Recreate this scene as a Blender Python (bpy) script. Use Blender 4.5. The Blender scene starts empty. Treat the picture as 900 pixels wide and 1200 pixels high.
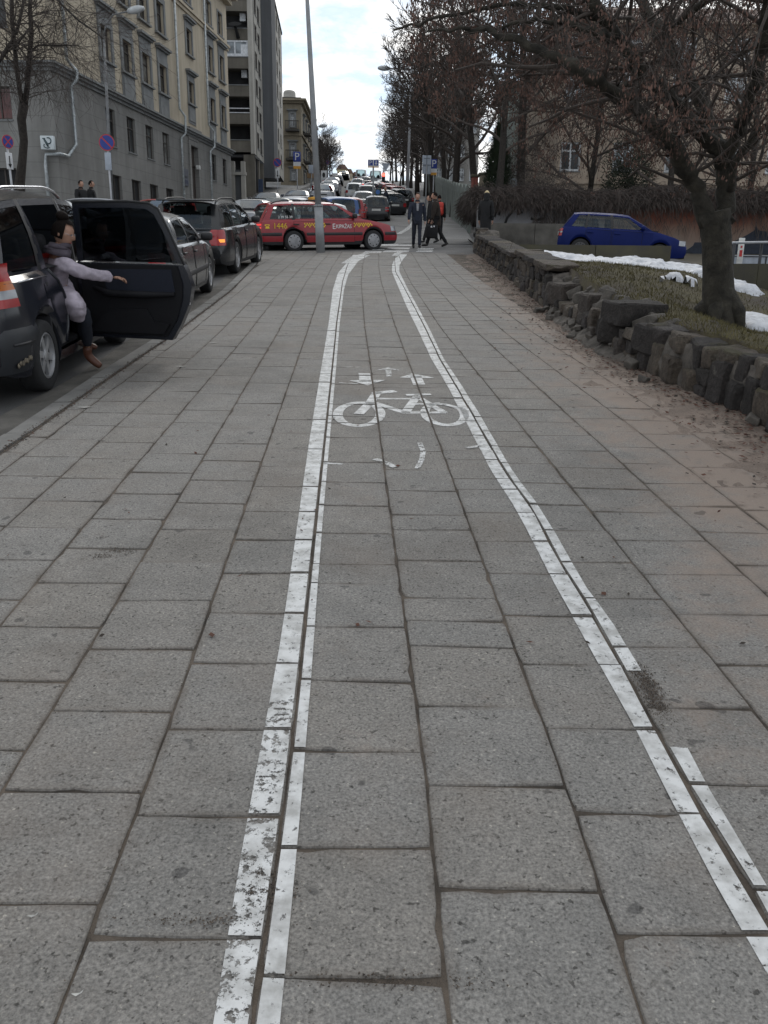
import bpy, bmesh, math, random
from mathutils import Vector, Matrix, Euler, noise as mn
R = math.radians
sc = bpy.context.scene
COL = sc.collection

# ---------------------------------------------------------------- viewing geometry
F = 1005.0; HZ = 305.0; ZC = 1.6
P = math.atan((600 - HZ) / F); ROLL = R(-0.8)

def g(y):
    """height of the street profile: climbs gently, then steeper to a crest"""
    if y < 30: return .0655 * y
    if y < 60:
        t = y - 30
        return .0655 * 30 + .0655 * t + .5 * (.0385 / 30) * t * t
    b = .0655 * 60 + .5 * .0385 * 30
    if y < 155: return b + .104 * (y - 60)
    b += .104 * 95
    t = min(y - 155, 70)
    return b + .104 * t - .5 * (.104 / 70) * t * t

def gslope(y): return (g(y + .1) - g(y - .1)) / .2

def ray(px, py):
    u = (px - 450) / F; v = (600 - py) / F
    c, s = math.cos(ROLL), math.sin(ROLL)
    u, v = u * c + v * s, -u * s + v * c
    return (u, math.cos(P) + v * math.sin(P), -math.sin(P) + v * math.cos(P))

def gnd(px, py, off=0.0):
    """a point of the street surface seen at a place in the photograph"""
    d = ray(px, py); lo = 0.0; t = .2
    while t < 600 and ZC + d[2] * t >= g(d[1] * t) + off:
        lo = t; t *= 1.02
    hi = t
    for _ in range(40):
        m = (lo + hi) / 2
        if ZC + d[2] * m < g(d[1] * m) + off: hi = m
        else: lo = m
    return Vector((d[0] * hi, d[1] * hi, ZC + d[2] * hi))

def at(px, py, Y):
    d = ray(px, py); t = Y / d[1]
    return Vector((d[0] * t, Y, ZC + d[2] * t))

cam = bpy.data.cameras.new('camera'); cam.sensor_fit = 'VERTICAL'; cam.sensor_height = 36
cam.lens = F / 1200 * 36; cam.clip_start = .05; cam.clip_end = 5000
co = bpy.data.objects.new('camera', cam); COL.objects.link(co)
co.matrix_world = Matrix.Translation((0, 0, ZC)) @ Matrix.Rotation(math.pi / 2 - P, 4, 'X') @ Matrix.Rotation(-ROLL, 4, 'Z')
sc.camera = co

# ---------------------------------------------------------------- materials
def newmat(name):
    m = bpy.data.materials.new(name); m.use_nodes = True
    return m, m.node_tree.nodes, m.node_tree.links, m.node_tree.nodes['Principled BSDF']

def noise_col(nt, lk, c1, c2, scale, detail=6, rough=.6, lo=.3, hi=.7, coord='Object', vec=None, dist=0):
    n = nt.new('ShaderNodeTexNoise'); n.inputs['Scale'].default_value = scale
    n.inputs['Detail'].default_value = detail; n.inputs['Roughness'].default_value = rough
    n.inputs['Distortion'].default_value = dist
    if vec is None:
        tc = nt.new('ShaderNodeTexCoord'); vec = tc.outputs[coord]
    lk.new(vec, n.inputs['Vector'])
    r = nt.new('ShaderNodeValToRGB')
    r.color_ramp.elements[0].position = lo; r.color_ramp.elements[1].position = hi
    r.color_ramp.elements[0].color = (*c1, 1); r.color_ramp.elements[1].color = (*c2, 1)
    lk.new(n.outputs['Fac'], r.inputs['Fac'])
    return r.outputs['Color'], n.outputs['Fac']

def mix(nt, lk, a, b, fac, mode='MIX'):
    m = nt.new('ShaderNodeMix'); m.data_type = 'RGBA'; m.blend_type = mode
    def setin(sock, v):
        if isinstance(v, tuple): sock.default_value = (*v, 1) if len(v) == 3 else v
        else: lk.new(v, sock)
    setin(m.inputs[6], a); setin(m.inputs[7], b)
    if isinstance(fac, (int, float)): m.inputs[0].default_value = fac
    else: lk.new(fac, m.inputs[0])
    return m.outputs[2]

def bump(nt, lk, bsdf, height, strength=.3, dist=.01):
    b = nt.new('ShaderNodeBump'); b.inputs['Strength'].default_value = strength; b.inputs['Distance'].default_value = dist
    lk.new(height, b.inputs['Height']); lk.new(b.outputs['Normal'], bsdf.inputs['Normal'])

def M(name, c, rough=.7, metal=0, var=.25, scale=6, bumps=0, bscale=60, coat=0, c2=None, spec=.5, coord='Object'):
    """surface with mottled colour"""
    m, nt, lk, b = newmat(name)
    ca = tuple(x * (1 - var) for x in c); cb = c2 if c2 else tuple(min(1, x * (1 + var)) for x in c)
    col, fac = noise_col(nt, lk, ca, cb, scale, coord=coord)
    lk.new(col, b.inputs['Base Color'])
    b.inputs['Roughness'].default_value = rough; b.inputs['Metallic'].default_value = metal
    b.inputs['Specular IOR Level'].default_value = spec
    if coat: b.inputs['Coat Weight'].default_value = coat; b.inputs['Coat Roughness'].default_value = .08
    if bumps:
        _, f2 = noise_col(nt, lk, (0, 0, 0), (1, 1, 1), bscale, detail=5)
        bump(nt, lk, b, f2, bumps, .02)
    return m

def emis(name, c, s):
    m, nt, lk, b = newmat(name)
    b.inputs['Base Color'].default_value = (*c, 1); b.inputs['Emission Color'].default_value = (*c, 1)
    b.inputs['Emission Strength'].default_value = s; b.inputs['Roughness'].default_value = .3
    return m

def glassmat(name, tint, rough=.02, trans=.75):
    m, nt, lk, b = newmat(name)
    out = nt['Material Output']; nt.remove(b)
    t = nt.new('ShaderNodeBsdfTransparent'); t.inputs['Color'].default_value = (*tint, 1)
    gl = nt.new('ShaderNodeBsdfGlossy'); gl.inputs['Roughness'].default_value = rough
    gl.inputs['Color'].default_value = (.9, .95, 1, 1)
    fr = nt.new('ShaderNodeFresnel'); fr.inputs['IOR'].default_value = 1.5
    mx = nt.new('ShaderNodeMixShader')
    lk.new(fr.outputs[0], mx.inputs[0]); lk.new(t.outputs[0], mx.inputs[1]); lk.new(gl.outputs[0], mx.inputs[2])
    lk.new(mx.outputs[0], out.inputs['Surface'])
    return m

def alpha_wear(m, scale, lo, hi, coord='Object', detail=8):
    """break a thin coating up with noise so what lies under it shows"""
    nt, lk = m.node_tree.nodes, m.node_tree.links
    b = nt['Principled BSDF']
    _, f = noise_col(nt, lk, (0, 0, 0), (1, 1, 1), scale, detail=detail, rough=.75, coord=coord)
    r = nt.new('ShaderNodeValToRGB'); r.color_ramp.elements[0].position = lo; r.color_ramp.elements[1].position = hi
    lk.new(f, r.inputs['Fac']); lk.new(r.outputs['Color'], b.inputs['Alpha'])
    return r

# ---------------------------------------------------------------- objects
def tag(o, label=None, cat=None, group=None, kind=None):
    if label: o['label'] = label
    if cat: o['category'] = cat
    if group: o['group'] = group
    if kind: o['kind'] = kind
    return o

def thing(name, label, cat, loc=(0, 0, 0), rot=(0, 0, 0), group=None):
    o = bpy.data.objects.new(name, None); COL.objects.link(o)
    o.location = loc; o.rotation_euler = rot; o.empty_display_size = .2
    return tag(o, label, cat, group)

def link(name, me, parent=None, mats=None):
    o = bpy.data.objects.new(name, me); COL.objects.link(o)
    if parent is not None: o.parent = parent
    if mats:
        for m in (mats if isinstance(mats, (list, tuple)) else [mats]): me.materials.append(m)
    return o

def copy_tree(o, parent=None):
    c = o.copy(); COL.objects.link(c)
    if parent is not None: c.parent = parent
    for ch in o.children: copy_tree(ch, c)
    return c

class MB:
    """collects shapes for one mesh object"""
    def __init__(s): s.bm = bmesh.new(); s.mi = 0
    def v(s, p): return s.bm.verts.new(p)
    def f(s, vs, mi=None, smooth=False):
        try: fc = s.bm.faces.new(vs)
        except ValueError: return None
        fc.material_index = s.mi if mi is None else mi; fc.smooth = smooth
        return fc
    def poly(s, pts, mi=None): return s.f([s.v(p) for p in pts], mi)
    def box(s, c, size, rot=None, mi=None, bev=0):
        hx, hy, hz = size[0] / 2, size[1] / 2, size[2] / 2
        if bev > 0:
            return s.rbox(c, size, rot, mi, bev)
        vs = []
        for x, y, z in ((-1,-1,-1),(1,-1,-1),(1,1,-1),(-1,1,-1),(-1,-1,1),(1,-1,1),(1,1,1),(-1,1,1)):
            p = Vector((x * hx, y * hy, z * hz))
            if rot is not None: p = rot @ p
            vs.append(s.v(p + Vector(c)))
        for q in ((3,2,1,0),(4,5,6,7),(0,1,5,4),(1,2,6,5),(2,3,7,6),(3,0,4,7)): s.f([vs[i] for i in q], mi)
        return vs
    def rbox(s, c, size, rot=None, mi=None, bev=.02, seg=2):
        b2 = bmesh.new(); bmesh.ops.create_cube(b2, size=1)
        for v in b2.verts: v.co = Vector((v.co.x * size[0], v.co.y * size[1], v.co.z * size[2]))
        bmesh.ops.bevel(b2, geom=b2.edges[:], offset=min(bev, min(size) * .48), segments=seg, affect='EDGES', profile=.5)
        mp = {}
        for v in b2.verts:
            p = v.co.copy()
            if rot is not None: p = rot @ p
            mp[v.index] = s.v(p + Vector(c))
        b2.verts.index_update()
        vs = list(mp.values())
        for fc in b2.faces: s.f([vs[v.index] for v in fc.verts], mi, True)
        b2.free()
    def tube(s, pts, rad, seg=8, mi=None, caps=True, smooth=True):
        pts = [Vector(p) for p in pts]
        if not isinstance(rad, (list, tuple)): rad = [rad] * len(pts)
        rings = []; prev = None
        for i, p in enumerate(pts):
            d = (pts[min(i + 1, len(pts) - 1)] - pts[max(i - 1, 0)])
            if d.length < 1e-9: d = Vector((0, 0, 1))
            d.normalize()
            if prev is None:
                a = d.cross(Vector((0, 0, 1)))
                if a.length < .05: a = d.cross(Vector((0, 1, 0)))
            else:
                a = prev - d * prev.dot(d)
                if a.length < 1e-4: a = d.orthogonal()
            a.normalize(); prev = a; b = d.cross(a)
            rings.append([s.v(p + (a * math.cos(2 * math.pi * k / seg) + b * math.sin(2 * math.pi * k / seg)) * rad[i]) for k in range(seg)])
        for r0, r1 in zip(rings, rings[1:]):
            for k in range(seg): s.f([r0[k], r0[(k + 1) % seg], r1[(k + 1) % seg], r1[k]], mi, smooth)
        if caps:
            s.f(rings[0][::-1], mi); s.f(rings[-1], mi)
    def lathe(s, prof, c=(0, 0, 0), axis='Z', seg=24, mi=None, smooth=True, rot=None):
        """prof: (radius, height) pairs"""
        rings = []
        for r, h in prof:
            ring = []
            for k in range(seg):
                a = 2 * math.pi * k / seg
                x, y = r * math.cos(a), r * math.sin(a)
                p = Vector((x, y, h)) if axis == 'Z' else (Vector((x, h, y)) if axis == 'Y' else Vector((h, x, y)))
                if rot is not None: p = rot @ p
                ring.append(s.v(p + Vector(c)))
            rings.append(ring)
        for r0, r1 in zip(rings, rings[1:]):
            for k in range(seg): s.f([r0[k], r0[(k + 1) % seg], r1[(k + 1) % seg], r1[k]], mi, smooth)
        s.f(rings[0][::-1], mi); s.f(rings[-1], mi)
    def prism(s, poly, d, mi=None):
        """polygon (3-D points) extruded by the vector d"""
        d = Vector(d); a = [s.v(Vector(p)) for p in poly]; b = [s.v(Vector(p) + d) for p in poly]
        s.f(a[::-1], mi); s.f(b, mi); n = len(a)
        for i in range(n): s.f([a[i], a[(i + 1) % n], b[(i + 1) % n], b[i]], mi)
    def grid(s, pts, mi=None, smooth=True, flip=False):
        vs = [[s.v(p) for p in row] for row in pts]
        for i in range(len(vs) - 1):
            for j in range(len(vs[0]) - 1):
                q = [vs[i][j], vs[i][j + 1], vs[i + 1][j + 1], vs[i + 1][j]]
                s.f(q[::-1] if flip else q, mi, smooth)
        return vs
    def blob(s, c, size, seg=10, rings=7, mi=None, rot=None, jit=0, rnd=random):
        vs = []
        for i in range(rings + 1):
            th = math.pi * i / rings
            row = []
            for k in range(seg):
                ph = 2 * math.pi * k / seg
                p = Vector((math.sin(th) * math.cos(ph) * size[0], math.sin(th) * math.sin(ph) * size[1], math.cos(th) * size[2]))
                if jit: p *= 1 + rnd.uniform(-jit, jit)
                if rot is not None: p = rot @ p
                row.append(p + Vector(c))
                if i in (0, rings): break
            vs.append([s.v(p) for p in row])
        for i in range(rings):
            a, b = vs[i], vs[i + 1]
            for k in range(seg):
                k2 = (k + 1) % seg
                if len(a) == 1: s.f([a[0], b[k], b[k2]], mi, True)
                elif len(b) == 1: s.f([a[k], b[0], a[k2]], mi, True)
                else: s.f([a[k], b[k], b[k2], a[k2]], mi, True)
    def build(s, name, mats, parent=None, world=False, merge=0, sharp=None, recalc=True):
        if merge: bmesh.ops.remove_doubles(s.bm, verts=s.bm.verts, dist=merge)
        if world and parent is not None:
            inv = Matrix.LocRotScale(parent.location, parent.rotation_euler, None).inverted()
            bmesh.ops.transform(s.bm, matrix=inv, verts=s.bm.verts)
        if recalc: bmesh.ops.recalc_face_normals(s.bm, faces=s.bm.faces)
        me = bpy.data.meshes.new(name); s.bm.to_mesh(me); s.bm.free()
        if sharp is not None: me.set_sharp_from_angle(angle=R(sharp))
        return link(name, me, parent, mats)

def text_mesh(body, size, extrude=.004, align='CENTER', shear=0, spacing=1):
    cu = bpy.data.curves.new('lettering', 'FONT'); cu.body = body; cu.size = size; cu.extrude = extrude
    cu.align_x = align; cu.align_y = 'CENTER'; cu.shear = shear; cu.resolution_u = 3; cu.space_character = spacing
    o = bpy.data.objects.new('lettering', cu); COL.objects.link(o)
    dg = bpy.context.evaluated_depsgraph_get()
    me = bpy.data.meshes.new_from_object(o.evaluated_get(dg))
    bpy.data.objects.remove(o); bpy.data.curves.remove(cu)
    return me

def put_text(body, size, mat, parent, mw, name='lettering', **k):
    me = text_mesh(body, size, **k); me.transform(mw)
    o = link(name, me, parent); me.materials.clear(); me.materials.append(mat)
    return o

def interp(tab, x):
    if x <= tab[0][0]: return tab[0][1]
    for (x0, y0), (x1, y1) in zip(tab, tab[1:]):
        if x <= x1: return y0 + (y1 - y0) * (x - x0) / (x1 - x0) if x1 > x0 else y1
    return tab[-1][1]

# ---------------------------------------------------------------- light and sky
w = bpy.data.worlds.new('World'); sc.world = w; w.use_nodes = True
nt, lk = w.node_tree.nodes, w.node_tree.links
bg = nt['Background']; out = nt['World Output']
SUN_EL, SUN_AZ = R(34), R(8)
sky = nt.new('ShaderNodeTexSky'); sky.sky_type = 'NISHITA'; sky.sun_disc = False
sky.sun_elevation = SUN_EL; sky.sun_rotation = SUN_AZ
lk.new(sky.outputs[0], bg.inputs['Color']); bg.inputs['Strength'].default_value = .12
tc = nt.new('ShaderNodeTexCoord'); sep = nt.new('ShaderNodeSeparateXYZ'); lk.new(tc.outputs['Generated'], sep.inputs[0])
zz = nt.new('ShaderNodeMath'); zz.operation = 'ADD'; zz.inputs[1].default_value = .22; lk.new(sep.outputs['Z'], zz.inputs[0])
dv = nt.new('ShaderNodeVectorMath'); dv.operation = 'DIVIDE'; lk.new(tc.outputs['Generated'], dv.inputs[0])
cmb = nt.new('ShaderNodeCombineXYZ')
for i in range(3): lk.new(zz.outputs[0], cmb.inputs[i])
lk.new(cmb.outputs[0], dv.inputs[1])
ccol, cfac = noise_col(nt, lk, (.56, .70, .87), (1.08, 1.07, 1.05), 4.2, detail=9, rough=.58, lo=.40, hi=.57, vec=dv.outputs[0], dist=.25)
bg2 = nt.new('ShaderNodeBackground'); bg2.inputs['Strength'].default_value = .95
# brighter cloud where the sun stands behind it, duller cloud overhead and behind
dot = nt.new('ShaderNodeVectorMath'); dot.operation = 'DOT_PRODUCT'
lk.new(tc.outputs['Generated'], dot.inputs[0])
dot.inputs[1].default_value = (math.sin(R(1)) * math.cos(R(13)), math.cos(R(1)) * math.cos(R(13)), math.sin(R(13)))
mr = nt.new('ShaderNodeMapRange'); mr.inputs[1].default_value = .80; mr.inputs[2].default_value = 1.0
mr.inputs[3].default_value = .90; mr.inputs[4].default_value = 1.22
lk.new(dot.outputs['Value'], mr.inputs[0])
vm = nt.new('ShaderNodeVectorMath'); vm.operation = 'SCALE'; lk.new(ccol, vm.inputs[0]); lk.new(mr.outputs[0], vm.inputs['Scale'])
lk.new(vm.outputs[0], bg2.inputs['Color'])
cm = nt.new('ShaderNodeMapRange'); cm.inputs[1].default_value = .30; cm.inputs[2].default_value = .46
cm.inputs[3].default_value = .72; cm.inputs[4].default_value = .97
lk.new(cfac, cm.inputs[0])
mx = nt.new('ShaderNodeMixShader'); lk.new(cm.outputs[0], mx.inputs[0])
lk.new(bg.outputs[0], mx.inputs[1]); lk.new(bg2.outputs[0], mx.inputs[2]); lk.new(mx.outputs[0], out.inputs['Surface'])
sl = bpy.data.lights.new('sun', 'SUN'); sl.energy = .75; sl.angle = R(18); sl.color = (1, .95, .88)
so = bpy.data.objects.new('sun', sl); COL.objects.link(so)
sdir = Vector((math.sin(SUN_AZ) * math.cos(SUN_EL), math.cos(SUN_AZ) * math.cos(SUN_EL), math.sin(SUN_EL)))
so.rotation_euler = sdir.to_track_quat('Z', 'Y').to_euler(); so.location = (0, 0, 40)
sc.view_settings.view_transform = 'Standard'; sc.view_settings.look = 'None'
sc.view_settings.exposure = .16; sc.view_settings.gamma = 1
sc.render.engine = 'CYCLES'
sc.cycles.max_bounces = 6; sc.cycles.transparent_max_bounces = 24; sc.cycles.use_denoising = True
sc.cycles.sample_clamp_indirect = 4

# ---------------------------------------------------------------- ground
rnd = random.Random(7)
def asphalt(name, c, coord='Object'):
    m, nt, lk, b = newmat(name)
    c1, f1 = noise_col(nt, lk, tuple(x * .75 for x in c), tuple(x * 1.3 for x in c), .7, detail=6)
    c2, f2 = noise_col(nt, lk, (.55,) * 3, (1.25,) * 3, 140, detail=3)
    lk.new(mix(nt, lk, c1, c2, 1.0, 'MULTIPLY'), b.inputs['Base Color'])
    b.inputs['Roughness'].default_value = .85
    bump(nt, lk, b, f2, .5, .006)
    return m
m_asph = asphalt('asphalt', (.085, .083, .082))
m_pave = asphalt('worn_pavement', (.20, .195, .188))
m_soil = M('joint_soil', (.085, .07, .055), .95, var=.7, scale=5, c2=(.17, .135, .105), bumps=.5, bscale=200)
m_kerb = M('kerb_concrete', (.17, .165, .155), .9, var=.3, scale=3, bumps=.4, bscale=150)

ys = [-8, -4, 0] + [2 * i for i in range(1, 45)] + [90 + 5 * i for i in range(1, 35)] + [290, 340, 420, 560, 800, 1200, 2000]
mb = MB()
xs = [-1500, -300, -60, -20, -8, 0, 8, 20, 60, 300, 1500]
mb.grid([[(x, y, g(y) - .16) for x in xs] for y in ys])
mb2 = mb.build('ground', M('ground_earth', (.1, .085, .06), .95, var=.4, scale=.3)); tag(mb2, kind='structure')

# right edge of the road beyond the side street bends to the right and back
def shift(y):
    """sideways drift of the slab courses and the bike lane along the pavement"""
    return interp([(-2, .05), (1.4, .02), (2.2, .005), (3.1, -.035), (4.2, -.085), (5.8, -.155), (9.1, -.305), (11.7, -.425), (17.9, -.655), (22, -.75), (26, -.79), (60, -1.4)], y)
def course(e, y):
    """joint line e at distance y; the courses close up a little with distance"""
    if abs(e - .90) < 1e-6: return interp(JR, y)      # the joint between the two bands of the right hand line
    k = .012 if e < 0 else .012 * max(0, min(1, (e - .95) / .3))
    return e * (1 - k * max(0, min(9, y - 2))) + shift(y)
JR = [(-2, .96)] + [(v.y, v.x) for v in (gnd(*p) for p in ((915,1110),(885,1050),(858,997),(826,960),(801,910),(771,860),(746,810),(717,760),(689,710),(673,685),(651,650),(626,600),(592,553),(554,486.7),(534,452),(515,420),(498.5,385),(486.5,361.7),(474,338),(463.5,318.5)))] + [(26, .2)]
KERB = [(-8, -2.48), (1, -2.50), (5.5, -2.52), (8, -2.58), (10.6, -2.61), (16, -2.82), (22.2, -3.27), (25.5, -3.62), (27.6, -4.1)]
def kerb_x(y): return interp(KERB, y)
EDGE2 = [(33.5, -1.2), (36, -.9), (45, -.75), (52, -.7), (60, .1), (70, 1.05), (80, 1.65), (95, 1.0), (120, -1.8), (180, -5.0), (260, -10)]

mb = MB()
ry = [-8] + [2 * i for i in range(0, 60)] + [120 + 6 * i for i in range(0, 26)]
mb.grid([[(x, y, g(y) - .085) for x in (-13.2, -9, -5, -2, 0, 4, 9)] for y in ry])
tag(mb.build('road', m_asph), kind='structure')
# pavement on the far side of the road, with a kerb step
mb = MB()
fy = [-8] + [3 * i for i in range(0, 60)]
def far_edge(y): return -10.9 + .012 * y if y < 75 else -10.0 - .012 * (y - 75)
mb.grid([[(-40, y, g(y) + .12), (-14, y, g(y) + .10), (far_edge(y), y, g(y) + .06), (far_edge(y) + .02, y, g(y) - .14)] for y in fy], smooth=False)
tag(mb.build('far_pavement', m_pave), kind='structure')

# soil bed under the slabs
mb = MB()
ry = [-3 + .5 * i for i in range(0, 62)]
mb.grid([[(kerb_x(y) - .0, y, g(y) - .1), (kerb_x(y) + .001, y, g(y) - .006)] + [(x, y, g(y) - .006) for x in (-1, .5, 2)] + [(4.2, y, g(y) - .006)] for y in ry])
tag(mb.build('pavement_bed', m_soil), kind='structure')

# concrete slabs, each a body of its own inside one sheet
m_slab, nt, lk, b = newmat('slab_concrete')
geo = nt.new('ShaderNodeNewGeometry')
ramp = nt.new('ShaderNodeValToRGB')
els = ramp.color_ramp.elements
els[0].position = 0; els[0].color = (.206, .200, .191, 1); els[1].position = 1; els[1].color = (.215, .208, .198, 1)
e = els.new(.45); e.color = (.210, .203, .194, 1)
e = els.new(.9); e.color = (.210, .199, .185, 1)
lk.new(geo.outputs['Random Per Island'], ramp.inputs['Fac'])
speck, sf = noise_col(nt, lk, (.42, .415, .41), (1.5, 1.48, 1.44), 115, detail=4, rough=.65, lo=.28, hi=.72)
spot, spf = noise_col(nt, lk, (1, 1, 1), (.35, .345, .34), 55, detail=2, lo=.62, hi=.70)
pale, plf = noise_col(nt, lk, (1, 1, 1), (1.7, 1.68, 1.6), 70, detail=2, lo=.66, hi=.74)
dirt, df = noise_col(nt, lk, (0, 0, 0), (1, 1, 1), 1.3, detail=7, rough=.7, lo=.50, hi=.78)
mott, mf = noise_col(nt, lk, (.86, .86, .86), (1.12, 1.11, 1.10), 5, detail=7, rough=.7, lo=.3, hi=.7)
c = mix(nt, lk, ramp.outputs['Color'], speck, 1.0, 'MULTIPLY')
c = mix(nt, lk, c, spot, 1.0, 'MULTIPLY'); c = mix(nt, lk, c, pale, 1.0, 'MULTIPLY'); c = mix(nt, lk, c, mott, 1.0, 'MULTIPLY')
dm = nt.new('ShaderNodeMath'); dm.operation = 'MULTIPLY'; dm.inputs[1].default_value = .45; lk.new(dirt, dm.inputs[0])
c = mix(nt, lk, c, (.16, .125, .098), dm.outputs[0])
tcd = nt.new('ShaderNodeTexCoord'); spd = nt.new('ShaderNodeSeparateXYZ'); lk.new(tcd.outputs['Object'], spd.inputs[0])
dx_ = nt.new('ShaderNodeMath'); dx_.operation = 'MULTIPLY_ADD'; dx_.inputs[1].default_value = -.030; lk.new(spd.outputs['Y'], dx_.inputs[0]); lk.new(spd.outputs['X'], dx_.inputs[2])
dg_ = nt.new('ShaderNodeMapRange'); dg_.inputs[1].default_value = .75; dg_.inputs[2].default_value = 2.0; dg_.inputs[3].default_value = -.12; dg_.inputs[4].default_value = .52; lk.new(dx_.outputs[0], dg_.inputs[0])
_, dnf0 = noise_col(nt, lk, (0, 0, 0), (1, 1, 1), 2.1, detail=10, rough=.78)
dnm = nt.new('ShaderNodeMapRange'); dnm.inputs[1].default_value = .28; dnm.inputs[2].default_value = .72; dnm.inputs[3].default_value = .12; dnm.inputs[4].default_value = .85; lk.new(dnf0, dnm.inputs[0]); dnf = dnm.outputs[0]
da_ = nt.new('ShaderNodeMath'); lk.new(dg_.outputs[0], da_.inputs[0]); lk.new(dnf, da_.inputs[1])
dr_ = nt.new('ShaderNodeMapRange'); dr_.inputs[1].default_value = .55; dr_.inputs[2].default_value = .98; dr_.inputs[4].default_value = .80; lk.new(da_.outputs[0], dr_.inputs[0])
c = mix(nt, lk, c, (.265, .205, .165), dr_.outputs[0])
rim_ = nt.new('ShaderNodeAttribute'); rim_.attribute_name = 'rim'
_, rnf = noise_col(nt, lk, (0, 0, 0), (1, 1, 1), 7, detail=8, rough=.7)
rmr = nt.new('ShaderNodeMapRange'); rmr.inputs[1].default_value = .38; rmr.inputs[2].default_value = .72; rmr.inputs[4].default_value = .8; lk.new(rnf, rmr.inputs[0])
rmm = nt.new('ShaderNodeMath'); rmm.operation = 'MULTIPLY'; lk.new(rim_.outputs['Fac'], rmm.inputs[0]); lk.new(rmr.outputs[0], rmm.inputs[1])
c = mix(nt, lk, c, (.115, .095, .078), rmm.outputs[0])
st_, stf = noise_col(nt, lk, (.62, .61, .60), (1, 1, 1), .55, detail=8, rough=.68, lo=.36, hi=.50); c = mix(nt, lk, c, st_, .55, 'MULTIPLY')
gum, gf = noise_col(nt, lk, (1, 1, 1), (.55, .55, .56), 9, detail=1, lo=.74, hi=.76); c = mix(nt, lk, c, gum, 1.0, 'MULTIPLY')
lk.new(c, b.inputs['Base Color']); b.inputs['Roughness'].default_value = .82; b.inputs['Specular IOR Level'].default_value = .35
bump(nt, lk, b, sf, .55, .004)

PITCH = .405; EDGES0 = [-.275 + PITCH * k for k in range(-8, 9)]
EDGES0[8] = -.275; EDGES0[11] = .90; EDGES0[12] = 1.27
slabs = []   # (corner points, column) used again by the paint
mb = MB(); rim_layer = mb.bm.verts.layers.float.new('rim')
for k in range(len(EDGES0) - 1):
    y = -.8 + rnd.uniform(-.4, 0)
    while y < 28.0:
        ln = .405 + rnd.uniform(-.012, .012)
        if 8 <= k <= 10 and rnd.random() < .12: ln = .21
        if rnd.random() < .02: ln = .6
        y0, y1 = y, y + ln; y = y1
        far = y0 > 14
        gap = rnd.uniform(.0022, .0045); gx = rnd.uniform(.0015, .0035)
        xa0 = course(EDGES0[k], y0) + gx; xa1 = course(EDGES0[k], y1) + gx
        xb0 = course(EDGES0[k + 1], y0) - gx; xb1 = course(EDGES0[k + 1], y1) - gx
        if xb0 < kerb_x(y0) + .08: continue
        elif xa0 < kerb_x(y0) + .03: xa0 = kerb_x(y0) + .03; xa1 = kerb_x(y1) + .03
        yy0, yy1 = y0 + gap, y1 - gap
        tl = [rnd.uniform(-.0028, .0028) for _ in range(4)]
        tl[2] = tl[1] + tl[3] - tl[0]; sk = rnd.uniform(-.006, .006)
        top = [(xa0, yy0 + sk, tl[0]), (xb0, yy0 - sk, tl[1]), (xb1, yy1 - sk, tl[2]), (xa1, yy1 + sk, tl[3])]
        top = [(p[0], p[1], g(p[1]) + p[2]) for p in top]
        slabs.append((top, k))
        cx = sum(p[0] for p in top) / 4; cy = sum(p[1] for p in top) / 4
        be = .0035
        def ins(p, d, dz): 
            v = Vector((cx - p[0], cy - p[1])); v.normalize()
            return (p[0] + v.x * d, p[1] + v.y * d, p[2] + dz)
        inner = []; ring = []
        # worn outline: extra points along each edge
        n = 1 if far else (6 if y0 < 4 else 3)
        for i in range(4):
            a, c2 = top[i], top[(i + 1) % 4]
            for j in range(n):
                t = j / n
                p = tuple(a[q] + (c2[q] - a[q]) * t for q in range(3))
                w = 0 if far else rnd.uniform(0, .0025) + (rnd.uniform(.004, .014) if rnd.random() < .035 else 0)
                if j == 0 and not far: w += rnd.uniform(.002, .008)
                ring.append(ins(p, w, -.004)); inner.append(ins(p, w + be, 0))
        core = [mb.v(ins(p, .028 + .012 * mn.noise(Vector((p[0] * 9, p[1] * 9, 0))), 0)) for p in inner]
        vi = [mb.v(p) for p in inner]; vr = [mb.v(p) for p in ring]; vb = [mb.v((p[0], p[1], p[2] - .03)) for p in ring]
        mb.f(core)
        m_ = len(vi)
        for q in vi + vr + vb: q[rim_layer] = 1.0
        for i in range(m_):
            j = (i + 1) % m_
            mb.f([vi[i], vi[j], core[j], core[i]])
            mb.f([vr[i], vr[j], vi[j], vi[i]]); mb.f([vb[i], vb[j], vr[j], vr[i]])
tag(mb.build('pavement', m_slab), kind='structure')

# kerb stones
mb = MB(); y = -4
while y < 26.5:
    ln = .98; xs_ = [kerb_x(y + .012), kerb_x(y + ln)]
    z0, z1 = g(y), g(y + ln); q = rnd.uniform(-.004, .004); wd = .17
    a = [(xs_[0] - wd, y + .012, z0 - .012 + q), (xs_[0] - .012, y + .012, z0 + q - .004), (xs_[1] - .012, y + ln, z1 + q - .004), (xs_[1] - wd, y + ln, z1 - .012 + q)]
    mb.prism(a, (0, 0, -.14)); y += 1
tag(mb.build('kerb', m_kerb), kind='structure')
# gutter strip of pale worn concrete between kerb and asphalt
mb = MB()
mb.grid([[(kerb_x(y) - .50 - .05 * math.sin(y * 1.3), y, g(y) - .078), (kerb_x(y) - .172, y, g(y) - .074)] for y in [-3 + .5 * i for i in range(59)]])
tag(mb.build('road_gutter', M('gutter_grit', (.10, .093, .083), .95, var=.45, scale=2.5, bumps=.5, bscale=220)), kind='structure')

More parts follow.
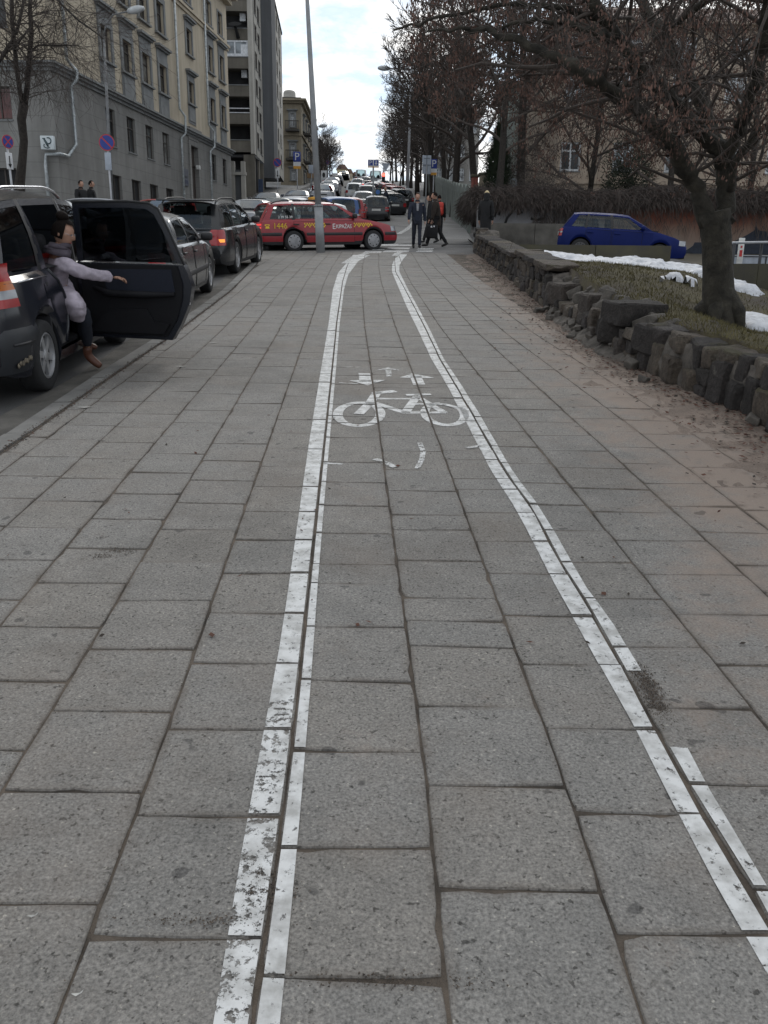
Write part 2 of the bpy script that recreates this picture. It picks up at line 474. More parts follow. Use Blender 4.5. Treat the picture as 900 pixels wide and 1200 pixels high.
# pavement beyond the slabs: apron of the crossing and the onward path
mb = MB()
def path_r(y): return interp([(27, 3.4), (34, 3.3), (45, 3.9), (60, 5.2), (80, 7.4), (110, 8.5), (180, 4)], y)
yy = [33.6 + 1.2 * i for i in range(0, 12)] + [50 + 3 * i for i in range(60)]
mb.grid([[(interp(EDGE2, y) - .01, y, g(y) - .14), (interp(EDGE2, y), y, g(y) + .01), (1.9 if y < 60 else interp(EDGE2, y) + 2, y, g(y) + .012), (path_r(y), y, g(y) + .012)] for y in yy], smooth=False)
tag(mb.build('onward_path', m_pave), kind='structure')
mb = MB()
mb.grid([[(x, y, g(y) - (.006 if x > -3.3 else .045)) for x in (-4.0, -3.2, -2, 0, 2, 3.3)] for y in (27.6, 28.2, 29, 30, 31, 32, 33, 33.7)])
tag(mb.build('side_street', asphalt('side_asphalt', (.135, .131, .127))), kind='structure')

# ---------------------------------------------------------------- paint
m_paint, nt, lk, b = newmat('road_paint')
pc, _ = noise_col(nt, lk, (.37, .365, .35), (.63, .63, .62), 13, lo=.35, hi=.6)
lk.new(pc, b.inputs['Base Color']); b.inputs['Roughness'].default_value = .7
pr = alpha_wear(m_paint, 34, .365, .43)
m_paint2 = m_paint.copy(); m_paint2.name = 'worn_road_paint'
for n in m_paint2.node_tree.nodes:
    if n.type == 'VALTORGB' and abs(n.color_ramp.elements[0].position - .365) < 1e-3:
        n.color_ramp.elements[0].position = .435; n.color_ramp.elements[1].position = .49
def clip(poly, a, b_):
    """keep the part of a polygon left of the line a-b"""
    res = []; n = len(poly)
    def sd(p): return (b_[0] - a[0]) * (p[1] - a[1]) - (b_[1] - a[1]) * (p[0] - a[0])
    for i in range(n):
        p, q = poly[i], poly[(i + 1) % n]; sp, sq = sd(p), sd(q)
        if sp >= 0: res.append(p)
        if (sp >= 0) != (sq >= 0):
            t = sp / (sp - sq); res.append((p[0] + (q[0] - p[0]) * t, p[1] + (q[1] - p[1]) * t))
    return res
def plane_z(top, x, y):
    a, b_, d = Vector(top[0]), Vector(top[1]), Vector(top[3])
    n = (b_ - a).cross(d - a)
    return a.z - (n.x * (x - a.x) + n.y * (y - a.y)) / n.z
def area(poly): return sum(poly[i][0] * poly[(i + 1) % len(poly)][1] - poly[(i + 1) % len(poly)][0] * poly[i][1] for i in range(len(poly))) / 2
def paint(mb, polys, mi=0, shrink=.006, lift=.0035):
    """lay painted polygons on the slabs they cover, broken at every joint"""
    for poly in polys:
        if area(poly) < 0: poly = poly[::-1]
        x0 = min(p[0] for p in poly); x1 = max(p[0] for p in poly); y0 = min(p[1] for p in poly); y1 = max(p[1] for p in poly)
        for top, k in slabs:
            if top[1][0] < x0 or top[0][0] > x1 + .1 or top[2][1] < y0 or top[0][1] > y1: continue
            q = [(p[0], p[1]) for p in poly]; cx = sum(p[0] for p in top) / 4; cy = sum(p[1] for p in top) / 4
            t2 = [(p[0] + (shrink if p[0] < cx else -shrink), p[1] + (shrink if p[1] < cy else -shrink)) for p in top]
            for i in range(4):
                q = clip(q, t2[i], t2[(i + 1) % 4])
                if len(q) < 3: break
            if len(q) >= 3 and area(q) > 2e-5:
                mb.poly([(p[0], p[1], max(plane_z(top, *p), 0 if False else -9) + lift) for p in q], mi)
def band(l, r, ya=None, yb=None, step=.35):
    """strip between two (y, x) tables"""
    a = max(l[0][0], r[0][0]) if ya is None else ya; b_ = min(l[-1][0], r[-1][0]) if yb is None else yb
    out_ = []; y = a
    while y < b_ - 1e-6:
        y2 = min(y + step, b_)
        out_.append([(interp(l, y), y), (interp(r, y), y), (interp(r, y2), y2), (interp(l, y2), y2)]); y = y2
    return out_
def tab(pxs): 
    q = [gnd(*p) for p in pxs]; return [(v.y, v.x) for v in q]
Lo = tab([(253,1200),(270,1080),(291,950),(312,845),(330,745),(345,640),(362,520),(375,440),(385,380),(390,340),(396,320),(412,302)])
Jl = [(y, course(-.275, y) - .009) for y in [.8 + .5 * i for i in range(54)]]
Jl2 = [(y, course(-.275, y) + .009) for y in [.8 + .5 * i for i in range(54)]]
Li = tab([(338,1200),(347,1010),(357,890),(365,790),(372,690),(379,600),(386,520),(394,430),(398,380),(403,340),(408,322),(420,306),(436,298)])
Lo[0] = (Lo[0][0] - .6, Lo[0][1] + .02); Li[0] = (Li[0][0] - .6, Li[0][1])
Ro = tab([(960,1250),(897,1140),(845,1050),(817,995),(797,960),(772,910),(747,860),(720,810),(690,760),(665,710),(652,690),(632,650),(606,600),(576,553),(542,486.7),(524,452),(505,420),(489,385),(477.5,361.7),(467.4,338),(459.3,318.5),(459.5,310),(463,303),(469,298.7)])
Rr = tab([(945,1110),(904,1050),(873,995),(850,960),(822,910),(797,860),(765,808),(735,760),(706,710),(686,688),(665,650),(636,600),(601,553),(562.5,486.7),(541,452),(519.5,420),(503,385),(490.5,361.7),(477.5,338),(468,318.5),(468,311),(473,303),(477,298.7)])
RJ = [(y, course(.90, y)) for y in [.8 + .5 * i for i in range(54)]]
mb = MB()
paint(mb, band(Lo, Jl, 1.0, 1.87), 1)
paint(mb, band(Lo, Jl, 1.87, 2.6), 1); paint(mb, band(Lo, Jl, 2.6, 26.0), 0)
paint(mb, band(Jl2, Li, 1.0, 26.5), 0)
RJa = [(y, x - .002) for y, x in RJ]; RJb = [(y, x + .002) for y, x in RJ]
paint(mb, band(Ro, RJa, 1.1, 22.5), 0); paint(mb, band(Ro, Rr, 22.5, 27.2), 0)
paint(mb, band(RJb, Rr, 1.1, 2.36), 0); paint(mb, band(RJb, Rr, 2.82, 22.5), 0)
tag(mb.build('lane_marking', [m_paint, m_paint2]), kind='structure')

# bicycle symbol with its arrows, drawn from strokes
def pp(px, py): v = gnd(px, py); return (v.x, v.y)
def stroke(pts, w):
    res = []
    q = [Vector(pp(*p)) for p in pts]
    for a, b_ in zip(q, q[1:]):
        d = (b_ - a).normalized(); n = Vector((-d.y, d.x)) * w / 2; e = d * w * .25
        res.append([tuple(a - n - e), tuple(b_ - n + e), tuple(b_ + n + e), tuple(a + n - e)])
    return res
def ringp(c, rx, ry, w, a0=0, a1=360, n=26):
    res = []
    for i in range(n):
        t0 = R(a0 + (a1 - a0) * i / n); t1 = R(a0 + (a1 - a0) * (i + 1) / n)
        res.append([(c[0] + (rx - w) * math.cos(t0), c[1] + (ry - w) * math.sin(t0)), (c[0] + rx * math.cos(t0), c[1] + ry * math.sin(t0)),
                    (c[0] + rx * math.cos(t1), c[1] + ry * math.sin(t1)), (c[0] + (rx - w) * math.cos(t1), c[1] + (ry - w) * math.sin(t1))])
    return res
mb = MB()
c1 = pp(421, 485); e1 = pp(390, 485); n1 = pp(421, 500.5); f1 = pp(421, 471)
rx1 = abs(c1[0] - e1[0]); cy1 = (n1[1] + f1[1]) / 2; ry1 = (f1[1] - n1[1]) / 2
paint(mb, ringp((c1[0], cy1), rx1, ry1, .078))
c2_ = pp(521, 486); cy2 = (pp(521, 500)[1] + pp(521, 472)[1]) / 2; ry2 = (pp(521, 472)[1] - pp(521, 500)[1]) / 2
paint(mb, ringp((c2_[0], cy2), rx1 * .92, ry2, .072, 95, 400))
for pts, wd in (([(421, 485), (434, 472), (442, 460)], .065), ([(440, 461), (461, 459)], .07), ([(440, 467.5), (484, 467.5)], .045),
                ([(440, 473), (474, 484), (500, 484)], .055), ([(475, 484), (490, 463)], .06), ([(478, 463), (503, 462.5)], .05),
                ([(489, 465), (520, 484), (496, 484)], .05), ([(489, 474), (521, 474), (533, 477)], .045)):
    paint(mb, stroke(pts, wd * 1.25))
# arrows: one towards the viewer, two away
paint(mb, stroke([(427, 438.5), (428, 447)], .11)); paint(mb, [[pp(409, 446), pp(431, 452), pp(452, 445.5), pp(430, 445.8)]])
paint(mb, stroke([(456, 441), (455, 434)], .055), 1); paint(mb, [[pp(440, 434.5), pp(455, 431), pp(470, 434.5), pp(455, 433)]], 1)
paint(mb, stroke([(491, 450.5), (487, 441)], .11)); paint(mb, [[pp(468, 442.5), pp(483, 437.8), pp(509, 443), pp(488, 443.2)]])
# remains of an older symbol
paint(mb, stroke([(492, 520), (496, 530), (494, 540), (489, 549)], .035), 1); paint(mb, stroke([(441, 539), (450, 542), (462, 547)], .05), 1)
paint(mb, stroke([(380, 543), (400, 544)], .03), 1); paint(mb, stroke([(548, 525), (562, 523)], .04), 1)
paint(mb, stroke([(398, 449), (420, 450)], .02), 1)
tag(mb.build('bicycle_marking', [m_paint, m_paint2]), kind='structure')
# block markings of the cycle crossing and the lines beyond it
mb = MB()
def flat(quad, off=.02):
    mb.poly([tuple(gnd(px, py) + Vector((0, 0, off))) for px, py in quad])
for x0, x1, y0, y1 in ((445,467,286.3,288.2),(462,486,284,285.6),(457,484,286.8,288.4),(470,487,281.5,283),(474,488,279,280.3),(452,481,290.3,292.2),(448,480,293.6,295.6),
                       (425,448,294.5,296.5),(436,452,291.2,293),(488,509,291,292.6),(487,508,293.7,295.4),(445,462,282.5,284),(440,456,279.3,280.6),(448,468,276.3,277.5)):
    flat([(x0, y1), (x1 - 2, y1), (x1, y0), (x0 + 3, y0)], -.035 if y1 > 281 and False else .004)
def flatline(pts, w, off=.03):
    q = [gnd(*p) for p in pts]
    for i in range(len(q) - 1):
        mb.poly([tuple(q[i] + Vector((-w, 0, off))), tuple(q[i] + Vector((w, 0, off))), tuple(q[i + 1] + Vector((w, 0, off))), tuple(q[i + 1] + Vector((-w, 0, off)))])
flatline([(467, 275), (476, 270), (483, 264), (485, 260)], .12); flatline([(515, 257), (521, 250), (526, 244)], .12)
flatline([(519, 238), (530, 241), (538, 242)], .2); flatline([(518, 263), (530, 263.4)], .25); flatline([(404, 309), (416, 301), (430, 297)], .1, .006)
flatline([(463, 300), (466, 297), (472, 294)], .1, .006)
tag(mb.build('crossing_marking', m_paint2), kind='structure')

# sandy dirt that has drifted over the slabs beside the wall; it sinks under them where it thins out
def wall_x(y): return interp([(0, 3.1), (6.2, 2.84), (6.7, 2.86), (8.4, 2.55), (10, 2.42), (12.8, 2.44), (17, 2.55), (22, 2.68), (28.6, 2.77), (40, 3)], y)
def dirt_edge(y): return interp([(0, 2.3), (2.7, 2.2), (5.5, 2.1), (8, 1.95), (12.9, 2.0), (18.4, 2.15), (27, 2.45)], y)
m_dirt, nt, lk, b = newmat('sandy_dirt')
dc, dfac = noise_col(nt, lk, (.135, .105, .085), (.265, .205, .165), 3.5, detail=9, rough=.72)
d2, df2 = noise_col(nt, lk, (.6, .6, .6), (1.25, 1.25, 1.25), 130, detail=3)
lk.new(mix(nt, lk, dc, d2, 1.0, 'MULTIPLY'), b.inputs['Base Color']); b.inputs['Roughness'].default_value = .95
bump(nt, lk, b, df2, .6, .006)
mb = MB(); rows = []
y = 1.2
while y < 28.2:
    row = []
    for i in range(41):
        t = i / 40; x0 = dirt_edge(y) - .55; x1 = wall_x(y) + .25; x = x0 + (x1 - x0) * t
        e = (x - dirt_edge(y)) / .55
        h = mn.fractal(Vector((x * 2.6, y * 1.8, 0)), .7, 2.2, 6) * .012 + mn.noise(Vector((x * 18, y * 18, 3))) * .004
        h += .010 * max(-2.2, min(1, e)) - .0065 + .05 * max(0, t - .72) ** 1.5
        row.append((x, y, g(y) + h))
    rows.append(row); y += .055 if y < 6 else (.1 if y < 12 else .22)
mb.grid(rows)
tag(mb.build('dirt', m_dirt), kind='structure')
# crumbly dirt lying in worn spots of the slabs and along the joints
mb = MB()
def crumb(x, y, r_):
    z = g(y) + .001; a = rnd.uniform(0, 6.3); p = [Vector((x + math.cos(a + 2.1 * k) * r_ * rnd.uniform(.6, 1.2), y + math.sin(a + 2.1 * k) * r_ * rnd.uniform(.6, 1.2), z)) for k in range(3)]
    t = Vector((x, y, z + r_ * rnd.uniform(.5, 1.1))); v = [mb.v(q) for q in p]; w_ = mb.v(t)
    for k in range(3): mb.f([v[k], v[(k + 1) % 3], w_], rnd.choice((0, 0, 1)))
for (px, py, sx, sy, n) in ((757, 800, .022, .075, 1500), (772, 830, .02, .05, 700), (312, 1046, .035, .03, 700), (300, 1020, .016, .03, 350), (140, 645, .05, .02, 260), (120, 652, .03, .015, 160), (250, 1080, .10, .012, 300), (470, 1150, .12, .012, 350)):
    c = gnd(px, py)
    for _ in range(n): crumb(c.x + rnd.gauss(0, sx), c.y + rnd.gauss(0, sy), .0012 + .0034 * rnd.random() ** 2.5)
for _ in range(5200):     # grit along the courses
    y = 1.2 + 9 * rnd.random() ** 1.7; e = rnd.choice(EDGES0); x = course(e, y) + rnd.gauss(0, .012)
    if kerb_x(y) < x < 2.6 and mn.noise(Vector((e * 5, y * 1.3, 0))) > -.05: crumb(x, y, .001 + .003 * rnd.random() ** 2)
for _ in range(2600):
    y = 3 + 14 * rnd.random() ** 1.4; crumb(kerb_x(y) + .012 + rnd.gauss(0, .02), y, .003 + .008 * rnd.random() ** 2)
for _ in range(1800):
    t_, k_ = rnd.choice(slabs)
    if t_[0][1] < 9: u = rnd.random(); crumb(t_[0][0] + (t_[1][0] - t_[0][0]) * u, t_[0][1] - .004 + rnd.gauss(0, .008), .001 + .003 * rnd.random() ** 2)
tag(mb.build('dirt_crumbs', [M('crumb_dirt', (.12, .095, .075), .95, var=.4, scale=40), M('crumb_dirt_dark', (.055, .045, .038), .95, var=.4, scale=40)], recalc=False), kind='stuff')
# ================================================================ vehicles
def paintmat(name, c, rough=.28, dirt=.25):
    m, nt, lk, b = newmat(name)
    d, f = noise_col(nt, lk, c, tuple(x * .8 + .03 * dirt for x in c), 2.2, detail=8, rough=.7)
    lk.new(d, b.inputs['Base Color']); b.inputs['Roughness'].default_value = rough
    b.inputs['Coat Weight'].default_value = .3; b.inputs['Coat Roughness'].default_value = .15
    return m
m_blackplastic = M('black_plastic', (.018, .018, .02), .55, var=.2)
m_rubber = M('tyre_rubber', (.02, .02, .021), .85, var=.3, scale=20)
m_under = M('underbody', (.008, .008, .008), .9)
m_cabin = M('cabin_trim', (.022, .022, .025), .8)
m_alloy = M('wheel_alloy', (.42, .42, .43), .38, metal=.6, var=.2, scale=12)
m_cap = M('wheel_cover', (.30, .30, .31), .45, metal=.3, var=.25, scale=12)
m_rimdark = M('dirty_wheel', (.07, .07, .072), .6, metal=.2)
m_glass = glassmat('car_glass', (.72, .80, .78))
m_darkglass = glassmat('tinted_glass', (.10, .11, .12))
m_red = M('red_lamp', (.33, .008, .012), .2, var=.2, coat=.6)
m_orange = M('orange_lamp', (.42, .11, .015), .2, var=.2, coat=.6)
m_clear = M('clear_lamp', (.30, .31, .33), .2, metal=.3, var=.2, coat=.7)
m_lit_red = emis('lit_brake_lamp', (1, .04, .03), .5)
m_lit_orange = emis('lit_indicator', (1, .33, .05), .8)
m_lit_white = emis('lit_headlamp', (1, .93, .78), 3.0)
m_plate = M('number_plate', (.65, .65, .62), .5, var=.1)
m_chrome = M('chrome', (.6, .6, .62), .18, metal=.9, var=.1)
m_black_text = M('black_lettering', (.02, .02, .02), .6)
m_seam = M('door_seam', (.006, .006, .006), .9)

SPEC = {
 'wagon': dict(L=4.55, W=1.70, H=1.46, wb=2.62, fo=.88, r=.305, top=[(0, .58), (.02, .66), (.1, .86), (.16, .90), (2.8, .93), (3.30, .93), (3.6, .89), (4.1, .80), (4.4, .71), (4.5, .64), (4.55, .56)],
    xwb=3.36, xwt=2.55, xrt=.42, xrb=.10, win=[(.32, 1.02, .56, 1.08), (1.12, 1.92, 1.16, 1.86), (2.0, 3.06, 1.95, 2.48)], seam=[(.98, 1.96), (2.0, 3.02)], rails=True),
 'suv': dict(L=4.72, W=1.77, H=1.54, wb=2.67, fo=.95, r=.335, top=[(0, .62), (.02, .70), (.1, .93), (.16, .97), (2.9, 1.0), (3.42, 1.0), (3.8, .96), (4.3, .86), (4.6, .76), (4.68, .68), (4.72, .6)],
    xwb=3.48, xwt=2.62, xrt=.46, xrb=.12, win=[(.34, 1.1, .6, 1.15), (1.22, 2.02, 1.25, 1.95), (2.1, 3.14, 2.04, 2.56)], seam=[(1.0, 2.06), (2.1, 3.1)], rails=True),
 'sedan': dict(L=4.55, W=1.76, H=1.43, wb=2.66, fo=.9, r=.315, top=[(0, .60), (.03, .72), (.08, .92), (.2, .96), (.62, .97), (3.0, .93), (3.3, .93), (3.7, .88), (4.2, .78), (4.45, .68), (4.51, .62), (4.55, .55)],
    xwb=3.4, xwt=2.55, xrt=1.28, xrb=.62, win=[(1.02, 1.95, 1.38, 1.90), (2.03, 3.1, 1.98, 2.5)], seam=[(1.06, 2.0), (2.03, 3.05)], rails=False),
 'hatch': dict(L=4.0, W=1.66, H=1.46, wb=2.46, fo=.82, r=.295, top=[(0, .58), (.02, .66), (.09, .86), (.15, .92), (2.3, .94), (2.85, .95), (3.1, .92), (3.6, .80), (3.88, .68), (3.95, .62), (4.0, .54)],
    xwb=2.92, xwt=2.12, xrt=.42, xrb=.10, win=[(.36, .78, .60, .84), (.86, 1.6, .9, 1.54), (1.68, 2.66, 1.62, 2.05)], seam=[(.84, 1.64), (1.68, 2.6)], rails=False),
 'mpv': dict(L=4.32, W=1.74, H=1.63, wb=2.70, fo=.84, r=.315, top=[(0, .60), (.02, .70), (.08, .92), (.14, .97), (2.9, 1.0), (3.30, 1.02), (3.6, .96), (4.0, .86), (4.22, .74), (4.28, .66), (4.32, .56)],
    xwb=3.46, xwt=2.42, xrt=.30, xrb=.09, win=[(.26, .98, .42, .92), (1.08, 2.02, 1.0, 1.94), (2.12, 3.2, 2.04, 2.36)], seam=[(1.02, 2.06), (2.12, 3.12)], rails=True),
 'van': dict(L=4.9, W=1.9, H=2.1, wb=2.9, fo=.95, r=.33, top=[(0, .6), (.02, .8), (.05, 1.05), (3.4, 1.12), (3.9, 1.12), (4.2, 1.08), (4.6, .98), (4.82, .8), (4.86, .7), (4.9, .6)],
    xwb=4.1, xwt=3.4, xrt=.12, xrb=.05, win=[(.2, 1.5, .24, 1.5), (1.6, 2.8, 1.6, 2.75), (2.95, 3.85, 2.9, 3.35)], seam=[(2.9, 3.75)], rails=False),
}

class Car:
    """shape functions of one body; x from 0 at the tail to L at the nose"""
    def __init__(s, sp):
        s.__dict__.update(sp); s.ro = s.L - s.fo - s.wb; s.ra = s.r + .055
        s.axles = (s.ro, s.ro + s.wb); s.bw = s.W / 2 * .885; s.rw = s.W / 2 * (.70 if s.H < 1.6 else .76)
        s.bot = [(0, .36), (.05, .27), (.25, .21), (s.L - .3, .19), (s.L - .06, .23), (s.L, .32)]
    def zt(s, x): return interp(s.top, x)
    def sec(s, x):
        d = min(x, s.L - x); hw = s.W / 2 * (1 - .17 * max(0, 1 - d / .6) ** 2.3)
        zt = s.zt(x); zb = interp(s.bot, x); arch = False
        for xc in s.axles:
            dx = abs(x - xc)
            if dx < s.ra: zb = max(zb, s.r + math.sqrt(s.ra ** 2 - dx ** 2)); arch = True
        zs = max(zb + .05, .30); z1 = max(zs + .03, .45); z2 = max(z1 + .03, zt * .68)
        z2 = min(z2, max(z1 + .01, zt - .06)); z3 = max(z2 + .005, zt - .045)
        return [(0, .2), (hw * .68, .2), (hw * .68, zb), (hw * .955, zb), (hw * .985, zs), (hw, z1), (hw * .992, z2), (hw * .955, z3), (hw * .90, zt), (hw * .55, zt + .014), (0, zt + .02)]
    def side(s, x, z):
        q = s.sec(x)[3:9]
        if z <= q[0][1]: return q[0][0]
        for (y0, z0), (y1, z1) in zip(q, q[1:]):
            if z <= z1: return y0 + (y1 - y0) * (z - z0) / max(1e-6, z1 - z0)
        return q[-1][0]
    def roofz(s, x):
        t = (x - s.xrt) / (s.xwt - s.xrt)
        return s.H - .035 * (2 * t - 1) ** 4 - .015 * (1 - t)
    def house(s, xb, xt, q, sg=1):
        """a point on the side of the cabin: q = 0 at the belt, 1 at the roof edge"""
        zb = s.zt(xb) - .004; z1 = s.roofz(xt) - .075
        hw = s.sec(xb)[8][0]
        y = hw + (s.rw - hw) * q + .03 * math.sin(math.pi * q)
        return Vector((xb + (xt - xb) * q, sg * y, zb + (z1 - zb) * q))

def car(kind, name, label, cat, loc, heading, paint_, group=None, pitch=None, detail=2, glass=None, lit=(), trim=True,
        wheel='alloy', cladding=False, open_door=None, scale=1.0, cap=None, **over):
    sp = dict(SPEC[kind]); sp.update(over); C = Car(sp)
    root = thing(name, label, cat, loc, (0, -math.atan(gslope(loc[1])) if pitch is None else pitch, heading), group)
    if scale != 1: root.scale = (scale,) * 3
    glass = glass or m_glass; ox = -C.ro
    def V(x, y, z): return (x + ox, y, z)
    rn = random.Random(len(label))
    # ---- body
    st = {0, .02, .06, .12, .2, .35, C.L, C.L - .02, C.L - .06, C.L - .12, C.L - .22, C.L - .4}
    for xc in C.axles:
        for k in (1, .97, .88, .72, .5, .25, 0): st.add(xc - C.ra * k); st.add(xc + C.ra * k)
    st |= {C.L * i / 14 for i in range(15)} | {C.xwb, C.xrb, C.xrb + .05}
    if open_door: st |= {open_door[0], open_door[1]}
    st = sorted(x for x in st if 0 <= x <= C.L); st = [x for i, x in enumerate(st) if i == 0 or x - st[i - 1] > .008]
    mb = MB(); rows = []
    for x in st:
        half = C.sec(x); row = [mb.v(V(x, -y, z)) for y, z in half[::-1]] + [mb.v(V(x, y, z)) for y, z in half[1:]]
        rows.append(row)
    n = len(rows[0]); top_i = 0
    for a in range(len(rows) - 1):
        xm = (st[a] + st[a + 1]) / 2
        for j in range(n - 1):
            k = j if j < n // 2 else n - 2 - j      # segment counted from the top centre
            right = j < n // 2
            mi = 0
            if k in (7, 8, 9): mi = 1
            elif k == 6 and (cladding or kind in ('wagon', 'suv')): mi = 2
            if k in (0, 1) and C.xrb + .02 < xm < C.xwb - .02: mi = 3
            if open_door and right and open_door[0] < xm < open_door[1] and 2 <= k <= 5: continue
            mb.f([rows[a][j], rows[a + 1][j], rows[a + 1][j + 1], rows[a][j + 1]], mi, True)
    mb.f(rows[0], 0); mb.f(rows[-1][::-1], 0)
    # ---- cabin frame and roof
    edges = [(C.xrb, C.xrt)]
    for wn in C.win: edges += [(wn[0], wn[2]), (wn[1], wn[3])]
    edges.append((C.xwb, C.xwt))
    qs = [0, .07, .30, .55, .80, .91, 1]
    glass_parts = []
    for sg in (1, -1):
        g_ = [[mb.v(V(*C.house(e[0], e[1], q, sg))) for q in qs] for e in edges]
        for i in range(len(edges) - 1):
            iswin = i % 2 == 1
            opened = open_door and sg < 0 and iswin and abs(C.win[i // 2][0] - open_door[2]) < .01
            for j in range(len(qs) - 1):
                if iswin and 1 <= j <= 4: continue
                if opened and j == 0: continue
                fc = [g_[i][j], g_[i + 1][j], g_[i + 1][j + 1], g_[i][j + 1]]
                mid = not iswin and 0 < i < len(edges) - 2
                mb.f(fc if sg > 0 else fc[::-1], 2 if mid else 0, True)
            if iswin and not opened:
                gm = MB(); wn = C.win[i // 2]
                pts = []
                for q in (.05, .25, .5, .75, .93):
                    pts.append([V(*(C.house(wn[0] - .02 + (wn[1] - wn[0] + .04) * u, wn[2] - .02 + (wn[3] - wn[2] + .04) * u, q, sg) - Vector((0, sg * .006, 0)))) for u in (0, .5, 1)])
                gm.grid(pts, flip=sg < 0); glass_parts.append(('side_window', gm))
    nx, ny = 8, 9
    def roofp(x, v):
        y = v * C.rw; e = abs(v)
        return V(x, y, C.roofz(x) - .075 * e ** 3.2)
    rp = []
    for i in range(nx + 1):
        x = C.xrt + (C.xwt - C.xrt) * i / nx
        rp.append([roofp(x, -1 + 2 * j / (ny - 1)) for j in range(ny)])
    mb.grid(rp)
    def screen(xb, xt, zb, sgn, bow):
        """frame of windscreen or rear window; the pane is returned as its own shape"""
        P_ = []
        for q in (0, .06, .5, .93, 1):
            row = []
            for j in range(ny):
                v = -1 + 2 * j / (ny - 1)
                hb = C.sec(xb)[8][0]
                b_ = Vector((xb + sgn * bow * (1 - v * v), v * hb, zb)); t_ = Vector(roofp(xt, v)) - Vector((ox, 0, 0))
                p = b_ + (t_ - b_) * q; p.y += math.copysign(.03 * math.sin(math.pi * q) * abs(v), v); p.x += sgn * .02 * math.sin(math.pi * q)
                row.append(Vector(V(*p)))
            P_.append(row)
        vs = [[mb.v(p) for p in row] for row in P_]
        for i in range(4):
            for j in range(ny - 1):
                if 1 <= i <= 2 and 1 <= j <= ny - 3 + 0: continue
                mb.f([vs[i][j], vs[i][j + 1], vs[i + 1][j + 1], vs[i + 1][j]], 0, True)
        gm = MB(); gm.grid([[p - Vector((sgn * .006, 0, .004)) for p in row[1:ny - 1]] for row in P_[1:4]])
        return gm
    glass_parts.append(('windscreen', screen(C.xwb, C.xwt, C.zt(C.xwb) - .002, 1, .09)))
    glass_parts.append(('rear_window', screen(C.xrb, C.xrt, C.zt(C.xrb) - .002, -1, .04)))
    # cabin lining
    body = mb.build('body', [paint_, m_under, m_blackplastic, m_cabin], root, merge=.0008, sharp=38)
    for i_, (nm, gm) in enumerate(glass_parts): gm.build(nm, m_glass if open_door and i_ < len(C.win) else glass, root)
    # ---- seats
    zb = C.zt(2.0)
    for xs_, ys_ in ((C.xwt - .55, (.36, -.36)), (C.xrb + (1.05 if kind != 'sedan' else 1.0), (.36, -.36))):
        for y in ys_:
            mb = MB()
            mb.rbox(V(xs_, y, zb + .02), (.16, .46, .5), Matrix.Rotation(-.22, 3, 'Y'), bev=.05)
            mb.rbox(V(xs_ - .075, y, zb + .30), (.09, .24, .20), bev=.04)
            mb.build('seat', m_cabin, root)
    mb = MB(); mb.box(V(C.xwb - .05, 0, zb + .01), (.4, C.W * .8, .06)); mb.build('dashboard', m_cabin, root)
    if detail >= 1:
        # ---- wheels
        wheel_me = None
        for ax, xc in enumerate(C.axles):
            for sg in (-1, 1):
                if wheel_me is None:
                    mb = MB(); r = C.r; wd = .2
                    mb.lathe([(r * .60, -.09), (r * .88, -.1), (r * .97, -.085), (r, -.05), (r, .05), (r * .97, .085), (r * .88, .1), (r * .66, .098), (r * .63, .06), (r * .60, .05)], axis='Y', seg=30)
                    ty = mb.build('wheel', m_rubber, root, sharp=50)
                    mb = MB(); rr = r * .645
                    if wheel == 'alloy':
                        mb.lathe([(rr, .03), (rr, .092), (rr * .93, .096), (rr * .90, .05), (rr * .86, .03)], axis='Y', seg=30)
                        mb.lathe([(rr * .9, .012), (rr * .9, .014), (.01, .014)], axis='Y', seg=20, mi=1)
                        ns = 6
                        for k in range(ns):
                            a = 2 * math.pi * k / ns; rot = Matrix.Rotation(a, 3, 'Y')
                            mb.box(rot @ Vector((rr * .52, .065, 0)), (rr * .84, .028, rr * .30), rot)
                        mb.lathe([(rr * .28, .05), (rr * .28, .085), (rr * .2, .092), (.005, .092)], axis='Y', seg=16)
                    else:
                        mb.lathe([(rr, .03), (rr * 1.02, .095), (rr * .9, .104), (rr * .5, .112), (rr * .2, .108), (.005, .108)], axis='Y', seg=30)
                        ns = 8 if wheel == 'cover8' else 11
                        for k in range(ns):
                            a = 2 * math.pi * k / ns; rot = Matrix.Rotation(a, 3, 'Y')
                            mb.box(rot @ Vector((rr * .76, .1, 0)), (rr * .22, .016, rr * .15), rot, mi=1)
                    rim = mb.build('rim', [m_alloy if wheel == 'alloy' else m_rimdark if wheel == 'dark' else m_cap, m_under], ty, sharp=40)
                    wheel_me = (ty.data, rim.data); o = ty
                else:
                    o = link('wheel', wheel_me[0], root); link('rim', wheel_me[1], o)
                o.location = V(xc, sg * (C.W / 2 - .115), C.r); o.rotation_euler = (0, .4 * ax + rn.random(), 0 if sg > 0 else math.pi)
        # ---- lamps, mirrors, plates
        lampr = m_lit_red if 'brake' in lit else m_red
        zb_ = C.zt(.2)
        hatchy = kind != 'sedan'
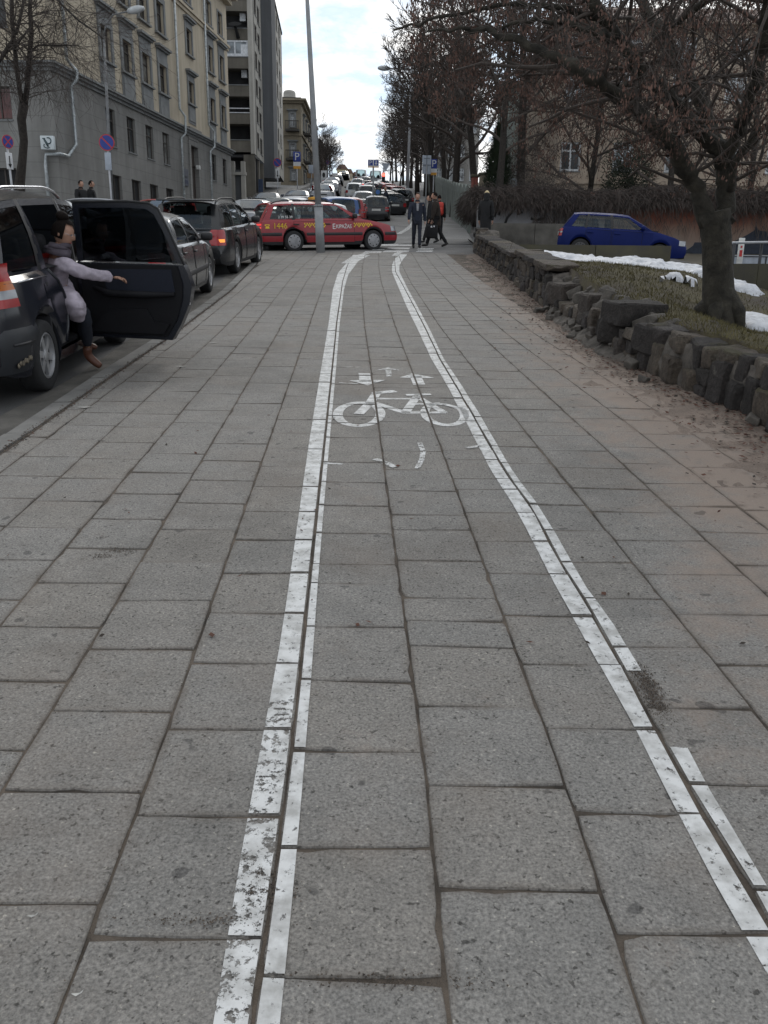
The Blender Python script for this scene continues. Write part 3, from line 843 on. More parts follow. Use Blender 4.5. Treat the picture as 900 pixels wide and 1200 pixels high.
        for sg in (-1, 1):
            # tail lamp wraps the corner: patch lofted just proud of the body
            mb = MB(); z0, z1 = (zb_ - .28, zb_ - .05) if hatchy and kind != 'suv' else (zb_ - .34, zb_ - .03) if hatchy else (zb_ - .25, zb_ - .06)
            if kind == 'mpv': z0, z1 = .80, 1.14
            rowsP = []
            xs_ = [.30, .22, .14, .08, .035] if kind == 'mpv' else ([.19, .15, .10, .06, .03] if kind == 'suv' else [.11, .09, .07, .05, .03])
            for i in range(6):
                z = z0 + (z1 - z0) * i / 5; row = []
                for x in xs_:
                    xx = x + (.03 * (i / 5) if x < .3 else .06 * abs(i / 5 - .5))
                    row.append(V(xx - .012, sg * (C.side(xx, z) + .008), z))
                inn = row[-1]
                # continue onto the tail face
                xt_ = 0.0
                for (xa, za) in [(p[0], p[1]) for p in C.top]:
                    if za > z: break
                    xt_ = xa
                row.append(V(xt_ - .014, sg * (C.side(max(.02, xt_), z) - .04), z)); row.append(V(xt_ - .014, sg * (C.side(max(.02, xt_), z) - (.16 if kind in ('mpv', 'suv') else .12)), z))
                rowsP.append(row)
            vs = [[mb.v(p) for p in r_] for r_ in rowsP]
            for i in range(5):
                for j in range(6):
                    mi = 0
                    if kind == 'mpv': mi = 1 if i == 2 else (2 if i == 1 else 0)
                    elif kind in ('suv',): mi = 1 if i == 1 and 1 <= j <= 3 else 0
                    elif i == 2: mi = 2 if kind == 'hatch' else 0
                    if kind == 'wagon' and 'brake' in lit and (i not in (1, 3) or j < 2): mi = 3
                    mb.f([vs[i][j], vs[i][j + 1], vs[i + 1][j + 1], vs[i + 1][j]], mi, True)
            mb.build('tail_light', [lampr, m_lit_orange if 'indicator' in lit else m_orange, m_clear, m_red], root)
            mb = MB(); zl = C.zt(C.L - .25) - .075
            rowsP = []
            for i in range(4):
                z = zl - .085 + .15 * i / 3; row = []
                for x in (C.L - .27, C.L - .22, C.L - .17, C.L - .11, C.L - .07):
                    row.append(V(x + .008, sg * (C.side(x, z) + .006), z - (.0 if i < 3 else .0)))
                row.append(V(C.L - .035, sg * (C.side(C.L - .05, z) - .08), z)); row.append(V(C.L - .03, sg * (C.side(C.L - .05, z) - .26), z))
                rowsP.append(row)
            mb.grid(rowsP, flip=sg < 0)
            mb.build('headlight', m_lit_white if 'head' in lit else m_clear, root)
            # mirror
            mb = MB(); p = C.house(C.xwb - .42, C.xwb - .5, .06, sg)
            mb.rbox(V(p.x + .08, p.y + sg * .13, p.z + .07), (.12, .2, .14), bev=.045); mb.box(V(p.x + .09, p.y + sg * .03, p.z + .02), (.06, .1, .035))
            mb.build('mirror', paint_ if kind in ('hatch', 'mpv') else m_blackplastic, root)
        mb = MB()
        mb.box(V(-.012, 0, .62 if kind == 'sedan' else .72), (.012, .50, .115)); mb.build('number_plate', m_plate, root)
        mb = MB(); mb.box(V(C.L + .006, 0, .45), (.012, .50, .115)); mb.build('number_plate', m_plate, root)
        mb = MB()
        mb.rbox(V(C.L - .02, 0, .60), (.05, C.W * .42, .09), bev=.015)
        mb.build('grille', m_blackplastic, root)
    if detail >= 2:
        # ---- bumpers, doors with handles, rails
        if trim:
            for (xa, xb_) in ((0, C.axles[0] - C.ra - .03), (C.axles[0] + C.ra + .03, C.axles[1] - C.ra - .03), (C.axles[1] + C.ra + .03, C.L)):
                for sg in (-1, 1):
                    if open_door and sg < 0 and xa > .5 and xb_ < C.L - .3:
                        segs = ((xa, open_door[0] - .02), (open_door[1] + .02, xb_))
                    else: segs = ((xa, xb_),)
                    for (a_, b_) in segs:
                        if b_ - a_ < .08: continue
                        xx = [a_ + (b_ - a_) * i / 8 for i in range(9)]
                        lo_ = [V(x, sg * (C.side(x, .47) + .012), .47) for x in xx]; hi_ = [V(x, sg * (C.side(x, .55) + .012), .545) for x in xx]
                        li = [V(x, sg * (C.side(x, .45) - .01), .455) for x in xx]; hh = [V(x, sg * (C.side(x, .57) - .01), .56) for x in xx]
                        mb = MB(); mb.grid([li, lo_, hi_, hh]); mb.build('rub_strip', m_blackplastic, root)
            mb = MB(); mb.rbox(V(-.005, 0, .51), (.04, C.W * .76, .09), bev=.02); mb.build('rear_bumper', m_blackplastic, root)
            mb = MB(); mb.rbox(V(C.L + .0, 0, .52), (.04, C.W * .72, .08), bev=.02); mb.build('front_bumper', m_blackplastic, root)
        for sg in (-1, 1):
            for (xa, xb_) in C.seam:
                if open_door and sg < 0 and abs(xa - open_door[0]) < .12: continue
                mb = MB(); P_ = []
                zs_ = [.27, .36, .46, .58, .70, C.zt((xa + xb_) / 2) - .10, C.zt((xa + xb_) / 2) - .04]
                for z in zs_:
                    row = []; wA = math.sqrt(max(0, (C.ra + .035) ** 2 - (z - C.r) ** 2))
                    # the door edges follow the wheel arches
                    xl = max(xa, C.axles[0] + wA); xr_ = min(xb_, C.axles[1] - wA)
                    for i in range(7):
                        x = xl + .006 + (xr_ - xl - .012) * i / 6
                        row.append(V(x, sg * (C.side(x, z) + .0045), z))
                    P_.append(row)
                mb.grid(P_, flip=sg < 0)
                d = mb.build('door', [paint_], root)
                mb = MB()      # dark shut line round the door
                ring = [p for p in P_[0]] + [r_[-1] for r_ in P_[1:]] + P_[-1][::-1][1:] + [r_[0] for r_ in P_[::-1][1:]]
                mb.tube(ring, .005, 4)
                mb.build('seam', m_seam, d)
                mb = MB(); xh = xa + .14; zh = C.zt(xa) - .13
                mb.rbox(V(xh, sg * (C.side(xh, zh) + .018), zh), (.19, .028, .032), bev=.012)
                mb.build('handle', paint_ if kind in ('mpv', 'hatch') else m_blackplastic, d)
        if C.rails:
            for sg in (-1, 1):
                mb = MB(); pts = []
                for i in range(13):
                    t = i / 12; x = C.xrt + .05 + (C.xwt - C.xrt - .1) * t
                    pts.append(V(x, sg * C.rw * .90, C.roofz(x) - .045 + .065 * min(1, 5 * t, 5 * (1 - t)) ** .6))
                mb.tube(pts, .017, 6)
                mb.build('roof_rail', m_chrome if kind == 'mpv' else m_blackplastic, root)
    return root, C, V

def placed(px, py, D=None, off=-.085, y_off=0):
    v = gnd(px, py, off); return v

# ---- the dark people carrier in the foreground, rear door open
HV = R(90 + 2.6)
van_paint = paintmat('dark_blue_black_paint', (.010, .012, .019), .22)
OD = (1.02, 2.08, 1.08)
rw = gnd(62, 455, -.06)
dirv = Vector((math.cos(HV), math.sin(HV), 0)); lf = Vector((-dirv.y, dirv.x, 0))
vloc = Vector((rw.x, rw.y, 0)) + lf * .86; vloc.z = g(vloc.y) - .075
van, VC, VV = car('mpv', 'people_carrier', 'dark blue people carrier with roof rails and its rear passenger door wide open', 'car', vloc, HV, van_paint,
    glass=m_darkglass, open_door=OD, trim=True, W=1.74, xrt=.36, H=1.71, top=[(0, .62), (.02, .74), (.06, .98), (.12, 1.03), (2.9, 1.04), (3.30, 1.05), (3.6, .98), (4.0, .88), (4.22, .76), (4.28, .68), (4.32, .58)])
# pillar liners of the open doorway, floor, sill and rear bench
mb = MB(); hw = VC.W / 2
mb.box(VV(1.55, 0, .30), (1.2, 1.5, .05)); mb.rbox(VV(1.25, 0, .52), (.55, 1.3, .22), bev=.06); mb.rbox(VV(.98, 0, .86), (.18, 1.3, .62), Matrix.Rotation(-.2, 3, 'Y'), bev=.06)
mb.rbox(VV(2.25, -.36, .62), (.2, .5, .7), Matrix.Rotation(-.15, 3, 'Y'), bev=.06)
mb.box(VV(OD[0] - .03, -hw * .88, .62), (.04, .16, .62)); mb.box(VV(OD[1] + .03, -hw * .88, .62), (.06, .16, .75))
mb.build('cabin', m_cabin, van)
# rear wing between the wheel arch and the slanted edge of the door opening
mb = MB(); edge = [(.36, 1.30), (.50, 1.37), (.66, 1.44), (.80, 1.40), (.92, 1.31), (1.03, 1.20)]
rows_ = []
for z, xe in edge:
    xs0 = VC.axles[0] + math.sqrt(max(0, (VC.ra + .01) ** 2 - (z - VC.r) ** 2)) if z < VC.r + VC.ra else .93
    rows_.append([VV(xs0 + (xe - xs0) * k / 5, -(VC.side(xs0 + (xe - xs0) * k / 5, z) + .003), z) for k in range(6)])
mb.grid(rows_); mb.tube([r_[-1] for r_ in rows_], .014, 6)
qw = []
for q in (0, .2, .45, .7, .9): qw.append([VV(*VC.house(1.06 + (1.20 - 1.06) * (1 - q) ** .8 * k / 3 - .02 * (1 - k / 3), .99 + .03 * k / 3 + (.10 * (1 - q)) * k / 3, q, -1)) for k in range(4)])
mb.grid(qw); mb.build('rear_wing', van_paint, van)
mb = MB(); a = [VV(*(VC.house(2.06, 1.98, q, -1) + Vector((0, -.006, 0)))) for q in (0, .3, .6, .97)]; b_ = [VV(*(VC.house(2.10, 2.02, q, -1) + Vector((0, -.006, 0)))) for q in (0, .3, .6, .97)]
mb.grid([a, b_]); mb.build('pillar_trim', m_chrome, van)
mb = MB(); mb.tube([VV(OD[0] - .01, -VC.side(OD[0], .95) - .006, .985), VV(.36, -VC.side(.4, .95) + .0, .985)], .008, 5); mb.build('window_trim', m_chrome, van)
# rear bumper with its scuffed corner
mb = MB(); P_ = []
for z, o_ in ((.27, .0), (.33, .02), (.46, .045), (.56, .05), (.60, .03), (.63, 0)):
    row = []
    for (x, fr) in ((.62, 1), (.45, 1), (.3, 1), (.18, 1), (.09, 1), (.04, .97), (.0, .88), (-.02, .7), (-.03, .4), (-.03, 0), (-.03, -.4), (-.02, -.7), (0, -.88), (.04, -.97), (.09, -1), (.18, -1), (.3, -1), (.45, -1), (.62, -1)):
        y = VC.side(max(x, .02), max(z, .36)) * (fr if abs(fr) < 1 else math.copysign(1, fr))
        row.append(VV(x - (o_ if abs(fr) < .95 else o_ * .3), y + (math.copysign(o_ * .6, fr) if abs(fr) > .9 else 0), z))
    P_.append(row)
mb.grid(P_); mb.build('rear_bumper', M('bumper_plastic', (.016, .018, .022), .5, var=.2), van, sharp=60)
mb = MB(); mb.tube([VV(x, -(VC.side(max(x, .04), .5) + o_), .505) for x, o_ in ((.45, .034), (.3, .034), (.2, .034), (.12, .03))], .012, 6); mb.build('bumper_trim', m_chrome if False else m_blackplastic, van)
mb = MB()
for k in range(7): mb.blob(VV(.16 + .03 * k, -(VC.side(.2 + .03 * k, .4) + .012), .335 + .006 * k + .01 * (k % 2)), (.03, .006, .022), 8, 5, jit=.2, rnd=rnd)
mb.build('scuff', M('bare_scuffed_plastic', (.16, .135, .10), .8, var=.5, scale=30), van)
# the open door: hinged at the middle pillar, swung out almost square
hinge = Vector(VV(OD[1], -hw + .05, 0)); ang = R(80)
ax_ = Vector((-math.cos(ang), -math.sin(ang), 0)); nx_ = Vector((-math.sin(ang), math.cos(ang), 0)) * -1   # towards the tail = inner face
inn = Vector((-math.sin(ang) * -1, math.cos(ang) * -1, 0))
def DP(a, z, t): return hinge + ax_ * a * 1.13 + Vector((0, 0, z)) + Vector((-math.sin(ang), math.cos(ang), 0)) * t
outl = [(0, .30), (.84, .29), (.93, .45), (1.02, .66), (1.05, .82), (1.02, .95), (.95, 1.12), (.86, 1.36), (.78, 1.55), (.70, 1.60), (.5, 1.615), (.0, 1.60)]
hole = [(.05, 1.04), (.93, 1.04), (.84, 1.30), (.745, 1.50), (.66, 1.545), (.5, 1.55), (.05, 1.54)]
door = None
mb = MB()
low = [p for p in outl if p[1] < 1.03] + [(.985, 1.03), (0, 1.03)]
for t0, t1 in ((-.05, .05),):
    mb.prism([DP(a, z, t0) for a, z in low], (DP(0, 0, t1) - DP(0, 0, t0)))
    # window frame as a ring of prisms
    fr_o = [(0, 1.03), (.985, 1.03), (.95, 1.12), (.86, 1.36), (.78, 1.55), (.70, 1.60), (.5, 1.615), (0, 1.60)]
    fr_i = [(.05, 1.045), (.92, 1.045), (.895, 1.12), (.81, 1.34), (.735, 1.50), (.67, 1.545), (.5, 1.555), (.05, 1.545)]
    n = len(fr_o)
    for i in range(1, n):
        j = (i + 1) % n
        mb.prism([DP(*fr_o[i], -.02), DP(*fr_o[j], -.02), DP(*fr_i[j], -.02), DP(*fr_i[i], -.02)], DP(0, 0, .02) - DP(0, 0, -.02))
door = mb.build('door', [van_paint], van, sharp=35)
mb = MB(); mb.prism([DP(a, z, -.003) for a, z in fr_i], DP(0, 0, .003) - DP(0, 0, -.003)); mb.build('window', m_darkglass, door)
# inner lining: card, arm rest, pocket, grab, speaker, latch
inside = 1 if (DP(0, 0, .1) - DP(0, 0, 0)).x * dirv.x < 0 else 1
s_ = 1 if DP(.5, 1, .1).x < DP(.5, 1, 0).x else -1    # +x is the nose, so the lining sits towards the tail
m_card = M('door_lining', (.008, .008, .010), .7, var=.15, spec=.25); m_card2 = M('door_cloth', (.010, .013, .024), .9, var=.2, scale=80)
mb = MB()
mb.prism([DP(a, z, s_ * .05) for a, z in ((.04, .34), (.80, .33), (.90, .50), (.96, .70), (.97, .85), (.93, 1.02), (.04, 1.02))], DP(0, 0, s_ * .022) - DP(0, 0, 0))
mb.prism([DP(a, z, s_ * .072) for a, z in ((.10, .36), (.78, .355), (.84, .46), (.70, .47), (.64, .60), (.30, .58), (.2, .5))], DP(0, 0, s_ * .03) - DP(0, 0, 0))
card = mb.build('lining', m_card, door, sharp=30)
mb = MB(); mb.prism([DP(a, z, s_ * .073) for a, z in ((.28, .76), (.90, .77), (.88, .985), (.24, .975))], DP(0, 0, s_ * .008) - DP(0, 0, 0)); mb.build('cloth_panel', m_card2, card)
mb = MB(); mb.tube([DP(.16, .80, s_ * .09), DP(.3, .745, s_ * .12), DP(.6, .74, s_ * .125), (DP(.9, .75, s_ * .09))], [.02, .035, .035, .02], 8); mb.build('armrest', m_card, card)
mb = MB(); mb.tube([DP(.2, .93, s_ * .085), DP(.22, .90, s_ * .095), DP(.225, .86, s_ * .085)], .012, 6); mb.build('handle', m_chrome, card)
mb = MB()
for a, z in ((.995, .74), (1.0, .70), (.99, .78), (1.005, .66)): mb.box(DP(a, z, s_ * .035), (.02, .04, .022))
mb.build('latch', m_alloy, door)
mb = MB(); mb.tube([DP(*p, s_ * .03) for p in fr_o[1:]], .012, 5); mb.build('seal', m_rubber, door)

# ---- dark grey saloon ahead of it
grey_paint = paintmat('dark_grey_paint', (.055, .056, .057), .25)
fw = gnd(248, 342, -.07); H2 = R(92.5)
def by_front(C_kind, fw, Hd, side=-1):
    sp = SPEC[C_kind]; d = Vector((math.cos(Hd), math.sin(Hd), 0)); l = Vector((-d.y, d.x, 0))
    p = Vector((fw.x, fw.y, 0)) + l * (-side) * (sp['W'] / 2 - .02) - d * sp['wb']
    p.z = g(p.y) - .075; return p
car('sedan', 'parked_saloon', 'dark grey saloon parked between the people carrier and the black estate', 'car', by_front('sedan', fw, H2), H2, grey_paint)
# ---- black estate with lit rear lamps
blk = paintmat('black_paint', (.012, .013, .015), .22)
rw2 = gnd(278, 319, -.05); H3 = R(88)
d3 = Vector((math.cos(H3), math.sin(H3), 0)); l3 = Vector((-d3.y, d3.x, 0))
p3 = Vector((rw2.x, rw2.y, 0)) + l3 * .87; p3.z = g(p3.y) - .07
suv, SC, SV = car('suv', 'parked_estate', 'black estate with roof rails and an orange glow in its tail lamp', 'car', p3, H3, blk, lit=('indicator',), trim=False, cladding=True, scale=1.04)
mb = MB(); mb.rbox(SV(.30, 0, SC.H - .03), (.30, 1.18, .035), bev=.015); mb.build('spoiler', blk, suv)
mb = MB(); mb.rbox(SV(.06, -.05, .86), (.02, .5, .03), Matrix.Rotation(0, 3, 'Y'), bev=.008); mb.build('tailgate_trim', m_chrome, suv)

# ---- the red taxi
taxi_red = paintmat('taxi_red_paint', (.29, .008, .017), .32)
tr, tf = gnd(345, 295.5, -.045), gnd(440, 294, -.045)
dt = (tf - tr); Ht = math.atan2(dt.y, dt.x); sc_t = dt.length / 2.62
dt.normalize(); lt = Vector((-dt.y, dt.x, 0))
pt = tr + lt * .83; pt.z = tr.z + .0
taxi, TC, TV = car('wagon', 'taxi', 'red estate taxi with yellow numbers and checker bands crossing the cycle lane', 'taxi', pt, Ht, taxi_red,
    pitch=-math.atan2(tf.z - tr.z, 2.62), lit=('brake',), wheel='cover8', scale=min(1.06, max(.96, sc_t)), glass=glassmat('taxi_glass', (.90, .97, .95)))
m_yel = M('yellow_lettering', (.72, .48, .03), .5, var=.1); m_wht = M('white_lettering', (.75, .75, .73), .5, var=.1)
def side_mw(C, V, x, z, off=.012, sg=-1):
    y = sg * (C.side(x, z) + off)
    return Matrix.Translation(V(x, y, z)) @ Matrix.Rotation(math.pi / 2, 4, 'X')
put_text('1446', .225, m_yel, taxi, side_mw(TC, TV, .62, .735), spacing=1.0)
put_text('E', .22, m_wht, taxi, side_mw(TC, TV, 2.335, .715))
put_text('KIPAŽAS', .16, m_wht, taxi, side_mw(TC, TV, 2.66, .715) @ Matrix.Diagonal((.92, 1, 1, 1)), spacing=.9)
p = TC.house(.72, .85, .16, -1); tilt = Matrix.Rotation(math.pi / 2 - .30, 4, 'X')
put_text('2 39 55 39', .105, m_wht, taxi, Matrix.Translation(TV(.82, p.y - .012, p.z + .01)) @ tilt)
# telephone sign beside the number
mb = MB(); zt_ = .735
def SP(x, z, o_=.010): return TV(x, -(TC.side(x, z) + o_), z)
mb.prism([SP(.18, .67), SP(.30, .67), SP(.285, .735), SP(.195, .735)], (0, -.004, 0))
mb.prism([SP(.165, .75), SP(.20, .745), SP(.21, .765), SP(.27, .765), SP(.28, .745), SP(.315, .75), SP(.30, .785), SP(.18, .785)], (0, -.004, 0))
mb.build('phone_symbol', m_yel, taxi)
for (xa, nn) in ((1.38, 9), (3.0, 8)):
    mb = MB(); s0 = .042
    for i in range(nn * 2):
        for j in range(3):
            if (i + j) % 2 == 0 and (j < 2 or (i // 2) % 2 == 0):
                x = xa + i * s0 * .92; z = .78 - j * s0
                mb.prism([SP(x, z), SP(x + s0 * .92, z), SP(x + s0 * .92, z + s0), SP(x, z + s0)], (0, -.003, 0))
    mb.build('checker_band', m_yel, taxi)
mb = MB(); mb.rbox(TV(2.05, 0, TC.H + .075), (.16, .52, .12), bev=.03); ts = mb.build('roof_sign', M('amber_plastic', (.62, .33, .03), .4, var=.15), taxi)
mb = MB(); mb.box(TV(2.05, 0, TC.H + .005), (.2, .56, .025)); mb.build('sign_base', m_blackplastic, ts)
mb = MB(); mb.tube([TV(.3, 0, TC.H - .02), TV(.16, 0, TC.H + .28)], .004, 5); mb.build('aerial', m_blackplastic, taxi)

# ---- blue hatchback on the side yard
def yard_z(x, y): return 1.98 - .072 * (x - 3.5) + .03 * (y - 25)
bl = paintmat('bright_blue_paint', (.005, .014, .105), .5, dirt=0); bl.node_tree.nodes['Principled BSDF'].inputs['Coat Weight'].default_value = 0; bl.node_tree.nodes['Principled BSDF'].inputs['Specular IOR Level'].default_value = .15
bx, by = at(790, 300, 25.2).x - .0, 25.2
bf = at(771, 309, 25.6); br_ = at(678, 302, 26.0)
db = Vector((bf.x - br_.x, bf.y - br_.y, 0)); Hb = math.atan2(db.y, db.x)
lb = Vector((-math.sin(Hb), math.cos(Hb), 0))
pb = Vector((br_.x, br_.y, br_.z)) + lb * .8
blue, BC, BV = car('hatch', 'blue_hatchback', 'blue hatchback parked behind the low concrete wall with snow in front', 'car', pb, Hb, bl,
    pitch=math.atan2(br_.z - bf.z, db.length), scale=db.length / 2.46, trim=False, wheel='dark', H=1.44)
mb = MB(); mb.tube([BV(3.35, -.62, .84), BV(3.3, -.62, 1.0)], .006, 5); mb.build('aerial', m_blackplastic, blue)

# ---- traffic and parked cars up the street
def cp(name, c): return paintmat(name, c, .3)
PT = dict(white=cp('white_paint', (.55, .56, .57)), silver=cp('silver_paint', (.30, .31, .33)), grey=cp('mid_grey_paint', (.10, .105, .11)), black=cp('traffic_black_paint', (.014, .015, .018)),
          red=cp('dark_red_paint', (.28, .012, .015)), bright=cp('bright_red_paint', (.38, .03, .03)), blue=cp('mid_blue_paint', (.02, .075, .24)), green=cp('dark_green_paint', (.03, .05, .045)), navy=cp('navy_paint', (.02, .025, .05)))
AWAY, TOWARD = 90, -90
def traffic(kind, px, D, hd, col, label, cat='car', off=-.085, name=None, lit=(), detail=1, group='cars along the street', **k):
    d = ray(px, 300); x = d[0] / d[1] * D
    # correct for roll at the height of the road there
    v = at(px, 600 - 0, D)
    for _ in range(6):
        z = g(D); 
        zz_ = (z - ZC)
        # find pixel row of the road at this distance
        fw_ = D * math.cos(P) - zz_ * math.sin(P); up = D * math.sin(P) + zz_ * math.cos(P)
        py = 600 - up / fw_ * F
        x = at(px, py, D).x
    return car(kind, name or {'sedan': 'saloon', 'hatch': 'hatchback', 'wagon': 'estate', 'suv': 'estate', 'mpv': 'people_carrier', 'van': 'minibus'}[kind], label, cat, (x, D, g(D) + off), R(hd), PT[col], group=group, lit=lit, detail=detail, trim=False, **k)
traffic('hatch', 85, 16.6, TOWARD, 'white', 'white hatchback on the far side of the road, seen over the people carrier')
traffic('wagon', 138, 19.5, TOWARD, 'silver', 'silver car mostly hidden behind the open door of the people carrier')
traffic('sedan', 209, 24, TOWARD, 'bright', 'bright red car showing only its roof above the black estate')
traffic('sedan', 289, 32, -70, 'grey', 'dark grey saloon seen between the black estate and the taxi')
traffic('hatch', 327, 37, -86, 'green', 'pale fronted hatchback with a large windscreen left of the taxi roof')
traffic('mpv', 340, 37.5, AWAY, 'silver', 'silver people carrier with a high roof behind the red taxi')
traffic('wagon', 385, 35.5, AWAY + 10, 'white', 'white estate roof just behind the taxi and lamp pole')
traffic('mpv', 399, 41, AWAY + 14, 'blue', 'blue people carrier in the traffic queue behind the taxi')
traffic('hatch', 411, 49, AWAY + 6, 'red', 'dark red hatchback with a pale window behind the blue people carrier')
traffic('hatch', 441, 53, AWAY, 'black', 'black hatchback with a white number plate beside the parking meter')
traffic('suv', 430, 74, AWAY, 'grey', 'grey estate with brake lamps glowing in the queue', lit=('brake',))
traffic('sedan', 426, 62, AWAY, 'silver', 'silver saloon between the red hatchback and the black hatchback in the queue')
traffic('hatch', 436, 86, AWAY, 'navy', 'navy hatchback in the queue ahead of the braking grey estate')
traffic('wagon', 415, 84, AWAY, 'white', 'white estate in the left lane of the queue below the minibus')
traffic('sedan', 428, 118, AWAY, 'black', 'black saloon far up the queue beneath the pale van')
traffic('sedan', 419, 105, AWAY, 'silver', 'silver saloon braking farther up the queue', lit=('brake', ))
traffic('van', 423, 140, AWAY, 'white', 'white minibus rising above the queue near the crest', 'van')
traffic('van', 440, 128, AWAY, 'silver', 'pale van with a row of windows right of the minibus', 'van')
traffic('sedan', 404, 165, TOWARD, 'black', 'dark car with headlights on coming over the crest', lit=('head',))
traffic('hatch', 443, 90, AWAY + 4, 'white', 'white hatchback parked along the right side up the street')
traffic('hatch', 455, 84, AWAY + 16, 'red', 'dark red car parked between white cars up the street')
traffic('sedan', 450, 100, AWAY + 10, 'white', 'white saloon parked beyond the dark red cars')
traffic('hatch', 464, 76, AWAY + 22, 'red', 'dark red hatchback parked in front of the right hand lamp post')
traffic('wagon', 459, 60, AWAY + 12, 'black', 'black estate parked at the kerb beside the old man')
traffic('sedan', 452, 66, AWAY + 10, 'silver', 'silver saloon behind the old man')
traffic('hatch', 471, 68, AWAY + 16, 'black', 'black hatchback parked next to the right hand lamp post')
traffic('mpv', 381, 62, TOWARD, 'silver', 'silver people carrier right of the leaning pole')
traffic('sedan', 388, 84, TOWARD, 'silver', 'silver saloon in the parked row under the left trees')
traffic('hatch', 391, 100, TOWARD, 'silver', 'grey hatchback farther along the parked row under the left trees')
traffic('sedan', 395, 128, TOWARD, 'grey', 'grey saloon at the end of the parked row under the left trees')
traffic('hatch', 352, 56, TOWARD, 'navy', 'navy hatchback seen over the taxi roof')
traffic('wagon', 318, 50, TOWARD, 'black', 'black estate in front of the apartment tower arcade')
# ================================================================ people
m_skin = M('skin', (.42, .24, .17), .55, var=.12, scale=20)
def cloth(name, c, rough=.9): return M(name, c, rough, var=.25, scale=14, bumps=.25, bscale=90)
def skin_bm(chains, sub=1, folds=0):
    """grow one surface over joint chains: each chain is a list of (point, radius x, radius y)"""
    res = bmesh.new()
    verts = []; edges = []; rad = []; key = {}; roots = set()
    for ch in chains:
        prev = None
        for p, rx, ry in ch:
            k = (round(p[0], 4), round(p[1], 4), round(p[2], 4))
            if k not in key and prev is None: roots.add(len(verts))
            if k not in key: key[k] = len(verts); verts.append(tuple(p)); rad.append((rx, ry))
            i = key[k]
            if prev is not None and prev != i: edges.append((prev, i))
            prev = i
    me = bpy.data.meshes.new('skin_tmp'); me.from_pydata(verts, edges, [])
    o = bpy.data.objects.new('skin_tmp', me); COL.objects.link(o)
    md = o.modifiers.new('s', 'SKIN'); md.use_smooth_shade = True
    sv = me.skin_vertices[0].data
    for i, r in enumerate(rad): sv[i].radius = r; sv[i].use_root = i in roots
    o.modifiers.new('d', 'SUBSURF').levels = sub
    dg = bpy.context.evaluated_depsgraph_get(); ev = o.evaluated_get(dg)
    res.from_mesh(ev.data)
    if folds:
        res.normal_update()
        for v in res.verts: v.co += v.normal * folds * (mn.noise(Vector((v.co.x * 7, v.co.y * 7, v.co.z * 16))) + .6 * mn.noise(Vector((v.co.x * 19, v.co.y * 19, v.co.z * 30))))
    bpy.data.objects.remove(o); bpy.data.meshes.remove(me)
    return res
def join_bm(dst, src):
    me = bpy.data.meshes.new('join_tmp'); src.to_mesh(me); dst.from_mesh(me); bpy.data.meshes.remove(me); src.free()
def bm_obj(bm, name, mats, parent):
    for f in bm.faces: f.smooth = True
    me = bpy.data.meshes.new(name); bm.to_mesh(me); bm.free()
    return link(name, me, parent, mats)

def head_bm(c, fwd, up, s=1.0):
    fwd = Vector(fwd).normalized(); up = Vector(up); up = (up - fwd * up.dot(fwd)).normalized(); sd = up.cross(fwd)
    mb = MB(); NS, NR = 24, 18; grid_ = []
    def shape(th, ph):
        f, l, u = math.sin(th) * math.cos(ph), math.sin(th) * math.sin(ph), math.cos(th)
        x, y, z = f * .098, l * .076, u * .118
        if u < 0: y *= 1 + .32 * u; x = x * (1 + .18 * u) + .012 * -u
        if f > 0:
            g1 = math.exp(-((l / .17) ** 2 + ((u + .12) / .20) ** 2)); x += .030 * g1          # nose
            x -= .010 * math.exp(-(((abs(l) - .36) / .16) ** 2 + ((u - .12) / .12) ** 2))         # eye sockets
            x += .007 * math.exp(-((l / .28) ** 2 + ((u + .52) / .10) ** 2))                       # lips
            x += .012 * math.exp(-((l / .3) ** 2 + ((u + .86) / .14) ** 2))                        # chin
        return Vector((x, y, z)) * s
    vs = []
    for i in range(NR + 1):
        th = math.pi * i / NR; row = []
        for k in range(NS if 0 < i < NR else 1):
            q = shape(th, 2 * math.pi * k / NS); row.append(mb.v(Vector(c) + fwd * q.x + sd * q.y + up * q.z))
        vs.append(row)
    for i in range(NR):
        a, b_ = vs[i], vs[i + 1]
        for k in range(NS):
            k2 = (k + 1) % NS
            if len(a) == 1: mb.f([a[0], b_[k], b_[k2]], 0, True)
            elif len(b_) == 1: mb.f([a[k], b_[0], a[k2]], 0, True)
            else: mb.f([a[k], b_[k], b_[k2], a[k2]], 0, True)
    for q in (1, -1):
        mb.blob(Vector(c) + sd * q * .076 * s - fwd * .008 * s - up * .006 * s, (.022 * s, .012 * s, .033 * s), 8, 6, rot=Matrix((fwd, sd, up)).transposed())
    return mb.bm
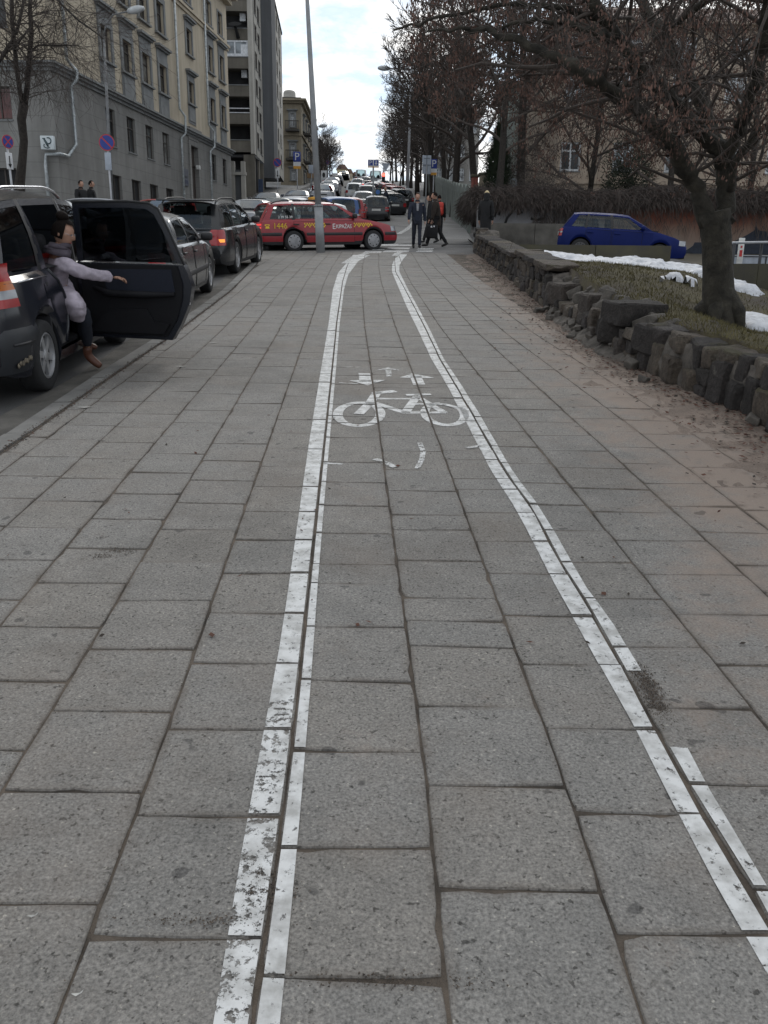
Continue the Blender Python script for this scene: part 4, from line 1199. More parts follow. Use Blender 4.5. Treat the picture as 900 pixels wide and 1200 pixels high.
def hair(c, fwd, up, s, mat, parent, style='short'):
    fwd = Vector(fwd).normalized(); up = Vector(up); up = (up - fwd * up.dot(fwd)).normalized(); sd = up.cross(fwd)
    mb = MB(); NS, NR = 24, 16; vs = {}
    lim = {'short': -.25, 'bun': -.55, 'long': -1.0, 'bald': .1}[style]
    for i in range(NR + 1):
        for k in range(NS):
            th = math.pi * i / NR; ph = 2 * math.pi * k / NS
            f, l, u = math.sin(th) * math.cos(ph), math.sin(th) * math.sin(ph), math.cos(th)
            w_ = 1.09 + .05 * mn.noise(Vector((f * 6, l * 6, u * 6)))
            yz = 1 + .25 * min(0, u)
            vs[i, k] = (Vector(c) + (fwd * (f * .098) + sd * (l * .078 * yz) + up * (u * .12)) * s * w_, f, u)
    pt = {}
    for i in range(NR):
        for k in range(NS):
            q = [(i, k), (i + 1, k), (i + 1, (k + 1) % NS), (i, (k + 1) % NS)]
            if all(vs[a][2] > lim and (vs[a][1] < .30 or vs[a][2] > .60) and (style != 'bald' or vs[a][1] < .0 and vs[a][2] < .72) for a in q):
                for a in q:
                    if a not in pt: pt[a] = mb.v(vs[a][0])
                mb.f([pt[a] for a in q], 0, True)
    if style == 'bun': mb.blob(Vector(c) - fwd * .045 * s + up * .135 * s, (.058 * s, .06 * s, .045 * s), 14, 10, rot=Matrix((fwd, sd, up)).transposed(), jit=.04, rnd=rnd)
    if style == 'long':
        for q in (-1, 0, 1): mb.blob(Vector(c) - fwd * .05 * s + sd * q * .05 * s - up * .09 * s, (.05 * s, .04 * s, .11 * s), 10, 8, jit=.05, rnd=rnd)
    return mb.build('hair', mat, parent)
def hand_bm(wrist, d, palm_n, s=1.0, curl=.5, side=1):
    """palm with four fingers of unequal length and a thumb"""
    d = Vector(d).normalized(); n = Vector(palm_n); n = (n - d * n.dot(d)).normalized(); a = n.cross(d) * side
    w_ = Vector(wrist); base = w_ + d * .055 * s
    bm = skin_bm([[(w_, .021 * s, .016 * s), (w_ + d * .04 * s, .034 * s, .016 * s), (w_ + d * .085 * s, .036 * s, .014 * s)]])
    for k, (off, ln) in enumerate(((-.028, .066), (-.010, .078), (.010, .074), (.027, .058))):
        p0 = w_ + d * .075 * s + a * off * s; r = .0092 * s; pts = [(p0, r, r)]; dd = d.copy()
        for j, fr in enumerate((.42, .33, .25)):
            dd = (dd * math.cos(curl * (.7 + .3 * j)) + n * math.sin(curl * (.7 + .3 * j))).normalized()
            p0 = p0 + dd * ln * fr * s; pts.append((p0, r * (1 - .1 * j), r * (1 - .1 * j)))
        join_bm(bm, skin_bm([pts]))
    p0 = w_ + d * .028 * s - a * .022 * s; t = (d * .6 - a * .7 + n * .25).normalized()
    p1 = p0 + t * .036 * s; t2 = (d * .85 - a * .3 + n * .35).normalized()
    join_bm(bm, skin_bm([[(p0, .012 * s, .012 * s), (p1, .0105 * s, .0105 * s), (p1 + t2 * .03 * s, .009 * s, .009 * s)]]))
    return bm

def person(label, loc, heading, hgt=1.75, hips=(0, 0), knees=(0, 0), arms=(0, 0), elbows=(.15, .15), out_=(.12, .12), lean=0, head_yaw=0, head_pitch=0,
           coat=None, coat_len=.50, coat_w=1.0, trousers=None, hair_mat=None, hair_style='short', scarf=None, shirt=None, group=None, woman=False, feet=True, hood=False):
    root = thing('person', label, 'person', loc, (0, 0, heading), group); h = hgt / 1.75
    X = Vector((1, 0, 0)); Z = Vector((0, 0, 1)); Y = Vector((0, 1, 0))
    sw = .175 if woman else .195
    J = {}
    J['pel'] = Vector((0, 0, .93)); up = Vector((math.sin(lean), 0, math.cos(lean)))
    J['waist'] = J['pel'] + up * .14; J['chest'] = J['pel'] + up * .36; J['nb'] = J['pel'] + up * .51; J['neck'] = J['nb'] + up * .07 + X * .01
    J['head'] = J['neck'] + up * .125 + X * .02
    for s, nm in ((1, 'l'), (-1, 'r')):
        i = 0 if s > 0 else 1
        hp = J['pel'] + Y * s * .09 - Z * .04; J['hip' + nm] = hp
        a = hips[i]; kn = hp + Vector((math.sin(a), 0, -math.cos(a))) * .43; J['kn' + nm] = kn
        b_ = a - knees[i]; an = kn + Vector((math.sin(b_), 0, -math.cos(b_))) * .40; J['an' + nm] = an
        fd = Vector((math.cos(b_ * .6), 0, math.sin(b_ * .6) if b_ < 0 else 0)); J['toe' + nm] = an + fd * .15 - Z * .045; J['heel' + nm] = an - fd * .05 - Z * .045
        sh = J['nb'] + Y * s * sw - up * .04; J['sh' + nm] = sh
        a = arms[i]; o_ = out_[i]
        dr = Vector((math.sin(a) * math.cos(o_), s * math.sin(o_), -math.cos(a) * math.cos(o_))); el = sh + dr * .29; J['el' + nm] = el
        a2 = a + elbows[i]; dr2 = Vector((math.sin(a2) * math.cos(o_ * .4), s * math.sin(o_ * .4) , -math.cos(a2))); J['wr' + nm] = el + dr2 * .25; J['hd' + nm] = dr2
    low = min(J[k].z for k in J if k[:3] in ('toe', 'hee')) - .035
    for k in J:
        if not k.startswith('hd'): J[k] = (J[k] - Z * low) * h
    def V(k, rx, ry=None): return (J[k], rx * h, (ry or rx) * h)
    ch = [[V('pel', .11, .14), V('waist', .09, .13), V('chest', .10, .15), V('nb', .06, .08), V('neck', .052), (J['neck'] + Vector((.012, 0, .06)) * h, .05 * h, .05 * h)]]
    for nm in 'lr':
        ch += [[V('pel', .11, .14), V('hip' + nm, .085), V('kn' + nm, .055), V('an' + nm, .030)],
               [V('chest', .10, .15), V('sh' + nm, .05), V('el' + nm, .04), V('wr' + nm, .026)]]
    bm = skin_bm(ch)
    hf = Vector((math.cos(head_yaw) * math.cos(head_pitch), math.sin(head_yaw) * math.cos(head_pitch), -math.sin(head_pitch)))
    hu = Vector((math.sin(head_pitch) * math.cos(head_yaw), math.sin(head_pitch) * math.sin(head_yaw), math.cos(head_pitch)))
    join_bm(bm, head_bm(J['head'], hf, hu, h))
    for s, nm in ((1, 'l'), (-1, 'r')): join_bm(bm, hand_bm(J['wr' + nm], J['hd' + nm], Y * -s, h, .35, s))
    bm_obj(bm, 'body', [m_skin], root)
    # eyes and mouth
    hs = hu.cross(hf); mb = MB()
    for q in (1, -1): mb.blob(J['head'] + (hf * .083 + hs * q * .030 + hu * .012) * h, (.008 * h, .011 * h, .006 * h), 8, 6, rot=Matrix((hf, hs, hu)).transposed())
    mb.build('eyes', m_black_text, root)
    mb = MB(); mb.blob(J['head'] + (hf * .094 - hu * .062) * h, (.006 * h, .022 * h, .005 * h), 8, 6, rot=Matrix((hf, hs, hu)).transposed()); mb.build('mouth', M('lips', (.25, .09, .08), .6), root)
    if hair_mat: hair(J['head'], hf, hu, h, hair_mat, root, hair_style)
    if trousers:
        ch = []
        for nm in 'lr':
            ch.append([V('pel', .12, .15), V('hip' + nm, .10), ((J['hip' + nm] + J['kn' + nm]) / 2, .085 * h, .085 * h), V('kn' + nm, .07), ((J['kn' + nm] + J['an' + nm]) / 2, .065 * h, .065 * h), (J['an' + nm] + Z * .0, .058 * h, .058 * h)])
        bm_obj(skin_bm(ch, 2, .010), 'trousers', [trousers], root)
    if feet:
        for nm in 'lr':
            t = J['toe' + nm] - J['heel' + nm]
            bm_obj(skin_bm([[(J['an' + nm] + Z * .02 * h, .05 * h, .05 * h), (J['heel' + nm] + Z * .02 * h, .052 * h, .05 * h), (J['heel' + nm] + t * .55 + Z * .015 * h, .052 * h, .045 * h), (J['toe' + nm] + t * .15, .042 * h, .034 * h)]]), 'shoe', [m_shoe], root)
    if coat:
        cw = coat_w; hem = J['pel'] - Vector((math.sin(lean), 0, math.cos(lean))) * (coat_len - .42) * h
        legf = (J['knl'] + J['knr']) / 2
        ch = [[V('nb', .085 * cw, .12), V('chest', .135 * cw, .19), V('waist', .13 * cw, .175), (J['pel'], .14 * cw * h, .18 * h)]]
        steps = max(1, int((coat_len - .3) / .16)); last = J['pel']
        for i in range(steps):
            t = (i + 1) / steps; p = J['pel'] + (legf - J['pel']) * min(1.05, t * (coat_len - .30) / .45)
            ch[0].append((p, (.145 + .015 * t) * cw * h, (.185 + .01 * t) * h))
        for nm in 'lr':
            ch.append([V('chest', .135 * cw, .19), (J['sh' + nm], .085 * h, .085 * h), V('el' + nm, .066), (J['wr' + nm], .055 * h, .055 * h)])
        bm_obj(skin_bm(ch, 2, .016), 'coat', [coat], root)
        mb = MB(); mb.tube([J['neck'] + Vector((.0, 0, -.03)) * h, J['neck'] + Vector((-.005, 0, .03)) * h], [.085 * h, .068 * h], 12, caps=False); mb.build('collar', coat, root)
    if hood:
        mb = MB()
        for q in (0, 1, 2): mb.blob(J['head'] - (hf * (.062 + .01 * q) + hu * (.02 + .065 * q)) * h, (.075 * h, .10 * h, .095 * h), 12, 9, rot=Matrix((hf, hu.cross(hf), hu)).transposed())
        mb.build('hood', coat, root)
    if shirt:
        mb = MB(); p = J['chest']; 
        mb.prism([p + Vector((.135, .045, .13)) * h, p + Vector((.135, -.045, .13)) * h, p + Vector((.148, -.03, -.10)) * h, p + Vector((.148, .03, -.10)) * h], Vector((.012, 0, 0)))
        mb.build('shirt', shirt, root)
    if scarf:
        mb = MB(); mb.lathe([(.06 * h, -.05 * h), (.10 * h, -.035 * h), (.105 * h, .0), (.085 * h, .03 * h)], J['neck'] - Z * .01, seg=14); mb.build('scarf', scarf, root)
    return root, J
m_shoe = M('shoe_leather', (.012, .011, .010), .5)
h_dark = M('dark_hair', (.009, .006, .005), .85, var=.4, scale=60, spec=.15); h_grey = M('grey_hair', (.32, .31, .30), .7, var=.3, scale=60); h_blond = M('blond_hair', (.55, .43, .24), .6, var=.3, scale=60)
c_navy = cloth('navy_jacket', (.014, .018, .032)); c_black = cloth('black_cloth', (.010, .010, .011)); c_brown = cloth('dark_brown_coat', (.024, .017, .013)); c_jeans = cloth('dark_jeans', (.015, .018, .028))
c_lilac = cloth('lilac_wool', (.43, .38, .44)); c_scarf = cloth('purple_grey_scarf', (.10, .085, .105)); c_tan = cloth('tan_trim', (.35, .29, .22))

face_cam = R(-90)
q = gnd(488, 291)
person('man walking towards the viewer in an open navy jacket over a grey shirt', q, face_cam + .05, 1.76, hips=(.22, -.2), knees=(.05, .30), arms=(-.2, .25), elbows=(.25, .2), out_=(.2, .25),
       coat=c_navy, coat_len=.42, trousers=c_jeans, hair_mat=h_dark, shirt=cloth('grey_shirt', (.25, .25, .27)))
mb = None
q = gnd(510, 289.5)
pr_, J = person('man in a long dark brown coat walking left with a black bag', q, R(180) - .1, 1.83, hips=(.38, -.34), knees=(.05, .25), arms=(.12, -.12), elbows=(.1, .2), lean=.06,
       coat=c_brown, coat_len=.62, trousers=c_black, hair_mat=h_dark, head_pitch=.1)
# his bag hangs from the near hand: held, so a thing of its own
wl = pr_.matrix_basis @ (J['wrl'])
bag = thing('bag', 'black bag carried by the man in the brown coat', 'bag', (wl.x, wl.y, wl.z - .62), (0, 0, R(180)))
mb = MB(); mb.rbox((0, 0, .24), (.42, .16, .46), bev=.06); mb.build('body', c_black, bag)
mb = MB(); mb.tube([(-.1, 0, .46), (-.09, 0, .56), (0, 0, .60), (.09, 0, .56), (.1, 0, .46)], .012, 6); mb.build('handle', c_black, bag)
mb = MB(); mb.box((.02, .085, .40), (.05, .01, .06)); mb.box((-.07, .085, .41), (.05, .01, .05)); mb.build('clasp', m_chrome, bag)
q = gnd(503, 285)
person('person in black half hidden behind the man in the brown coat', q, R(180), 1.72, hips=(.3, -.3), knees=(.05, .2), coat=c_black, coat_len=.5, trousers=c_black, hair_mat=h_dark)
q = gnd(513.5, 281.5)
pb_, J = person('person with a bright red backpack walking away beyond the crossing', q, R(90), 1.70, hips=(.2, -.2), knees=(.05, .2), coat=c_black, coat_len=.45, trousers=c_black, hair_mat=h_dark)
pk = tag(MB().build('backpack', M('red_nylon', (.50, .045, .03), .6)), 'bright red backpack worn by the person behind the brown coat', 'backpack') if False else None
cpt = pb_.matrix_basis @ J['chest']
bp = thing('backpack', 'bright red backpack on the back of a person beyond the crossing', 'backpack', (cpt.x, cpt.y - .21, cpt.z - .32))
mb = MB(); mb.rbox((0, -.03, .24), (.33, .2, .50), bev=.08, seg=3); mb.rbox((0, -.15, .15), (.25, .08, .24), bev=.035); mb.build('body', M('red_nylon', (.50, .045, .03), .6, bumps=.3), bp)
for s in (-1, 1):
    mb = MB(); mb.tube([(s * .1, .06, .46), (s * .12, .2, .50), (s * .13, .30, .40)], .018, 6); mb.build('strap', c_black, bp)
# woman in black behind the end of the stone wall
q = at(568, 280, 29.6); q.z = q.z - .32
person('woman with pale blond hair in a long black coat standing beside the stone wall', q, R(65), 1.78, coat=c_black, coat_len=.92, coat_w=1.35, trousers=c_black, hair_mat=h_blond, hair_style='short', woman=True, hood=True, hips=(.1, -.08), head_yaw=.3, scarf=c_tan)
q = gnd(452, 254.5)
person('old man with grey hair in a dark blue coat by the parking meter', q, R(200), 1.76, coat=c_navy, coat_len=.62, trousers=c_black, hair_mat=h_grey, hair_style='bald', arms=(.5, .2), elbows=(.9, .3), coat_w=1.1)
for px, D, lab, hd in ((94, 32.0, 'person in a dark cap on the far pavement, nearer the drainpipe corner', -20), (106, 32.6, 'person in dark clothes on the far pavement nearer the round no parking sign', 10)):
    q = at(px, 216.5, D); q.z -= 1.62
    pr_, J = person(lab, q, R(hd), 1.74, coat=c_black, coat_len=.55, coat_w=1.6, trousers=c_black, hair_mat=h_dark, hips=(.2, -.2), knees=(.05, .2), group='people on the far pavement')
for px, lab in ((459, None),): pass

# ---- the woman getting out of the people carrier
wr = thing('person', 'woman in a lilac coat with a hair bun climbing out of the people carrier', 'person', gnd(100, 424, -.08))
wl0 = wr.location.copy()
def W(px, py, D): return at(px, py, D) - wl0
DT = gnd(117, 433, -.08).y; print('toe', DT)
pel = W(67, 351, 8.68); wst = W(64, 334, 8.70); chs = W(63, 316, 8.66); nb = W(65, 299, 8.62); nk = W(69, 289, 8.60); hd = W(74, 273, 8.58)
shr = W(73, 309, 8.48); elr = W(101, 321, 8.50); wrr = W(133, 325, 8.72)
shl = W(62, 305, 8.84); ell = W(74, 330, 8.9); wrl = W(84, 342, 8.75)
hir = W(74, 351, 8.52); knr = W(99, 366, 8.50); anr = W(103, 408, DT - .03)
hil = W(70, 350, 8.74); knl = W(94, 360, 8.95); anl = W(97, 398, 9.0)
bm = skin_bm([[(pel, .11, .13), (wst, .09, .12), (chs, .10, .13), (nb, .06, .07), (nk, .05, .05), (hd - Vector((0, 0, .05)), .048, .048)],
              [(chs, .10, .13), (shr, .045, .045), (elr, .038, .038), (wrr, .025, .025)], [(chs, .10, .13), (shl, .045, .045), (ell, .038, .038), (wrl, .025, .025)],
              [(pel, .11, .13), (hir, .08, .08), (knr, .055, .055), (anr, .035, .035)], [(pel, .11, .13), (hil, .08, .08), (knl, .055, .055), (anl, .035, .035)]])
hf = Vector((.93, .05, -.36)); hu = Vector((.36, 0, .93))
join_bm(bm, head_bm(hd, hf, hu, 1.0)); join_bm(bm, hand_bm(wrr, (elr - shr) * .3 + (wrr - elr) + Vector((.02, 0, .03)), (0, 0, -1), 1.0, .55, -1)); join_bm(bm, hand_bm(wrl, wrl - ell, (0, 0, -1), 1.0, .4, 1))
bm_obj(bm, 'body', [m_skin], wr)
hair(hd, hf, hu, 1.06, h_dark, wr, 'bun')
hs = hu.cross(hf).normalized(); hfn = hf.normalized()
mb = MB()
for q in (1, -1): mb.blob(hd + hfn * .083 + hs * q * .030 + hu * .012, (.008, .011, .007), 8, 6)
mb.build('eyes', m_black_text, wr)
mb = MB(); mb.blob(hd + hfn * .094 - hu * .062, (.007, .02, .006), 8, 6); mb.build('mouth', M('lipstick', (.32, .07, .07), .5), wr)
mb = MB()      # spectacles
for q in (1, -1):
    cc = hd + hfn * .098 + hs * q * .032 + hu * .010
    mb.tube([cc + hs * math.cos(t) * .022 + hu * math.sin(t) * .017 for t in [i * .5236 for i in range(13)]], .002, 4, caps=False)
    mb.tube([cc + hs * q * .022, hd + hs * q * .078 - hfn * .005 + hu * .012], .002, 4)
mb.build('glasses', m_chrome, wr)
coatb = skin_bm([[(nb, .085, .10), (chs, .125, .165), (wst, .125, .16), (pel, .13, .165), (W(77, 353, 8.56), .145, .18), (W(86, 359, 8.44), .125, .17), (W(92, 366, 8.36), .09, .15), (W(94, 372, 8.34), .045, .13)],
                 [(chs, .125, .165), (shr + Vector((.0, 0, 0)), .08, .08), ((shr + elr) / 2, .068, .068), (elr, .063, .063), ((elr + wrr) / 2, .056, .056), (wrr - (wrr - elr) * .05, .05, .05)],
                 [(chs, .125, .165), (shl, .08, .08), (ell, .062, .062), (wrl, .05, .05)]], 3, .014)
bm_obj(coatb, 'coat', [c_lilac], wr)
bm_obj(skin_bm([[((hir * .4 + knr * .6), .07, .07), (knr, .072, .072), ((knr + anr) / 2, .062, .062), (anr + Vector((0, 0, .02)), .052, .052)],
                [((hil + knl) / 2, .07, .07), (knl, .072, .072), (anl, .052, .052)]], 2, .008), 'trousers', [c_jeans], wr)
mb = MB(); mb.tube([nk + Vector((-.02, 0, -.075)), nk + Vector((-.012, 0, -.04)), nk + Vector((-.005, 0, .0)), nk + Vector((.0, 0, .03))], [.125, .118, .10, .08], 16)
for a in range(7): mb.tube([nk + Vector((.11 * math.cos(t + a) - .015, .1 * math.sin(t + a), -.06 + .016 * a * .8 + .012 * math.sin(2 * t))) for t in (0, .5, 1, 1.5, 2)], [.012, .022, .026, .022, .012], 6)
mb.build('scarf', c_scarf, wr)
m_boot = M('brown_leather', (.10, .038, .022), .5, var=.3)
toe = W(119, 430, DT); heel = W(102, 422, DT)
bm_obj(skin_bm([[(anr + Vector((0, 0, .03)), .055, .055), (heel * .6 + anr * .4, .05, .045), ((heel + toe) / 2 + Vector((0, 0, .02)), .046, .04), (toe + Vector((0, 0, .0)), .036, .028)]]), 'shoe', [m_boot], wr)
bm_obj(skin_bm([[(anl, .055, .055), (anl + Vector((.02, 0, -.05)), .05, .045), (anl + Vector((.15, 0, -.08)), .036, .028)]]), 'shoe', [m_boot], wr)
# ================================================================ right hand side: wall, terrace, snow, creeper
m_stone, nt, lk, b = newmat('rough_stone')
geo = nt.new('ShaderNodeNewGeometry'); ramp = nt.new('ShaderNodeValToRGB'); els = ramp.color_ramp.elements
els[0].color = (.030, .027, .026, 1); els[1].color = (.125, .108, .092, 1); e = els.new(.45); e.color = (.052, .046, .046, 1); e = els.new(.75); e.color = (.085, .070, .058, 1)
lk.new(geo.outputs['Random Per Island'], ramp.inputs['Fac'])
n1, f1 = noise_col(nt, lk, (.55, .53, .5), (1.35, 1.35, 1.3), 7, detail=9, rough=.7)
moss, mf = noise_col(nt, lk, (0, 0, 0), (1, 1, 1), 2.6, detail=7, rough=.7, lo=.52, hi=.66)
c = mix(nt, lk, ramp.outputs['Color'], n1, 1.0, 'MULTIPLY')
n3, f3 = noise_col(nt, lk, (.45, .45, .45), (1.6, 1.55, 1.5), 34, detail=6, rough=.75); c = mix(nt, lk, c, n3, 1.0, 'MULTIPLY')
lich, lf_ = noise_col(nt, lk, (0, 0, 0), (1, 1, 1), 5.5, detail=8, rough=.75, lo=.60, hi=.70); c = mix(nt, lk, c, (.15, .14, .12), lich)
up = nt.new('ShaderNodeSeparateXYZ'); lk.new(geo.outputs['Normal'], up.inputs[0])
mm = nt.new('ShaderNodeMath'); mm.operation = 'MULTIPLY'; lk.new(moss, mm.inputs[0]); lk.new(up.outputs['Z'], mm.inputs[1]); mm.use_clamp = True
c = mix(nt, lk, c, (.052, .046, .017), mm.outputs[0]); lk.new(c, b.inputs['Base Color']); b.inputs['Roughness'].default_value = .9
bump(nt, lk, b, f3, 1.0, .03)
m_mortar = M('old_mortar', (.10, .09, .077), .95, var=.5, scale=5, bumps=.8, bscale=40)
m_moss = M('moss', (.075, .066, .022), .95, var=.5, scale=9, bumps=.7, bscale=60)
m_conc = M('mossy_concrete', (.125, .115, .095), .92, var=.55, scale=2.2, bumps=.4, bscale=60, c2=(.085, .078, .045))

def stone(mb, c, size, rot, jit=.22):
    """irregular block: a jittered hull"""
    b2 = bmesh.new()
    for sx in (-1, 1):
        for sy in (-1, 1):
            for sz in (-1, 1):
                b2.verts.new((sx * size[0] / 2 * (1 - rnd.random() * jit), sy * size[1] / 2 * (1 - rnd.random() * jit), sz * size[2] / 2 * (1 - rnd.random() * jit)))
    for _ in range(5):
        v = Vector((rnd.gauss(0, 1), rnd.gauss(0, 1), rnd.gauss(0, 1))).normalized()
        b2.verts.new((v.x * size[0] * .56, v.y * size[1] * .56, v.z * size[2] * .56))
    bmesh.ops.convex_hull(b2, input=b2.verts[:])
    loose = [v for v in b2.verts if not v.link_faces]
    bmesh.ops.delete(b2, geom=loose, context='VERTS')
    bmesh.ops.bevel(b2, geom=b2.edges[:], offset=min(size) * .07, segments=1, affect='EDGES')
    b2.verts.index_update(); vs = []
    for v in b2.verts:
        p = rot @ v.co
        vs.append(mb.v(p + Vector(c)))
    for f in b2.faces: mb.f([vs[v.index] for v in f.verts])
    b2.free()

def wall_h(y):
    """how high the remaining wall stands at distance y"""
    return interp([(5, .38), (6.3, .42), (8.6, .45), (9.0, .32), (9.6, .26), (10.4, .36), (11.4, .36), (11.6, .24), (13.4, .24), (13.8, .58), (18.3, .58), (18.5, .50), (28.4, .50), (28.5, .72), (30, .72)], y)
def terrace_top(x, y): return g(y) + .47
wroot = thing('stone_wall', 'low broken retaining wall of rough dark stones along the dirt strip', 'wall', (wall_x(6), 6, g(6)))
mb = MB(); y = .8
while y < 29.6:
    hgt = wall_h(y); z = -.05; x = wall_x(y); course_w = rnd.uniform(.22, .40)
    tall = rnd.random() < .55 and y < 14
    slump = 8.9 < y < 13.6
    while z < hgt - .06:
        if slump and rnd.random() < .38: z += .16; continue
        hh = rnd.uniform(.24, .40) if tall else rnd.uniform(.13, .24)
        hh = min(hh, hgt - z + .02)
        dd = rnd.uniform(.30, .42); dx = rnd.uniform(-.03, .03) + .06 * (z / .5)
        slope_a = math.atan(gslope(y))
        rot = Euler((slope_a + rnd.uniform(-.08, .08), rnd.uniform(-.05, .12), rnd.uniform(-.14, .14))).to_matrix()
        stone(mb, (x + dd / 2 + dx, y + course_w / 2, g(y) + z + hh / 2), (dd, course_w * 1.0, hh * 1.02), rot, .20)
        z += hh * .93
    y += course_w * (.93 if y < 15 else .95)
def roughen(mb, cuts, amp, sc_):
    """broken faces: split and push about along noise"""
    for _ in range(cuts): bmesh.ops.subdivide_edges(mb.bm, edges=[e for e in mb.bm.edges if e.calc_length() > .05], cuts=1, use_grid_fill=True)
    for v in mb.bm.verts:
        n_ = mn.noise_vector(v.co * sc_) * amp + mn.noise_vector(v.co * sc_ * 3.1) * amp * .45; v.co += n_
roughen(mb, 2, .013, 8)
mb.build('stones', m_stone, wroot, world=True)
mb = MB(); rows = []
for i in range(0, 145):
    y = .7 + .2 * i; hgt = wall_h(y) - .05; x = wall_x(y)
    jj = lambda s_: .03 * mn.noise(Vector((y * 3, s_, 0)))
    if 8.7 < y < 13.7:
        k_ = min(1, (y - 8.7) / .8, (13.7 - y) / .6); top_ = terrace_top(x + .62, y)
        def jn(s_): return .05 * mn.fractal(Vector((y * 4, s_ * 1.7, 1)), .8, 2.1, 4)
        rows.append([(x + .08 - .22 * k_ + jn(0), y, g(y) - .03), (x + .10 - .02 * k_ + jn(1), y, g(y) + .13 + jn(5)), (x + .26 + jn(2), y, g(y) + .26 + jn(6)), (x + .44 + jn(3), y, g(y) + .36 + jn(7)), (x + .85, y, top_ - .02)])
        continue
    rows.append([(x + .075 + jj(0), y, g(y) - .1), (x + .09 + jj(1), y, g(y) + hgt * .6), (x + .12 + jj(2), y, g(y) + hgt), (x + .42, y, g(y) + hgt + .012 + jj(3)), (x + .75, y, g(y) + hgt * .95)])
mb.grid(rows); roughen(mb, 2, .03, 5); mb.build('mortar', M('crumbled_mortar', (.115, .10, .085), .95, var=.6, scale=7, bumps=.9, bscale=50, c2=(.17, .15, .13)), wroot, world=True)
# coping slabs still lying on the wall
for (ya, yb, x0, wd, hz) in ((13.9, 18.2, .02, .5, .0), (18.5, 28.2, -.02, .5, 0.0)):
    mb = MB(); y = ya
    while y < yb:
        l_ = min(rnd.uniform(.9, 1.5), yb - y + .01); h0 = wall_h(y + .1)
        rot = Euler((math.atan(gslope(y)), rnd.uniform(-.02, .02), rnd.uniform(-.03, .03))).to_matrix()
        stone(mb, (wall_x(y) + x0 + wd / 2, y + l_ / 2, g(y + l_ / 2) + h0 + .03), (wd * 1.1, l_, .10), rot, .12); y += l_ + .01
    roughen(mb, 2, .02, 5); mb.build('coping', m_stone, wroot, world=True)
# rubble where the wall has slumped
mb = MB()
for i in range(150):
    y = rnd.choice([rnd.uniform(8.7, 13.4), rnd.uniform(10.8, 13.8), rnd.uniform(6, 14)]); s_ = rnd.uniform(.03, .13) if i > 40 else rnd.uniform(.12, .26)
    t = rnd.random() ** 1.6
    if s_ > .12: t *= .35
    x = wall_x(y) + .45 - t * .62; z = g(y) + max(.0, (1 - t * 1.15)) * .42 * (1 if y > 8.7 else .5)
    stone(mb, (x, y, z + s_ * .2), (s_ * rnd.uniform(.8, 1.4), s_ * rnd.uniform(.8, 1.3), s_ * rnd.uniform(.5, .9)), Euler((rnd.uniform(-.5, .5), rnd.uniform(-.5, .5), rnd.uniform(0, 3))).to_matrix(), .3)
roughen(mb, 1, .012, 9); rb = mb.build('rubble', M('rubble_stone', (.105, .094, .082), .95, var=.5, scale=5, bumps=.6, bscale=50)); tag(rb, kind='stuff')
# single blocks lying askew on the slump
for k, (px, py, D, sx, sy, sz, rz) in enumerate(((741, 367, 9.7, .62, .5, .26, .2), (772, 398, 8.75, .50, .40, .30, .5), (700, 358, 11.3, .45, .42, .30, .1), (662, 345, 13.0, .42, .5, .36, .3), (722, 388, 9.8, .42, .36, .30, .9))):
    c = at(px, py, D)
    f = thing('fallen_block', ['big flat topped stone block below the mossy ledge left of the tree', 'dark stone block jutting from the wall nearest the tree', 'leaning stone block at the start of the slumped stretch', 'stone block beside the end of the intact wall', 'dark stone block low in the slumped stretch'][k], 'stone block', (c.x, c.y, c.z - sz / 2), (0, .1, rz), 'blocks fallen from the stone wall')
    mb = MB(); stone(mb, (0, 0, sz / 2), (sx, sy, sz), Euler((.05, -.1, 0)).to_matrix(), .18); roughen(mb, 2, .018, 6); mb.build('block', m_stone, f)
# mossy ledges of grass on top
def terrace(x, y):
    base = g(y) + interp([(5, .47), (8.5, .47), (9.5, .45), (12, .55), (14, .60), (17, .52), (20, .38), (23, .40)], y)
    d = x - wall_x(y) - .5
    z = base - interp([(4, .02), (9, .06), (12, .12), (15, .13), (20, .05), (24, .06)], y) * max(0, d - .5)
    if y < 13: z -= .22 * max(0, min(1, (d - .35) / .9)) * max(0, min(1, (12.6 - y) / 2.5))
    z += .10 * math.exp(-((x - 4.6) / 1.5) ** 2 - ((y - 14.2) / 1.6) ** 2)
    if y > 21.0:
        t = min(1, (y - 21.0) / .8); z = z * (1 - t) + yard_z(x, y) * t
    if x > 9 and y < 20: z -= .05 * (x - 9)
    return z + .03 * mn.fractal(Vector((x * 1.1, y * 1.1, 0)), 1, 2, 4)
m_turf, nt, lk, b = newmat('winter_turf')
tcol, tf_ = noise_col(nt, lk, (.046, .039, .019), (.098, .083, .038), 3.5, detail=9, rough=.75)
t2, t2f = noise_col(nt, lk, (.5, .5, .5), (1.4, 1.35, 1.2), 60, detail=3)
e1, ef = noise_col(nt, lk, (0, 0, 0), (1, 1, 1), 1.1, detail=7, lo=.45, hi=.62)
c = mix(nt, lk, tcol, t2, 1.0, 'MULTIPLY'); c = mix(nt, lk, c, (.045, .034, .024), e1)
lk.new(c, b.inputs['Base Color']); b.inputs['Roughness'].default_value = .95; bump(nt, lk, b, t2f, .8, .02)
mb = MB(); rows = []
ys_ = [-6, -3, 0, 1.5, 3] + [4 + .22 * i for i in range(0, 84)] + [22.6, 23.5, 24.5, 26, 28, 30, 33, 36]
